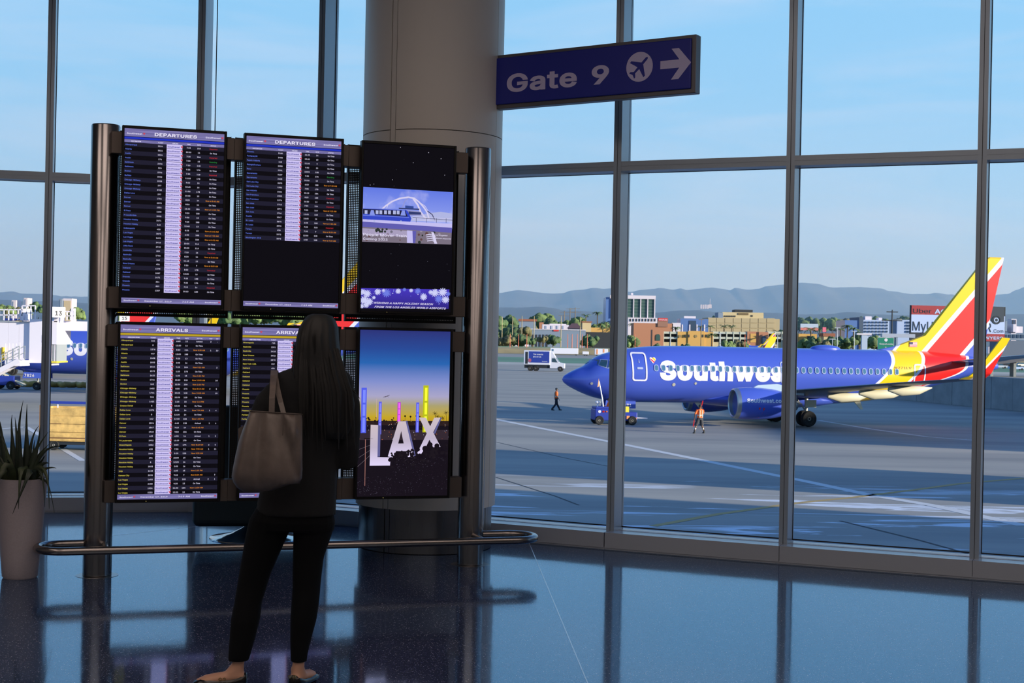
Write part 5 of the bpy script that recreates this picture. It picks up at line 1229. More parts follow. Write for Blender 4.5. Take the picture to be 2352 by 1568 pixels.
# --- workers on the apron
M_vest = mat('orange_vest', (250, 108, 40), 0.7); M_navy = mat('navy_cloth', (30, 34, 46), 0.8); M_grey = mat('grey_shorts', (58, 58, 64), 0.8); M_refl = mat('reflective_band', (206, 206, 190), 0.4); M_cap = mat('black_cap', (24, 30, 36), 0.6); M_wand = mat('red_wand', (236, 40, 36), 0.4, emit=0.9)
def worker(loc, rz, label, pose, shorts, wands):
    r = tag(empty('person', loc, rz), label, 'person'); k = 1.0
    face = V((0, 1, 0)); B = MB(); hip = .93; sh = 1.45; hc = V((0, .02, 1.66))
    head_mesh(B, hc, 1.0, face); B.tube([(0, 0, 1.57), (0, 0, 1.44)], .055, 10)
    B.loft([ellring((0, 0, z), a, b, 16) for z, a, b in ((.86, .14, .11), (.95, .17, .12), (1.1, .155, .11), (1.3, .185, .12), (1.42, .19, .11), (1.49, .10, .08))])
    L_ = pose['legs']; A_ = pose['arms']
    for sd_, (kx, ky, ax, ay) in zip((-1, 1), L_):
        h_ = V((.09 * sd_, 0, .9)); kn = V((.09 * sd_ + kx, ky, .50)); an = V((.09 * sd_ + ax, ay, .09)); B.tube([h_, h_.lerp(kn, .5), kn, kn.lerp(an, .35), an], [.085, .075, .055, .056, .038], 12)
        B.tube([an + V((0, -.05, -.04)), an + V((0, .03, -.035)), an + V((0, .16, -.06))], [.038, .042, .03], 10, flat=.8)
        MB().tube([an + V((0, -.07, -.045)), an + V((0, .0, -.042)), an + V((0, .12, -.05)), an + V((0, .20, -.06))], [.042, .052, .05, .03], 10, flat=.8).tube([an + V((0, -.01, -.04)), an + V((0, 0, .12))], [.055, .052], 10).build('boot', M_cap, r, smooth=True, angle=.9)
        if shorts:
            MB().tube([h_ + V((0, 0, .04)), h_.lerp(kn, .5), kn + V((0, 0, .0))], [.105, .115, .12], 14).build('shorts_leg', M_grey, r, smooth=True, angle=.9)
            MB().tube([kn.lerp(an, .45), kn.lerp(an, .6)], [.062, .058], 12).build('leg_band', M_refl, r)
        else:
            MB().tube([h_ + V((0, 0, .04)), h_.lerp(kn, .5), kn, kn.lerp(an, .5), an + V((0, 0, .02))], [.105, .10, .08, .076, .066], 14).build('trouser_leg', M_navy, r, smooth=True, angle=.9)
    MB().loft([ellring((0, 0, z), a, b, 16) for z, a, b in ((.84, .17, .13), (.95, .185, .135), (1.02, .175, .13))]).build('waist', M_grey if shorts else M_navy, r, smooth=True, angle=.9)
    for sd_, (ex, ey, ez, hx, hy, hz) in zip((-1, 1), A_):
        s_ = V((.20 * sd_, 0, 1.42)); e = V((ex, ey, ez)); h = V((hx, hy, hz)); B.tube([s_, s_.lerp(e, .5), e, e.lerp(h, .5), h], [.05, .046, .04, .036, .026], 10); hand(B, h, (h - e), sd_, 1.0, V((0, .3, -1)))
        MB().tube([s_ + V((-.02 * sd_, 0, .03)), s_.lerp(e, .5), e.lerp(s_, .1)], [.075, .068, .06], 12).build('sleeve', M_vest, r, smooth=True, angle=.9)
    remeshed(B, 'body', M_skin2, r, 0.014, 2)
    MB().loft([ellring((0, 0, z), a, b, 18) for z, a, b in ((.97, .195, .145), (1.1, .185, .14), (1.3, .215, .15), (1.42, .215, .14), (1.5, .12, .095))]).build('vest', M_vest, r, smooth=True, angle=.9)
    for x in (-.09, .09): MB().box(x - .02, x + .02, -.165, -.135, 1.0, 1.44).build('reflective_stripe', M_refl, r)
    MB().loft([ellring((0, 0, 1.10), .197, .15, 18), ellring((0, 0, 1.15), .20, .152, 18)]).build('waist_band', M_refl, r)
    MB().loft([ellring((0, .01, 1.66 + z), a, a * 1.2, 14) for z, a in ((0, .088), (.05, .09), (.09, .075), (.125, .04), (.13, .01))]).box(-.06, .06, .08, .17, 1.68, 1.695).build('cap', M_cap, r, smooth=True, angle=.8)
    for sd_ in (-1, 1): MB().ell((.082 * sd_, .0, 1.65), .025, .04, .045, 10, 8).build('ear_muff', M_cap, r, smooth=True)
    for w0, w1 in wands: MB().tube([w0, w1], [.022, .03], 10).build('signal_wand', M_wand, r)
    return r
def gpx(px, py): p = atz(px, py, AZ); return (p.x, p.y, AZ)
p = gpx(1277, 942); worker((p[0], p[1], AZ), math.radians(-80), 'ramp worker in orange vest and dark trousers walking ahead of the airplane nose', dict(legs=[(0, .10, 0, .30), (0, -.05, 0, -.34)], arms=[(-.27, -.05, 1.15, -.25, .1, .92), (.27, -.02, 1.15, .25, .15, .92)]), False, [])
p = gpx(1607, 995); worker((p[0], p[1], AZ), math.radians(20), 'ramp worker in orange vest and grey shorts with red signal wands', dict(legs=[(-.14, .06, -.30, -.06), (.08, .05, .22, .02)], arms=[(-.36, -.02, 1.17, -.34, .06, .90), (.30, .15, 1.25, .22, .30, 1.55)]), True,
       [(V((-.34, .08, .86)), V((-.37, .14, .42))), (V((.22, .30, 1.55)), V((.36, .34, 2.0)))])

# ================================================================== RAMP VEHICLES AND EQUIPMENT
M_tug = mat('tug_blue', (40, 58, 150), 0.4); M_tugy = mat('tug_yellow', (226, 206, 60), 0.5); M_vwhite = mat('vehicle_white', (216, 216, 226), 0.4); M_vdark = mat('vehicle_dark', (34, 38, 44), 0.6); M_vred = mat('tail_light', (220, 40, 40), 0.4, emit=0.8); M_vlamp = mat('work_lamp', (250, 244, 255), 0.4, emit=1.0)
wm_s = wheel_mesh(0.42, 0.24)
gx, gy, _ = gpx(1410, 974)
tug = tag(empty('pushback_tug', (gx, gy, AZ), math.radians(8)), 'low blue pushback tug with yellow box in front of the airplane nose', 'tug')
bevel(MB().box(-1.45, 0.5, -.75, .75, .28, 1.05).build('chassis', M_tug, tug), .06, 2); bevel(MB().box(.5, 1.45, -.7, .7, .28, .85).build('front_deck', M_tug, tug), .05, 2)
bevel(MB().box(-1.4, -.5, -.7, .7, 1.05, 1.2).build('rear_deck', M_tug, tug), .03, 1)
MB().box(.55, .92, -.45, -.05, .85, 1.22).build('seat', M_tugy, tug); MB().box(.0, .12, -.5, .5, 1.05, 1.35).build('dashboard', M_vdark, tug)
for x in (-1.15, 1.1):
    for y in (-.72, .72): part('wheel', wm_s, tug, (x, y, .30), scale=(.72, 1, .72))
MB().ell((-1.15, -.77, .88), .10, .03, .10, 10, 8).build('work_lamp', M_vlamp, tug); MB().ell((-.88, -.77, .88), .08, .03, .06, 10, 8).build('tail_light', M_vred, tug); MB().ell((-.68, -.77, .88), .07, .03, .05, 10, 8).build('side_light', mat('amber', (190, 90, 30), .4), tug)
MB().tube([(-1.2, -.3, 1.2), (-1.2, -.3, 1.42)], .06, 8).ell((-1.2, -.3, 1.48), .18, .1, .1, 12, 8).build('beacon', M_vwhite, tug)
MB().tube([(-.85, -.5, 1.1), (-.93, -.5, 1.7), (-1.18, -.5, 2.9)], [.05, .05, .03], 8).build('flag_mast', M_vwhite, tug); MB().prism([V((-1.16, -.52, 2.55)), V((-1.28, -.52, 2.5)), V((-1.20, -.52, 3.1))], (0, .03, 0)).build('flag', mat('flag_orange', (226, 170, 130), .6), tug)
MB().box(.7, .9, -.76, -.74, .4, .62).box(1.15, 1.4, -.72, -.7, .35, .5).build('reflector', mat('reflector_orange', (236, 150, 90), .4), tug)
MB().tube([(1.45, 0, .45), (2.3, 0, .42)], .04, 8).build('tow_bar', M_vwhite, tug)
r = tag(empty('person', (gx - .35, gy - .1, AZ + .62), math.radians(100)), 'tug driver in orange vest seated on the blue tug', 'person')
B = MB(); head_mesh(B, V((0, .03, 1.02)), 1.0, V((0, 1, 0))); B.tube([(0, 0, .94), (0, 0, .8)], .055, 10)
B.loft([ellring((0, 0, z), a, b, 14) for z, a, b in ((.1, .17, .13), (.4, .16, .12), (.7, .19, .12), (.8, .18, .1), (.86, .09, .08))])
for q in (-1, 1):
    B.tube([(.10 * q, 0, .18), (.13 * q, .38, .2), (.13 * q, .42, -.15)], [.08, .065, .045], 10); s_, e, h = V((.2 * q, 0, .78)), V((.27 * q, .1, .52)), V((.14 * q, .36, .62)); B.tube([s_, e, h], [.05, .042, .028], 10); hand(B, h, (h - e), q)
    MB().tube([s_, s_.lerp(e, .9)], [.075, .06], 10).build('sleeve', M_vest, r, smooth=True); MB().tube([(.10 * q, -.02, .18), (.13 * q, .38, .2), (.13 * q, .42, -.12)], [.1, .085, .07], 10).build('trouser_leg', M_navy, r, smooth=True)
remeshed(B, 'body', M_skin2, r, .016, 2)
MB().loft([ellring((0, 0, z), a, b, 16) for z, a, b in ((.15, .2, .155), (.4, .19, .145), (.7, .22, .145), (.8, .2, .12), (.87, .1, .09))]).build('vest', M_vest, r, smooth=True, angle=.9)
MB().ell((0, .03, 1.07), .09, .11, .09, 12, 8).build('cap', M_cap, r, smooth=True)

# box truck
gx, gy, _ = gpx(1250, 852)
tk = tag(empty('box_truck', (gx, gy, AZ), math.radians(-6)), 'white and blue box truck driving on the far side of the apron', 'truck')
bevel(MB().box(-3.7, 1.1, -1.2, 1.2, 1.15, 3.75).build('cargo_box', M_vwhite, tk), .05, 1)
MB().box(-2.75, 1.0, -1.23, -1.2, 1.55, 3.6).build('side_banner', mat('banner_blue', (38, 60, 150), .5), tk)
mb = MB()
for st, x, z, h in (('The snacks', -2.0, 2.95, .34), ('are on us', -2.0, 2.5, .34), ('Southwest', -.35, 1.72, .2)): put_text(mb, st, x, z, h, M_vwhite, lambda a, b: V((a, -1.24, b)), 'L', .02)
mb.build('banner_text', None, tk)
MB().prism([V((-2.7 + .3 * math.cos(k * PI / 5) + .1, -1.235, 1.95 + .36 * math.sin(k * PI / 5))) for k in range(10)], (0, -.01, 0)).build('banner_heart', mat('dull_red', (170, 90, 110), .5), tk)
MB().box(-3.4, -2.95, -1.23, -1.2, 1.3, 3.5).build('side_door', M_vdark, tk)
MB().prism([V((1.1, -1.05, .6)), V((3.75, -1.05, .6)), V((3.75, -1.05, 1.45)), V((2.75, -1.05, 1.65)), V((2.15, -1.05, 2.5)), V((1.1, -1.05, 2.55))], (0, 2.1, 0)).build('cab', M_vwhite, tk)
MB().prism([V((1.1, -1.05, 2.55)), V((2.1, -1.05, 2.55)), V((1.6, -1.05, 3.4)), V((1.1, -1.05, 3.6))], (0, 2.1, 0)).build('wind_deflector', M_vwhite, tk)
MB().prism([V((1.45, -1.07, 1.7)), V((2.5, -1.07, 1.65)), V((2.05, -1.07, 2.4)), V((1.45, -1.07, 2.4))], (0, .02, 0)).prism([V((2.72, -.95, 1.7)), V((2.2, -.95, 2.45)), V((2.2, .95, 2.45)), V((2.72, .95, 1.7))], (.03, 0, .02)).build('cab_window', M_cgl, tk)
MB().box(-3.6, 3.7, -.9, .9, .55, 1.12).build('underbody', M_vdark, tk)
for x in (-2.5, -1.5, 3.0):
    for y in (-1.0, 1.0): part('wheel', wm_s, tk, (x, y, .48), scale=(1.15, 1, 1.15))
# white trailers by the far edge
for i, (x0, x1, yt, lb) in enumerate(((1264, 1328, 798, 'long white trailer parked at the far edge of the apron'), (1366, 1396, 799, 'short white and orange trailer left of the mullion'), (1338, 1352, 806, 'small white tank at the far edge of the apron'))):
    Z = 575; a, b = aty(x0, 800, Z).x, aty(x1, 800, Z).x; H = 2.9 if i < 2 else 1.7
    r = tag(empty('trailer', ((a + b) / 2, Z, AZ)), lb, 'trailer'); w2 = (b - a) / 2
    bevel(MB().box(-w2, w2, -1.2, 1.2, .5, H).build('body', M_vwhite, r), .08, 1)
    if i == 0: MB().box(-w2 + .6, -w2 + 1.3, -1.25, -1.2, 1.6, 2.4).build('window', M_wglass, r)
    if i == 1: MB().box(-w2 + .6, -w2 + 1.2, -1.25, -1.2, .7, 2.7).box(w2 - 2, w2 - 1.4, -1.25, -1.2, 1.4, 2.8).build('orange_panel', mat('dull_orange', (216, 140, 90), .6), r)
    for x in (-w2 + .8, w2 - .8): part('wheel', wm_s, r, (x, -1.0, .42))

# baggage cart by the left window
gx0 = atz(90, 1033, AZ); Zc = gx0.y
ct = tag(empty('baggage_cart', (gx0.x, Zc, AZ), math.radians(1)), 'tan wooden-sided cargo cart with blue top rail seen beside the left post', 'cart')
M_ply = mat('yellow_plywood', (206, 168, 100), 0.6, noise_amt=0.16, noise_scale=2.5); M_rust = mat('rusty_scrape', (120, 86, 52), 0.8)
sc_ = Zc / F; W = 165 * sc_; zt = lambda y: (1033 - y) * sc_
for k in range(4):
    a, b = zt(1010) + (zt(935) - zt(1010)) * k / 4, zt(1010) + (zt(935) - zt(1010)) * (k + 1) / 4
    bevel(MB().box(0.12, W, -.03, .0, a + .008, b - .008).build('side_plank', M_ply, ct), .008, 1)
MB().box(0.12, W, .0, 1.5, zt(1012), zt(1006)).box(.12, W, 1.45, 1.5, zt(1010), zt(935)).box(W - .05, W, 0, 1.5, zt(1010), zt(935)).box(.12, .17, 0, 1.5, zt(1010), zt(935)).build('bed', M_ply, ct)
MB().box(0, .12, -.08, .02, zt(1012), zt(930)).build('corner_post', M_rust, ct); MB().box(.2, W, -.1, -.02, zt(926), zt(920)).build('top_rail', M_tug, ct); MB().box(.8, .85, -.06, -.02, zt(935), zt(922)).box(W - .2, W - .15, -.06, -.02, zt(935), zt(922)).build('rail_post', M_vwhite, ct)
MB().box(.5, 1.0, -.035, -.03, zt(973), zt(971)).box(.3, W, -.034, -.03, zt(1006), zt(1003)).build('scrape_mark', M_rust, ct)
for x in (.65, W - .5):
    for y in (.1, 1.4): part('wheel', wm_s, ct, (x, y, .24), scale=(.58, .8, .58))
MB().box(.3, W - .2, .1, 1.4, .25, zt(1012)).build('axle_frame', M_vdark, ct)

# ground air hose
Zh = 128.0
pts = []
for k in range(60):
    px = 36 + k * 3.4; p = aty(px, 760, Zh); pts.append(V((p.x, Zh + .4 * math.sin(k * .5), AZ + UP + .26 + .04 * math.sin(k * 1.1))))
mb = MB(); mb.tube(pts, [.24 + .03 * (k % 2) for k in range(60)], 10, M_hose := mat('yellow_hose', (176, 142, 62), .6, noise_amt=.3, noise_scale=.4))
tag(mb.build('air_hose', None, smooth=True), 'fat ribbed yellow hose lying on the apron under the parked plane', 'hose')
# belt loader at the left edge
p = aty(18, 760, 122); bl = tag(empty('belt_loader', (p.x, 122, AZ + UP)), 'small blue belt loader with pale boom at the left edge', 'loader')
bevel(MB().box(-1.3, .9, -.8, .8, .35, 1.15).build('chassis', M_tug, bl), .08, 2); MB().bar((-.6, -.2, 1.6), (1.6, -.2, .35), .8, .14).build('belt_boom', M_cream, bl); MB().tube([(-.2, -.5, 1.1), (-.2, -.5, 1.9), (.9, -.5, 1.85)], .04, 8).build('hand_rail', M_vwhite, bl)
for x in (-.8, .6):
    for y in (-.8, .8): part('wheel', wm_s, bl, (x, y, .36), scale=(.85, 1, .85))
MB().box(-1.0, -.5, -.84, -.8, .6, .85).build('white_lettering_plate', M_vwhite, bl)

# ================================================================== JET BRIDGES
M_jb = mat('jet_bridge_white', (222, 216, 226), 0.5); M_jbg = mat('jet_bridge_grey', (150, 156, 160), 0.5); M_jby = mat('gate_yellow', (206, 204, 90), 0.5); M_blk = mat('number_black', (20, 22, 20), 0.6)
def number_cube(root, x, y, z, s, txt, rz):
    c = empty('gate_number_box', (x, y, z), rz, root)
    MB().box(-s * .8, s * .8, -s * .8, s * .8, 0, s * 1.15).build('white_box', M_jb, c)
    MB().box(-s * .8 - .02, -s * .8, -s * .8, s * .8, 0, s * 1.15).build('yellow_face', M_jby, c)
    mb = MB(); put_text(mb, txt, 0, s * .22, s * .7, M_blk, lambda a, b: V((a, -s * .8 - .03, b)), 'C', .02)
    put_text(mb, txt, 0, s * .22, s * .7, M_blk, lambda a, b: V((-s * .8 - .05, -a, b)), 'C', .02); mb.build('gate_number', None, c)
Zj = 103.0; sj = Zj / F
def jx(px): return aty(px, 760, Zj).x
def jz(px, y): return 5.5 + AZ + (hor(px) - y) * sj            # world height
jb = tag(empty('jet_bridge', (jx(0), Zj, 0)), 'white jet bridge with railings, stairs and a gate number 13 box', 'jet bridge')
J0 = jx(0)
def jbox(n, x0, x1, yt, yb, d0, d1, m): return MB().box(jx(x0) - J0, jx(x1) - J0, d0, d1, jz(x0, yb), jz(x0, yt)).build(n, m, jb)
for k in range(6): jbox('tunnel_panel', -62 + k * 24.5, -62 + (k + 1) * 24.5 - .3, 738, 824, -1.5, 1.5, M_jb)
jbox('tunnel_roof', -62, 86, 735.5, 738, -1.6, 1.6, M_jbg); jbox('cab', 86, 116, 733, 832, -1.7, 1.7, M_jb); jbox('cab_wing', 116, 147, 737, 790, -1.6, 1.6, M_jb)
jbox('rear_tunnel', 147, 262, 737, 759, .2, 2.4, M_jb); jbox('operator_window', 115, 128, 769, 786, -1.72, -1.6, M_wglass)
for k in range(9): jbox('bellows_slat', 117 + k * 3.4, 119.2 + k * 3.4, 789, 830, -1.5, .8, M_jb if k % 2 else M_jbg)
jbox('bumper_edge', 116, 148, 828, 831.5, -1.6, .9, M_tugy); jbox('lower_box', 120, 133, 831, 838, -1.2, .4, M_jb)
rl = MB()
for x0, x1, y0, y1 in ((-60, 68, 712, 736), (66, 96, 703, 736), (160, 184, 716, 736)):
    for yy in (y0, (y0 + y1) / 2): rl.bar((jx(x0) - J0, -1.5, jz(x0, yy)), (jx(x1) - J0, -1.5, jz(x1, yy)), .07)
    n_p = int((x1 - x0) / 11) + 1
    for k in range(n_p + 1): x = x0 + (x1 - x0) * k / n_p; rl.bar((jx(x) - J0, -1.5, jz(x, y1)), (jx(x) - J0, -1.5, jz(x, y0)), .07)
tag(rl.build('roof_railing', M_jb, jb), kind='stuff')
jbox('equipment_box', 55, 66, 709, 736, -1.0, .6, M_jb); jbox('mast', 167, 173, 708, 736, -.5, .0, M_jb); jbox('sign_mast', 140, 148, 729, 740, -1.6, 0, M_jb)
number_cube(jb, jx(147) - J0, -2.0, jz(147, 729.5), .62, '13', math.radians(42))
jbox('blue_roof_cover', 18, 48, 731, 736, -1, .5, M_pblue)
M_yh = mat('yellow_hose_plain', (226, 186, 50), .6)
MB().tube([(jx(29) - J0, -1.75, jz(29, 797)), (jx(29) - J0, -1.75, jz(29, 826))], [.15, .15], 12).tube([(jx(-40) - J0, -1.75, jz(0, 827)), (jx(22) - J0, -1.75, jz(22, 827))], .11, 10).build('yellow_hose', M_yh, jb, smooth=True)
# service stairs
A_, B_ = V((jx(84) - J0, -2.4, jz(84, 826))), V((jx(-22) - J0, -2.4, jz(-22, 881)))
for dy in (0, 1.1): MB().bar(A_ + V((0, -dy, 0)), B_ + V((0, -dy, 0)), .1, .34).build('stair_stringer', M_jb, jb)
for k in range(14): p = A_.lerp(B_, (k + .5) / 14); MB().box(p.x - .13, p.x + .13, p.y - 1.08, p.y - .02, p.z + .02, p.z + .06).build('stair_tread', M_jbg, jb)
mb = MB()
for dy in (0, 1.1):
    for dz in (.55, 1.0): mb.bar(A_ + V((0, -dy, dz)), B_ + V((0, -dy, dz)), .05)
    for k in range(9): p = A_.lerp(B_, k / 8) + V((0, -dy, 0)); mb.bar(p, p + V((0, 0, 1.0)), .045)
tag(mb.build('stair_rail', M_jbg, jb), kind='stuff')
MB().box(jx(52) - J0, jx(86) - J0, -3.5, -1.5, jz(60, 838), jz(60, 826)).build('stair_landing', M_jb, jb)
mb = MB()
for x in (52, 60, 68, 76, 84): mb.bar((jx(x) - J0, -3.45, jz(x, 826)), (jx(x) - J0, -3.45, jz(x, 788)), .05)
mb.bar((jx(52) - J0, -3.45, jz(52, 787)), (jx(84) - J0, -3.45, jz(84, 787)), .05); tag(mb.build('landing_rail', M_jb, jb), kind='stuff')
MB().box(jx(-60) - J0, jx(-50) - J0, -1, 1, AZ + 0.1, jz(-60, 824)).build('support_leg', M_jbg, jb); MB().box(jx(74) - J0, jx(84) - J0, -.5, .5, jz(74, 812), jz(74, 772)).build('control_cabinet', M_jbg, jb)
# second jet bridge, seen through the gap between the screens
Z5 = 142.0; x5 = aty(268, 760, Z5).x; s5 = Z5 / F
jb2 = tag(empty('jet_bridge', (x5, Z5, 0)), 'white slatted jet bridge with yellow gate 15 box, seen between the screens', 'jet bridge')
z5 = lambda y: 5.5 + AZ + (763 - y) * s5
for k in range(8): MB().box(-.9 + k * .16, -.82 + k * .16, -.5, .5, z5(790), z5(722)).build('slat', M_jb, jb2)
MB().box(-4.5, 2.2, .5, 3, z5(800), z5(745)).build('tunnel', M_jb, jb2)
number_cube(jb2, .95, -1.0, z5(737), .60, '15', math.radians(24)); MB().box(.85, 1.05, -1.1, -.9, z5(745), z5(736)).build('mast', M_jb, jb2)
P4 = aty(-290, 760, 162); plane4 = copy_tree(plane3, None, (P4.x, 162, AZ + UP), 0.0, 'airliner behind the left jet bridge, only its red tail glimpsed between the screens')

# ================================================================== BLAST WALL, RAMP, CARS
M_blast = mat('blast_wall_concrete', (132, 136, 138), 0.8, noise_amt=0.08, noise_scale=.6)
a, b = V((41.2 - .192 * 16, 172.0)), V((53.0, 96.0)); d = b - a; ln = d.length; d.normalize()
bw = tag(empty('blast_wall', (a.x, a.y, AZ), math.atan2(d.y, d.x)), 'long grey concrete wall behind the tail of the airplane', 'wall')
k = 0; x = 0.0
while x < ln: bevel(MB().box(x + .02, min(x + 3.75, ln) - .02, -.15 - (.015 if k % 2 else 0), .15, 0, 3.0).build('wall_panel', M_blast, bw), .02, 1); x += 3.75; k += 1
rp = tag(empty('elevated_ramp', (aty(2300, 800, 300).x, 300, AZ), math.radians(4)), 'dark elevated road ramp rising to the right behind the concrete wall', 'ramp')
MB().prism([V((-2.5, 0, 2.3)), V((14, 0, 4.6)), V((14, 0, 5.3)), V((4, 0, 4.1)), V((-2.5, 0, 2.9))], (0, 9, 0)).build('deck', mat('ramp_concrete', (74, 76, 84), .7), rp)
for x in (-1, 4, 9): MB().box(x, x + .6, 3, 5, 0, 3.2 + x * .12).build('pillar', M_blast, rp)
def car(loc, c, label, rz=0):
    r = tag(empty('car', loc, rz), label, 'car'); m = mat('car_%d_%d' % (c[0], c[2]), c, .3)
    MB().prism([V(p) for p in ((-2.1, -.85, .35), (2.1, -.85, .35), (2.15, -.85, .8), (1.2, -.85, .95), (-1.9, -.85, .98), (-2.15, -.85, .8))], (0, 1.7, 0)).build('body', m, r)
    MB().loft([[V((-1.7, y, .95)), V((1.1, y, .95)), V((.45, y * .85, 1.45)), V((-1.3, y * .85, 1.45))] for y in (-.8, .8)]).build('cabin', M_cgl, r)
    for x in (-1.3, 1.35):
        for y in (-.8, .8): part('wheel', wm_s, r, (x, y, .33), scale=(.78, .8, .78))
for i, (px, py, c, lb) in enumerate(((2296, 846, (190, 194, 204), 'silver car beyond the wall, right of the winglet'), (2334, 850, (180, 196, 226), 'pale blue car beyond the wall at the right edge'), (2312, 841, (40, 42, 50), 'dark car beyond the wall under the ramp'), (2348, 842, (220, 214, 200), 'cream car beyond the wall at the far right'),
    (1150, 790, (80, 120, 160), 'blue car on the road beyond the fence, far left of the window'), (1296, 786, (230, 190, 60), 'yellow cab on the road beyond the fence'), (1178, 788, (200, 206, 214), 'white car on the road beyond the fence'))):
    Z = 5.5 * F / (py - hor(px)) if px > 2000 else 735; car((aty(px, py, Z).x, Z, AZ), c, lb, .05 * i)

# ================================================================== CITY
M_win = mat('building_window', (60, 76, 96), 0.2); M_wht = mat('white_render', (216, 206, 214), .7); M_crm = mat('cream_render', (198, 178, 136), .75); M_tan = mat('tan_render', (178, 160, 124), .8); M_pink = mat('pink_render', (178, 122, 92), .8); M_ochre = mat('ochre_render', (206, 160, 88), .8); M_gl = mat('green_glass', (62, 88, 80), .2); M_dk = mat('dark_gap', (46, 48, 52), .7); M_bg = mat('blue_glass', (92, 120, 172), .2); M_rooft = mat('clay_roof', (150, 92, 70), .8); M_pole = mat('wood_pole', (120, 104, 82), .8); M_orange = mat('orange_post', (206, 112, 84), .7); M_gryb = mat('grey_render', (124, 138, 156), .7)
class Bld:
    def __init__(s, px0, px1, Z, label, name='building', cat='building', d=20.0):
        s.Z = Z; s.k = Z / F; s.x0 = aty(px0, 780, Z).x; s.x1 = aty(px1, 780, Z).x; s.c = (s.x0 + s.x1) / 2; s.px0 = px0; s.r = tag(empty(name, (s.c, Z, AZ)), label, cat); s.d = d
    def X(s, px): return aty(px, 780, s.Z).x - s.c
    def H(s, px, y): return max(0.0, 5.5 + (hor(px) - y) * s.k)
    def box(s, n, px0, px1, yt, yb, m, y0=0.0, y1=None):
        yy = s.H(px0, yb) if yb is not None else 0.0
        return MB().box(s.X(px0), s.X(px1), y0, s.d if y1 is None else y1, yy, s.H(px0, yt), m).build(n, None, s.r)
b = Bld(1390, 1503, 1100, 'tall white hotel with green glass bays and a dark left side', d=40)
b.box('body', 1401, 1503, 680, None, M_wht, .5); b.box('side_wall', 1390, 1401, 682, None, M_bg, .5, 30)
for k in range(7): b.box('pilaster', 1404 + k * 16.2, 1406.2 + k * 16.2, 686, 730, M_wht, -.6, .6)
for k in range(6): b.box('green_bay', 1406.4 + k * 16.2, 1419.8 + k * 16.2, 686, 730, M_gl, .2, .7)
for k in range(6): b.box('floor_band', 1406.4, 1503, 691 + k * 7, 692.2 + k * 7, mat('band_grey', (96, 110, 104), .5), .1, .3)
b.box('parapet', 1399, 1504, 677, 685, M_wht, -.8, 1.0); b.box('podium', 1440, 1512, 729, None, M_wht, -6, 0); b.box('roof_dish', 1448, 1453, 672, 677, M_wht, 3, 6)
for k in range(9): b.box('podium_arch', 1444 + k * 7, 1447 + k * 7, 732, 738, M_dk, -6.3, -6)
b = Bld(1625, 1792, 1000, 'wide beige parking and office block with a dark roof box', d=30)
b.box('lower_block', 1625, 1790, 729, None, M_tan, 0)
for i in range(8):
    for j in range(3): b.box('wall_panel', 1626 + i * 19.2, 1643.8 + i * 19.2, 730.5 + j * 12, 741 + j * 12, M_tan, -.35, 0)
b.box('upper_block', 1660, 1755, 716, 729.5, M_crm, 4); b.box('roof_box', 1690, 1731, 710, 716, M_dk, 6, 20); b.box('dark_corner', 1650, 1661, 717, 729.5, M_gryb, 3, 20)
for k in range(7): b.box('window', 1664 + k * 4, 1666.4 + k * 4, 724, 727.6, M_dk, 3.7, 4)
b.box('side_window', 1726, 1730, 723, 727, M_dk, 3.7, 4); b.box('sign_strip', 1696, 1720, 718, 722.5, mat('sign_tan', (110, 92, 62), .7), 3.6, 4)
b = Bld(1562, 1640, 960, 'blue glass building with a white roof sign', d=20)
b.box('body', 1562, 1626, 731, None, M_bg); b.box('dark_recess', 1582, 1598, 736, 762, M_win, -.3, 0); b.box('roof_sign', 1571, 1598, 725.5, 730.5, M_wht, 2, 3)
for k in range(4): b.box('white_fin', 1565 + k * 17, 1568 + k * 17, 745, 762, M_wht, -.4, 0)
b = Bld(1455, 1545, 900, 'pinkish shop building with a red and white STAPLES sign', d=20)
b.box('body', 1455, 1545, 741, None, M_pink); b.box('sign_block', 1510, 1533, 730, 750, mat('sign_brown', (150, 110, 92), .8), -.6, 3); b.box('red_sign', 1511, 1532, 730, 736.5, mat('sign_red', (210, 60, 56), .6), -.9, -.6); b.box('white_shop', 1543, 1563, 741, None, M_wht)
mb = MB(); put_text(mb, 'STAPLES', b.X(1512), b.H(1512, 735.6), 1.25, M_wht, lambda x, z: V((x, -.95, z)), 'L', .02, width=5.2); mb.build('sign_text', None, b.r)
# parking structure with coloured towers
b = Bld(1497, 1812, 800, 'open parking structure with pink and yellow arched towers', d=9)
def arch(px, w_, yt, yb, m, y=-.5):
    x0, x1 = b.X(px - w_ / 2), b.X(px + w_ / 2); z0, z1 = b.H(px, yb), b.H(px, yt); c = (x0 + x1) / 2; r_ = (x1 - x0) / 2
    pts = [V((x0, y, z0)), V((x1, y, z0))] + [V((c + r_ * math.cos(t), y, z1 - r_ + r_ * math.sin(t))) for t in [PI * q / 8 for q in range(9)]]
    MB().prism(pts, (0, .5, 0)).build('arch_window', m, b.r)
b.box('pink_tower', 1498, 1524, 757, None, M_pink, -.4); arch(1511, 10, 767, 782, M_gl, -.7)
b.box('yellow_front', 1556, 1638, 761, None, M_ochre, -.4); b.box('yellow_gable', 1580, 1618, 759.5, None, M_ochre, -.9, 0)
for px in (1573.5, 1581.5, 1613.5, 1621.5): b.box('small_window', px - 1.7, px + 1.7, 768, 774.5, M_dk, -1.1, -.4)
for px, rr in ((1561, 3.4), (1597.5, 3.4), (1632, 3.2)):
    MB().prism([V((b.X(px) + rr * b.k * math.cos(t), -1.1, b.H(px, 772) + rr * b.k * math.sin(t))) for t in [2 * PI * q / 12 for q in range(12)]], (0, .3, 0)).build('roundel', mat('roundel_grey', (140, 120, 80), .7), b.r)
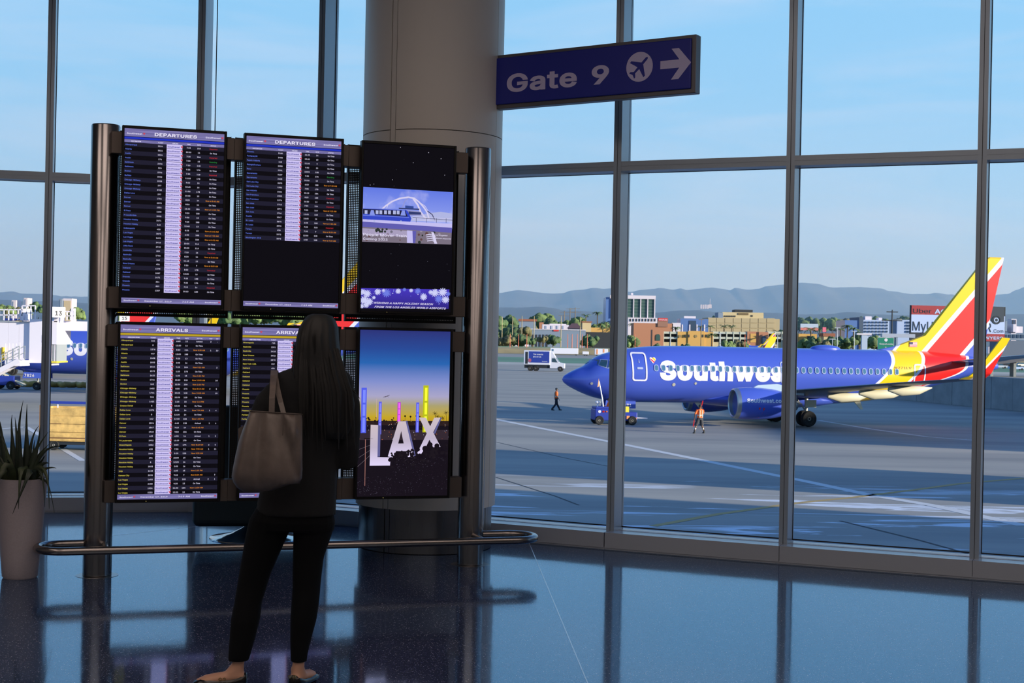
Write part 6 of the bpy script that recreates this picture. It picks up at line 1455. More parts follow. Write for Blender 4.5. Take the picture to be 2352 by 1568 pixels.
for x0, x1 in ((1524, 1556), (1638, 1716), (1764, 1812)):
    for y0, y1 in ((761, 766), (773, 778), (785, 800)): b.box('deck_parapet', x0, x1, y0, y1, M_crm if y0 > 780 else mat('pale_deck', (186, 188, 172), .7), 0)
    b.box('deck_dark', x0, x1, 766, 800, M_dk, 3, 8.5)
    n_c = int((x1 - x0) / 15)
    for k in range(n_c + 1): b.box('deck_column', x0 + k * (x1 - x0) / max(1, n_c) - 1.2, x0 + k * (x1 - x0) / max(1, n_c) + 1.2, 761, 800, mat('pale_deck', (186, 188, 172), .7), -.2, .6)
b.box('pink_tower', 1716, 1742, 761, None, M_pink, -.4); b.box('pink_tower', 1742, 1764, 762, None, M_pink, -1.0); b.box('yellow_panel', 1723, 1736, 766, 786, M_ochre, -.6, -.4); arch(1753.5, 11, 771, 789, M_win, -1.3)
# left of the mullion
b = Bld(1180, 1402, 860, 'long low grey-blue warehouse with red lettering behind the fence', d=25)
b.box('body', 1215, 1345, 756, None, M_gryb); b.box('wing', 1180, 1216, 759, None, M_wht); b.box('roof_edge', 1215, 1345, 754.5, 756.2, M_wht, -.4); b.box('red_sign', 1271, 1283, 757, 760.5, mat('sign_red', (210, 60, 56), .6), -.4, 0); b.box('dark_wing', 1345, 1402, 762, None, M_dk)
for k in range(5): b.box('door', 1222 + k * 8, 1226 + k * 8, 768, None, M_dk, -.2, 0)
b = Bld(1245, 1306, 960, 'bright white flat building left of the dark hip-roofed house', d=15); b.box('body', 1245, 1306, 744.5, None, M_wht); b.box('parapet', 1262, 1300, 743, 745, M_wht, 2)
for k in range(4): b.box('bay', 1252 + k * 13, 1256 + k * 13, 748, 756, mat('pale_bay', (170, 176, 196), .6), -.3, 0)
b = Bld(1304, 1336, 930, 'house with a dark hip roof beside the white building', d=14)
b.box('wall', 1306, 1334, 753, None, M_gryb); x0, x1, z0, z1 = b.X(1303), b.X(1337), b.H(1320, 754), b.H(1320, 742)
MB().add([V((x0, -1, z0)), V((x1, -1, z0)), V((x1, 15, z0)), V((x0, 15, z0)), V((x0 + 3, 7, z1)), V((x1 - 3, 7, z1))], [(0, 1, 5, 4), (1, 2, 5), (2, 3, 4, 5), (3, 0, 4), (0, 3, 2, 1)]).build('roof', mat('dark_roof', (96, 70, 72), .8), b.r)
b = Bld(1335, 1402, 980, 'cream stucco houses above the palms', d=14); b.box('wall', 1337, 1357, 739, None, M_crm); b.box('roof', 1335, 1359, 737.5, 740, M_rooft, -.5); b.box('low_wall', 1357, 1402, 752, None, M_ochre)
b = Bld(1188, 1232, 1000, 'houses with red roofs among the trees at the left', d=12); b.box('wall', 1192, 1230, 736, None, M_gryb); b.box('roof', 1190, 1232, 732, 737, M_rooft, -.5); b.box('gable', 1238, 1248, 740, None, M_pink)
# right of the second mullion
b = Bld(1836, 1880, 800, 'small advertising board over tan shops', d=8); b.box('board', 1838, 1879, 743, 758, mat('ad_pale', (176, 190, 206), .6), 0, 1); b.box('board_stripe', 1838, 1879, 752, 758, mat('ad_red', (200, 120, 110), .6), -.2, 0); b.box('shops', 1836, 1878, 766, None, M_ochre, 2); b.box('shop_window', 1856, 1872, 771, 780, M_dk, 1.8, 2)
b = Bld(1890, 1916, 790, 'low shop with an orange roof', d=8); b.box('wall', 1892, 1916, 771, None, M_crm); b.box('roof', 1890, 1918, 765, 772, M_rooft, -.5); b.box('pink_sign', 1890, 1898, 751, 762, mat('ad_pink', (226, 110, 130), .6), 1, 2)
b = Bld(1940, 2092, 900, 'pale hotel with rows of dark bay windows', d=25)
b.box('left_wing', 1940, 1975, 735, None, M_bg); b.box('stair_tower', 1972, 1982, 728, None, mat('tower_grey', (70, 86, 106), .6), -.5); b.box('body', 1982, 2042, 734, None, mat('hotel_pale', (168, 184, 214), .7)); b.box('right_block', 2060, 2092, 734, None, mat('hotel_pale', (168, 184, 214), .7)); b.box('dark_link', 2042, 2060, 736, None, M_gryb, 2)
for i in range(7):
    for j in range(5): b.box('bay_window', 1985 + i * 8.2, 1989 + i * 8.2, 738 + j * 7, 742 + j * 7, M_win, -.5, .1)
for i in range(3):
    for j in range(5): b.box('bay_window', 2080 + i * 4, 2082 + i * 4, 738 + j * 7, 742.5 + j * 7, M_win, -.5, .1)
b.box('roof_unit', 1989, 2004, 726, 735, M_wht, 3, 9); b.box('roof_unit', 2020, 2028, 729, 735, M_wht, 3, 9)
b = Bld(2322, 2334, 1000, 'slim white ribbed tower at the right edge', d=8); b.box('body', 2322, 2334, 732, None, M_wht)
for k in range(3): b.box('rib', 2324 + k * 3.4, 2325.2 + k * 3.4, 734, 762, M_dk, -.3, 0)
b = Bld(2300, 2362, 820, 'grey office decks at the right edge with white roof boxes', d=20); b.box('upper_deck', 2306, 2362, 766, 780, M_gryb); b.box('lower_deck', 2300, 2362, 782, None, mat('deck_grey', (92, 104, 122), .7)); b.box('left_office', 2300, 2321, 736, 760, M_gryb, 6); b.box('roof_box', 2335, 2343, 744, 762, M_wht, 6); b.box('roof_box', 2343, 2360, 749, 764, M_wht, 8)
for k in range(6): b.box('bay', 2308 + k * 9, 2313 + k * 9, 768, 776, M_win, -.3, 0)
# far towers, left
for x0, x1, y0, Z, m, lb in ((25, 35, 689, 2000, M_wht, 'small white far tower, leftmost on the skyline'), (53, 61, 684, 2000, M_wht, 'slim pale far tower left of the first mullion'), (133, 140, 686, 1900, M_gryb, 'narrow grey far tower beside the white block'), (143, 163, 685, 1700, M_wht, 'broad white far tower block above the gate number')):
    b = Bld(x0, x1, Z, lb, d=20); b.box('body', x0, x1, y0, None, m)
    if x1 - x0 > 12: b.box('front_panel', x0 + 2, x1 - 2, y0 + 5, None, M_crm, -.6, 0)
    else: b.box('window_strip', x0 + 3, x0 + 4.5, y0 + 3, 706, M_gryb, -.6, 0)
# far houses below the hills
rr_ = random.Random(21)
for i in range(56):
    px = rr_.choice([rr_.uniform(1150, 1400), rr_.uniform(1640, 1800), rr_.uniform(1840, 2100), rr_.uniform(0, 186), rr_.uniform(2280, 2350)]); Z = rr_.uniform(1400, 2600); b_ = rr_.uniform(8, 22); h_ = rr_.uniform(5, 13)
    r = tag(empty('far_house', (aty(px, 780, Z).x, Z, AZ)), 'tiny pale house far away below the hills', 'house', 'tiny houses below the hills')
    MB().box(-b_ / 2, b_ / 2, 0, 12, 0, h_).build('wall', [M_wht, M_crm, M_gryb][i % 3], r); MB().prism([V((-b_ / 2 - .5, -.5, h_)), V((b_ / 2 + .5, -.5, h_)), V((0, -.5, h_ + 2.5))], (0, 13, 0)).build('roof', [M_rooft, M_gryb][i % 2], r)
# billboard
Zb = 470.0; kb = Zb / F; bx = aty(2200, 780, Zb).x
bb = tag(empty('billboard', (bx, Zb, AZ), 0), 'large billboard with car advert lettering half hidden behind the tail fin', 'billboard')
X_ = lambda px: aty(px, 780, Zb).x - bx
H_ = lambda y: 5.5 + (hor(2200) - y) * kb
M_bbw = mat('billboard_pale', (186, 198, 232), .6); M_bbr = mat('billboard_red', (164, 56, 60), .6); M_bbk = mat('billboard_ink', (34, 42, 54), .6); M_bbp = mat('billboard_photo', (58, 66, 76), .6)
MB().box(X_(2090), X_(2308), 0, 1.0, H_(783), H_(703)).build('board', M_dk, bb); MB().box(X_(2092), X_(2307), -.1, 0, H_(765), H_(724)).build('pale_field', M_bbw, bb); MB().box(X_(2092), X_(2262), -.12, 0, H_(724), H_(703)).build('red_band', M_bbr, bb); MB().box(X_(2180), X_(2307), -.12, 0, H_(782), H_(765)).build('red_band', M_bbr, bb)
MB().prism([V((X_(2262), -.13, H_(735))), V((X_(2262), -.13, H_(706))), V((X_(2280), -.13, H_(702))), V((X_(2305), -.13, H_(703))), V((X_(2305), -.13, H_(737))), V((X_(2296), -.13, H_(738))), V((X_(2290), -.13, H_(743))), V((X_(2280), -.13, H_(741))), V((X_(2272), -.13, H_(733)))], (0, .1, 0)).build('truck_photo', M_bbp, bb)
wh = MB(); cx, cz, r_ = X_(2287), H_(733), 10 * kb
for r0, r1 in ((.8, 1.0), (.35, .55)):
    ring = []
    for q in range(20): t = 2 * PI * q / 20; ring += [V((cx + r_ * r1 * math.cos(t), -.2, cz + r_ * r1 * math.sin(t))), V((cx + r_ * r0 * math.cos(t), -.2, cz + r_ * r0 * math.sin(t)))]
    wh.add(ring, [(2 * q, (2 * q + 2) % 40, (2 * q + 3) % 40, 2 * q + 1) for q in range(20)], M_bbk if r0 > .5 else M_bbw)
wh.build('wheel_picture', None, bb)
tag(bb, None)
def btext(st, x0, x1, y, h, m, bold=.0, nm='lettering'):
    mb = MB(); put_text(mb, st, X_(x0), H_(y), h * kb, m, lambda a, b: V((a, -.18, b)), 'L', bold, width=X_(x1) - X_(x0)); mb.build(nm, None, bb)
btext('Uber', 2096, 2138, 720.5, 14, M_bbk); btext('ACCIDENT?', 2145, 2258, 720.5, 13, M_bbw, .03); btext('MyUberLAWYER', 2095, 2276, 761, 30, M_bbk); btext('.Com', 2279, 2304, 762, 11, M_bbk); btext('LAWYERS', 2246, 2303, 777.5, 9, M_bbw, .02)
for px in (2150, 2250): MB().box(X_(px), X_(px) + 1, .2, .9, 0, H_(783)).build('post', M_dk, bb)
b = Bld(2026, 2102, 440, 'pale grey gantry beam beside the green road sign', 'gantry', 'gantry', d=2); b.box('beam', 2026, 2102, 765.5, 774, mat('beam_grey', (164, 168, 184), .5)); b.box('leg', 2058, 2062, 774, None, M_gryb)
b = Bld(2016, 2054, 430, 'green road sign reading Sepulveda behind the fuselage', 'road_sign', 'sign', d=.4); b.box('panel', 2017, 2053, 775, 802, mat('road_green', (20, 120, 96), .5)); b.box('post', 2034, 2036, 802, None, M_gryb); b.box('border', 2016.3, 2053.7, 774.4, 802.6, M_wht, .05, .3)
mb = MB(); put_text(mb, 'Sepulveda', b.X(2020), b.H(2020, 791), .62, M_wht, lambda x, z: V((x, -.05, z)), 'L', .01, width=b.X(2051) - b.X(2020)); put_text(mb, 'Bl', b.X(2035), b.H(2035, 799), .5, M_wht, lambda x, z: V((x, -.05, z)), 'C', .01)
cc = V((b.X(2035), -.05, b.H(2035, 780.5))); mb.add([cc + V((.5 * math.cos(t), 0, .5 * math.sin(t))) for t in [2 * PI * q / 14 for q in range(14)]], [tuple(range(14))], M_wht); mb.build('sign_text', None, b.r)
b = Bld(1968, 2003, 500, 'pale concrete pylon with a flat cap', 'pylon', 'pylon', d=2); b.box('shaft', 1980, 1993, 768, None, mat('pylon_pale2', (170, 184, 204), .6), .3, 1.7); b.box('cap', 1968, 2002, 765, 768.5, M_wht)
# poles
def pole(px, yt, Z, label, m, w_=.22, arms=(), group=None, name='light_pole', cat='pole'):
    k = Z / F; h = 5.5 + (hor(px) - yt) * k; r = tag(empty(name, (aty(px, 780, Z).x, Z, AZ)), label, cat, group)
    MB().tube([(0, 0, 0), (0, 0, h)], [w_, w_ * .6], 8).build('shaft', m, r)
    for dy, hw in arms: MB().box(-hw, hw, -.1, .1, h - dy - .15, h - dy + .15).build('crossarm', m, r)
pole(2048, 711, 450, 'dark utility pole with two crossarms before the hotel', mat('dark_pole', (44, 48, 52), .8), .3, ((.7, 1.8), (3.4, 3.2)), name='utility_pole')
for x, y, Z in ((1152.5, 727, 760), (1176.5, 726, 760), (1198, 725, 760), (1226, 726, 760), (1288, 726, 760), (1332, 728, 760)): pole(x, y, Z, 'thin pale timber pole standing in a row beyond the fence', mat('pale_timber', (176, 158, 120), .8), .28, (), 'row of pale timber poles')
for x, y, Z in ((1295, 714, 1200), (1308, 707, 1300), (1320, 706, 1250)): pole(x, y, Z, 'tall far power pole with crossarms against the hills', M_pole, .5, ((1, 4), (4, 5)), 'far power poles', 'utility_pole')
for x in (1171.5, 1191, 1210, 1304, 1314, 1326, 1337, 1349, 1458.5, 1711): pole(x, 767, 640, 'thin orange approach marker pole on the grass strip', M_orange, .2, (), 'orange marker poles', 'marker_pole')
for x, y, Z, lb in ((1610, 733, 640, 'dark lamp post in front of the yellow parking tower'), (1655, 765, 640, 'pale lamp post in front of the parking decks'), (1786, 768, 640, 'grey lamp post beside the small tail fin'), (1923, 752, 600, 'pale blue lamp post left of the hotel'), (1912, 778, 560, 'short pale lamp post near the antenna dome'), (1962, 760, 600, 'thin pole among the palms'), (1540, 775, 600, 'white lamp post before the yellow parking front')): pole(x, y, Z, lb, M_pole if 'dark' in lb else mat('pale_pole', (170, 178, 186), .5), .22, ((.1, 1.2),))
# green fence and berm
fn = tag(empty('perimeter_fence', (0, 692, AZ)), 'green mesh fence along the far side of the airfield', 'fence')
x = -150.0
while x < 330: MB().box(x, x + 9.8, -.06, .06, .2, 2.6 + .1).build('fence_panel', mat('fence_green', (98, 124, 108), .8), fn); MB().box(x - .1, x + .1, -.1, .1, 0, 2.9).build('fence_post', M_pole, fn); x += 10
bm_ = MB(); pr = [(0, 0), (8, 1.9), (22, 2.4), (40, 2.4), (55, 0)]; xs = [-800 + 40 * k for k in range(60)]
rings = [[V((x, 612 + y + 2 * math.sin(x * .05), AZ + z * (1 + .15 * math.sin(x * .021)) + .02)) for y, z in pr] for x in xs]
tag(bm_.loft(rings, closed=False).build('dry_berm', mat('dry_grass', (158, 140, 96), .9, noise_amt=.15, noise_scale=.05)), 'low dry grass bank before the fence', 'ground', kind='structure')

# ------------------------------------------------------------------ trees
M_leaf = [mat('foliage_a', (70, 92, 56), .8, noise_amt=.35, noise_scale=.8), mat('foliage_b', (90, 108, 62), .8, noise_amt=.35, noise_scale=.8), mat('foliage_c', (96, 92, 60), .8, noise_amt=.3, noise_scale=.8)]
M_bark = mat('bark', (96, 80, 62), .9)
def crown_mesh(seed, kind):
    rs_ = random.Random(seed); mb = MB(); bm = bmesh.new(); bmesh.ops.create_icosphere(bm, subdivisions=3, radius=1.0); base = [v.co.copy() for v in bm.verts]; fs = [tuple(v.index for v in f.verts) for f in bm.faces]; bm.free()
    for k in range(13):
        a = rs_.uniform(0, 2 * PI); q = math.sqrt(rs_.random()) * .62; z = rs_.uniform(.42, .86); c = V((math.cos(a) * q, math.sin(a) * q, z - .35 * q * q)); r = rs_.uniform(.2, .36)
        vs = [c + V((p.x, p.y, p.z * .85)) * r * (1 + .38 * noise.noise(p * 2.6 + V((seed, k, 0))) + .22 * noise.noise(p * 7 + V((k, seed, 3)))) for p in base]; mb.add(vs, fs)
    return mb.mesh('crown', M_leaf[kind], True, 3.0)
CR = [crown_mesh(3, 0), crown_mesh(8, 0), crown_mesh(12, 1), crown_mesh(17, 1), crown_mesh(23, 2)]
TR_ = MB().tube([(0, 0, 0), (.02, 0, .3), (0, .02, .55)], [.045, .032, .02], 8).tube([(0, 0, .3), (.2, .05, .6)], [.02, .01], 6).tube([(0, 0, .33), (-.18, -.05, .62)], [.02, .01], 6).mesh('trunk', M_bark)
def tree(px, yt, Z, wpx, label, group, kind=0, i=0):
    Z += (i % 4) * (24 if Z > 760 else 8); k = Z / F; h = 5.5 + (hor(px) - yt) * k; w_ = wpx * k / 1.25; r = tag(empty('tree', (aty(px, 780, Z).x, Z, AZ), i * 1.3), label, 'tree', group)
    hz_ = min(h, w_ * 1.25); part('crown', CR[(kind * 2 + i) % 5], r, (0, 0, h - 1.08 * hz_), scale=(w_, w_, hz_)); part('trunk', TR_, r, scale=(h * .7, h * .7, h))
rt = random.Random(31)
for i, (px, yt, Z, w_) in enumerate(((1146, 724, 1030, 40), (1172, 720, 1030, 42), (1236, 716, 1030, 62), (1248, 717, 1030, 40), (1212, 735, 1030, 50), (1262, 730, 1030, 40), (1278, 733, 1030, 36), (1300, 733, 1030, 34), (1325, 725, 1030, 36), (1204, 745, 772, 34), (1178, 744, 772, 44), (1150, 748, 772, 40), (1362, 742, 1030, 34), (1385, 738, 1030, 40))):
    tree(px, yt, Z, w_, 'round green tree in the belt behind the warehouse', 'trees behind the warehouse', 0, i)
for i, (px, yt, Z, w_) in enumerate(((1246, 768, 712, 22), (1270, 768, 710, 26), (1358, 766, 712, 30), (1345, 772, 710, 22), (1452, 768, 710, 30), (1160, 765, 712, 36), (1192, 764, 712, 34), (1222, 772, 712, 20))):
    tree(px, yt, Z, w_, 'small rounded shrub-like tree along the airfield fence', 'small trees along the fence', 2, i)
for i, (px, yt, Z, w_) in enumerate(((1666, 779, 710, 22), (1678, 782, 710, 20), (1697, 777, 710, 24), (1708, 784, 710, 18), (1574, 787, 710, 18), (1512, 787, 710, 22))):
    tree(px, yt, Z, w_, 'street tree in front of the parking structure', 'street trees before the parking structure', 1, i)
for i, (px, yt, Z, w_) in enumerate(((1796, 757, 812, 34), (1816, 752, 812, 36), (1846, 775, 700, 30), (1862, 785, 690, 24), (1892, 778, 700, 34), (1912, 772, 700, 36), (1935, 770, 700, 34), (1955, 772, 700, 30), (2008, 768, 700, 34), (2024, 770, 700, 28), (1975, 762, 760, 30), (1872, 770, 720, 26))):
    tree(px, yt, Z, w_, 'dark green tree in the thicket right of the parking structure', 'trees right of the parking structure', 0, i)
for i in range(16):
    tree(1645 + i * 12 + rt.uniform(-3, 3) if i < 5 else 1840 + (i - 5) * 24, 724 + rt.uniform(0, 6), 1500, 34, 'hazy tree on the far skyline below the hills', 'hazy skyline trees', 0, i)
for i, (px, yt, Z, w_) in enumerate(((4, 697, 700, 20), (22, 700, 700, 22), (44, 702, 700, 22), (78, 692, 640, 26), (94, 700, 640, 20), (60, 704, 640, 20), (176, 704, 640, 30), (112, 706, 640, 24))):
    tree(px, yt, Z, w_, 'green tree showing above the jet bridge', 'trees above the jet bridge', 1, i)
for i in range(13):
    tree(420 + i * 25 + rt.uniform(-4, 4), 706 + rt.uniform(-4, 6), 420, 40, 'tree of the green belt glimpsed between the screens', 'tree belt glimpsed between the screens', 1, i)
# palms
fr = MB()
for k in range(16):
    a = k * 2.4; t = .2 + .8 * (k % 4) / 4; pts = []
    for j in range(6): u = j / 5; pts.append(V((math.cos(a) * u * (1 - .15 * t), math.sin(a) * u * (1 - .15 * t), .32 * math.sin(u * 2.2) * (1.2 - t) - u * u * .55 * t)))
    L_ = []
    for j, p in enumerate(pts): w_ = .09 * math.sin(PI * (j + .5) / 6); s_ = V((-math.sin(a), math.cos(a), 0)); L_.append([p - s_ * w_ - V((0, 0, w_ * .6)), p, p + s_ * w_ - V((0, 0, w_ * .6))])
    fr.loft(L_, closed=False)
PF = fr.mesh('fronds', M_leaf[1]); PT_ = MB().tube([(0, 0, 0), (.01, 0, .5), (0, 0, 1)], [.5, .38, .32], 8).mesh('trunk', M_bark)
for i, (px, yt, Z, s_) in enumerate(((1345, 721, 1000, 4), (1371, 716, 1010, 4.5), (1378, 742, 900, 4), (1392, 738, 900, 4), (1400, 745, 880, 3.5), (1384, 750, 880, 3.5), (1452, 742, 900, 4), (1466, 748, 880, 4), (1530, 746, 820, 4.2), (1541, 748, 820, 4), (1552, 750, 820, 4), (1486, 744, 850, 4), (1631, 746, 820, 3.8), (1662, 745, 820, 3.8), (1680, 746, 820, 3.8), (1635, 765, 740, 3.6), (1608, 747, 850, 3.2), (1862, 752, 760, 4.4), (1883, 753, 760, 3.5), (1946, 746, 760, 4.4), (1960, 752, 760, 4), (1930, 752, 760, 3.6), (1785, 757, 780, 3.6), (14, 700, 620, 2.4))):
    Z += (i % 5) * 14 + (60 if 800 < Z < 1000 else 0); k = Z / F; h = 5.5 + (hor(px) - yt) * k - 1; r = tag(empty('palm_tree', (aty(px, 780, Z).x, Z, AZ), i * .7), 'tall palm tree rising above the far roofs', 'palm tree', 'palms above the far roofs')
    part('fronds', PF, r, (0, 0, h), scale=(s_, s_, s_)); part('trunk', PT_, r, scale=(1, 1, h))

# ------------------------------------------------------------------ hills and haze
def ridge(name, prof, Y0, Y1, c, label, jag, seed):
    xs = sorted(prof); px = -420.0; cols = []
    def top(p):
        if p <= xs[0][0]: return xs[0][1]
        for (a, ya), (b, yb) in zip(xs, xs[1:]):
            if a <= p <= b: t = (p - a) / (b - a); return ya + (yb - ya) * (3 * t * t - 2 * t ** 3)
        return xs[-1][1]
    mb = MB(); step = 5.0; rows_ = 14; ring = []
    while px < 2800:
        X = aty(px, 780, Y1).x; H = (hor(px) - top(px)) * Y1 / F + 5.5; col = []
        for j in range(rows_ + 1):
            t = j / rows_; y = Y0 + (Y1 - Y0) * t; z = H * (t ** 1.25); q = noise.noise(V((X * .0016 * (1 + .2 * t), y * .0014, seed))) * .5 + noise.noise(V((X * .006, y * .005, seed + 4))) * .22
            z += q * H * .42 * math.sin(PI * min(t, .999)) + (noise.noise(V((px * .09, seed, 1))) * jag * Y1 / F if j == rows_ else 0); col.append(V((X * (y / Y1) ** .35, y, AZ + max(z, 0))))
        col += [V((X, Y1 + 900, AZ))]; ring.append(col); px += step
    mb.loft(ring, closed=False); o = mb.build(name, mat(name + '_slope', tuple(int(q * .62) for q in c), .95, noise_amt=.3, noise_scale=.004), smooth=True, angle=3); return tag(o, label, 'hill', kind='structure')
prof = [(-400, 680), (0, 671), (25, 669), (50, 674), (100, 675), (145, 680), (190, 681), (300, 678), (400, 676), (520, 684), (640, 682), (760, 690), (860, 684), (960, 682), (1060, 676), (1145, 672), (1190, 666), (1212, 668), (1228, 671), (1250, 673), (1268, 674), (1290, 673), (1310, 667), (1335, 665), (1360, 661), (1385, 663), (1400, 662), (1445, 670), (1475, 665), (1500, 663), (1512, 661), (1545, 665), (1560, 662), (1578, 666), (1600, 663), (1632, 660), (1655, 663), (1675, 666), (1686, 661), (1716, 665), (1740, 663), (1758, 657), (1800, 653), (1840, 649), (1870, 651), (1910, 660), (1970, 659), (2020, 662), (2040, 668), (2095, 675), (2130, 675), (2145, 672), (2180, 676), (2240, 683), (2275, 682), (2290, 676), (2310, 675), (2335, 665), (2350, 659), (2400, 655), (2600, 668), (2800, 676)]
ridge('mountain_range', prof, 5200, 7800, (92, 96, 96), 'long blue hazy mountain range on the horizon', .8, 2)
prof2 = [(-400, 712), (0, 688), (60, 692), (130, 690), (200, 696), (500, 704), (900, 708), (1145, 706), (1200, 706), (1235, 704), (1260, 706), (1300, 713), (1380, 716), (1500, 718), (1560, 713), (1600, 712), (1640, 716), (1760, 718), (1850, 722), (1900, 721), (1950, 716), (2010, 722), (2110, 724), (2200, 722), (2290, 722), (2352, 721), (2800, 722)]
ridge('foothills', prof2, 2900, 4300, (84, 92, 84), 'darker low foothills before the mountain range', 1.0, 9)
for px, py in ((1611, 704), (1616, 704.5), (1621, 704), (1626, 704.5)):
    p = aty(px, py, 6250); tag(MB().box(-3.4, 3.4, 0, 4, -9, 9).build('hill_letter', M_wht, loc=p), 'tiny white mark on the hillside', 'hill mark', 'tiny white marks on the hillside')
p = aty(1631, 701, 6300); tag(MB().box(-7, 7, 0, 10, -12, 4).box(-.8, .8, 0, 2, 4, 30).build('hilltop_station', M_wht, loc=p), 'small white hilltop station with mast', 'building')
hz = MB().box(-6000, 7500, 1150, 7000, AZ - 1, 430).build('haze')
hm = bpy.data.materials.new('haze'); hm.use_nodes = True; ht = hm.node_tree; ht.nodes.clear()
vsn = N(ht, 'ShaderNodeVolumeScatter', ins={'Color': (0.40, 0.66, 1.0, 1), 'Density': 0.00022, 'Anisotropy': 0.4}); ho = N(ht, 'ShaderNodeOutputMaterial'); ht.links.new(vsn.outputs[0], ho.inputs['Volume'])
hz.data.materials.append(hm); tag(hz, 'blue morning haze before the mountains', 'haze', kind='stuff')

# ================================================================== TUB CHAIR, PLANTER
M_chair = mat('teal_leather', (24, 48, 60), 0.5); M_chrome = mat('chrome', (170, 176, 182), 0.08, 1.0)
cp = atz(568, 1247, 0); ch = tag(empty('swivel_chair', (cp.x + .0, cp.y + .28, 0), math.radians(10)), 'dark teal swivel tub chair behind the display stand with polished disc base', 'chair')
MB().lathe([(0.0001, .115), (.045, .11), (.10, .075), (.17, .042), (.27, .016), (.335, .008), (.338, 0.0)][::-1], seg=48).build('base_disc', M_chrome, ch, smooth=True, angle=.8)
MB().lathe([(.035, .05), (.035, .20), (.06, .21)], seg=24).build('column', M_chrome, ch, smooth=True, angle=.6)
MB().tube([(0, 0, .055), (0, 0, .07), (0, 0, .08), (0, 0, .1), (0, 0, .11), (0, 0, .14)], [.07, .075, .06, .07, .06, .065], 20).build('column_cover', M_matblack, ch, smooth=True)
bevel(MB().box(-.45, .45, -.40, .34, .135, .42).build('seat_box', M_chair, ch, smooth=False), .05, 4)
bevel(MB().box(-.33, .33, -.30, .36, .42, .54).build('seat_cushion', M_chair, ch), .05, 4)
for q in (-1, 1): bevel(MB().box(min(.34 * q, .45 * q), max(.34 * q, .45 * q), -.38, .34, .30, .72).build('armrest', M_chair, ch), .045, 4)
bevel(MB().prism([V((-.45, -.40, .30)), V((.45, -.40, .30)), V((.41, -.44, 1.03)), V((-.41, -.44, 1.03))], (0, .13, 0)).build('backrest', M_chair, ch), .045, 4)

M_pot = mat('planter_white', (150, 142, 146), 0.5, noise_amt=.03, noise_scale=90); M_soil = mat('soil', (46, 34, 28), .95)
M_lf = mat('agave_leaf', (32, 44, 32), 0.5, noise_amt=.25, noise_scale=9); M_lf2 = mat('agave_leaf_pale', (54, 64, 42), 0.5, noise_amt=.25, noise_scale=9)
YP = 9.03; cpx = aty(50, 1200, YP); pot = tag(empty('planter', (cpx.x - .005, YP, 0)), 'tall tapered white planter at the left edge', 'planter')
MB().lathe([(.0001, 0), (.100, 0), (.108, .012), (.118, .12), (.137, .36), (.150, .55), (.157, .622), (.150, .625), (.143, .60), (.138, .56), (.0001, .56)], seg=48).build('pot', M_pot, pot, smooth=True, angle=.6)
MB().lathe([(.0001, .585), (.08, .58), (.141, .575)], seg=24).build('soil', M_soil, pot)
pl_t = tag(empty('agave_plant', (pot.location.x, YP, .575)), 'spiky dark green plant with long drooping leaves growing in the white planter', 'plant'); PO = V(pl_t.location)
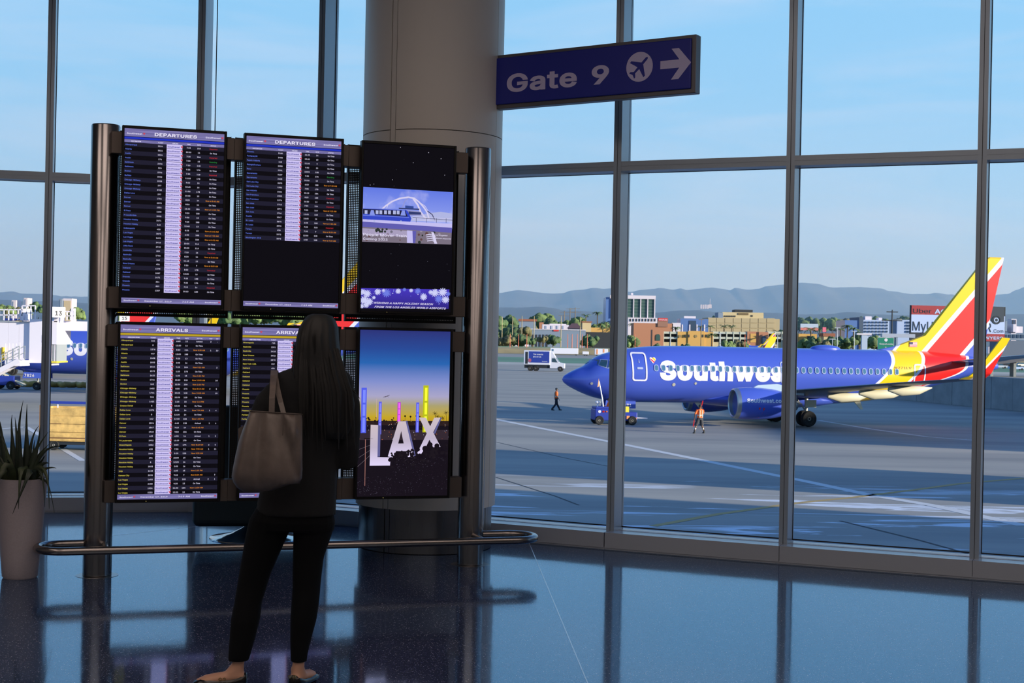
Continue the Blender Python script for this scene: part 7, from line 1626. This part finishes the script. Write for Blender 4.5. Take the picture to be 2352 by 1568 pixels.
def leaf(bx, tip, mid, w_, m=M_lf, dy=0.0, tdy=0.0, droop=False):
    b0 = aty(bx, 1092, YP + dy * .3) - PO; b0.z = 0.0; b0.y = dy * .3
    q = lambda p, d_: V(((aty(p[0], p[1], YP).x), YP + d_, aty(p[0], p[1], YP).z)) - PO
    M1, T1 = q(mid, dy), q(tip, tdy); rings = []; n = 12
    for k in range(n + 1):
        t = k / n; p = b0 * (1 - t) ** 2 + M1 * 2 * t * (1 - t) + T1 * t * t; dp = ((M1 - b0) * (1 - t) + (T1 - M1) * t).normalized()
        s_ = dp.cross(V((0, 1, 0))); s_ = s_.normalized() if s_.length > .1 else V((1, 0, 0)); nn = s_.cross(dp)
        ww = w_ * 1.35 * (.75 + .5 * math.sin(PI * min(1, t * 1.5))) * (1 - t ** 2.2) + .0006; wob = .006 * math.sin(t * 9 + bx); p = p + V((.006 * math.sin(t * 7 + bx) * t, 0, 0))
        rings.append([p - s_ * ww + nn * ww * .35, p - s_ * ww * .5 + nn * wob, p + nn * (-.003), p + s_ * ww * .5 + nn * wob, p + s_ * ww + nn * ww * .35, p + nn * .004])
    MB().loft(rings).build('leaf', m, pl_t, smooth=True, angle=2.0)
for a in ((44, (48, 920), (36, 1010), .013, M_lf, .02, .03), (50, (61, 928), (66, 1010), .012, M_lf, .0, .0), (30, (25, 953), (22, 1020), .013, M_lf, .03, .03), (38, (35, 958), (50, 1010), .012, M_lf, -.03, -.02), (20, (-4, 962), (8, 1010), .016, M_lf, .0, .0), (12, (-22, 940), (-8, 1020), .018, M_lf, .05, .05),
          (56, (86, 978), (62, 1020), .011, M_lf, .02, .02), (60, (97, 976), (84, 1040), .013, M_lf, -.02, -.02), (58, (103, 993), (74, 1030), .009, M_lf2, .04, .05), (64, (158, 1027), (96, 1005), .007, M_lf, -.02, -.04), (52, (107, 1020), (72, 1050), .010, M_lf2, .05, .04), (60, (104, 1046), (84, 1060), .010, M_lf, .03, .02),
          (66, (119, 1064), (92, 1050), .014, M_lf, -.03, -.03), (64, (124, 1076), (98, 1066), .010, M_lf2, .03, .03), (48, (52, 985), (48, 1040), .014, M_lf, -.05, -.06), (34, (14, 1005), (24, 1045), .015, M_lf2, -.05, -.07), (42, (70, 1000), (58, 1045), .013, M_lf2, .05, .07), (26, (-10, 1040), (8, 1050), .014, M_lf, .0, .0), (55, (84, 1010), (76, 1050), .013, M_lf, .0, -.02),
          (30, (4, 1163), (42, 1000), .021, M_lf2, -.20, -.21), (66, (70, 1160), (66, 1000), .018, M_lf2, -.20, -.21), (72, (58, 1170), (112, 1010), .016, M_lf, -.22, -.22), (66, (131, 1162), (118, 1010), .012, M_lf2, -.10, -.14), (66, (122, 1158), (108, 1018), .010, M_lf, -.12, -.15), (62, (140, 1172), (128, 1060), .005, M_lf, -.1, -.13), (20, (-30, 1130), (0, 1000), .017, M_lf2, -.15, -.16), (40, (30, 1050), (30, 1065), .016, M_lf, -.09, -.11), (58, (78, 1062), (70, 1070), .015, M_lf, -.08, -.1)):
    leaf(*a)
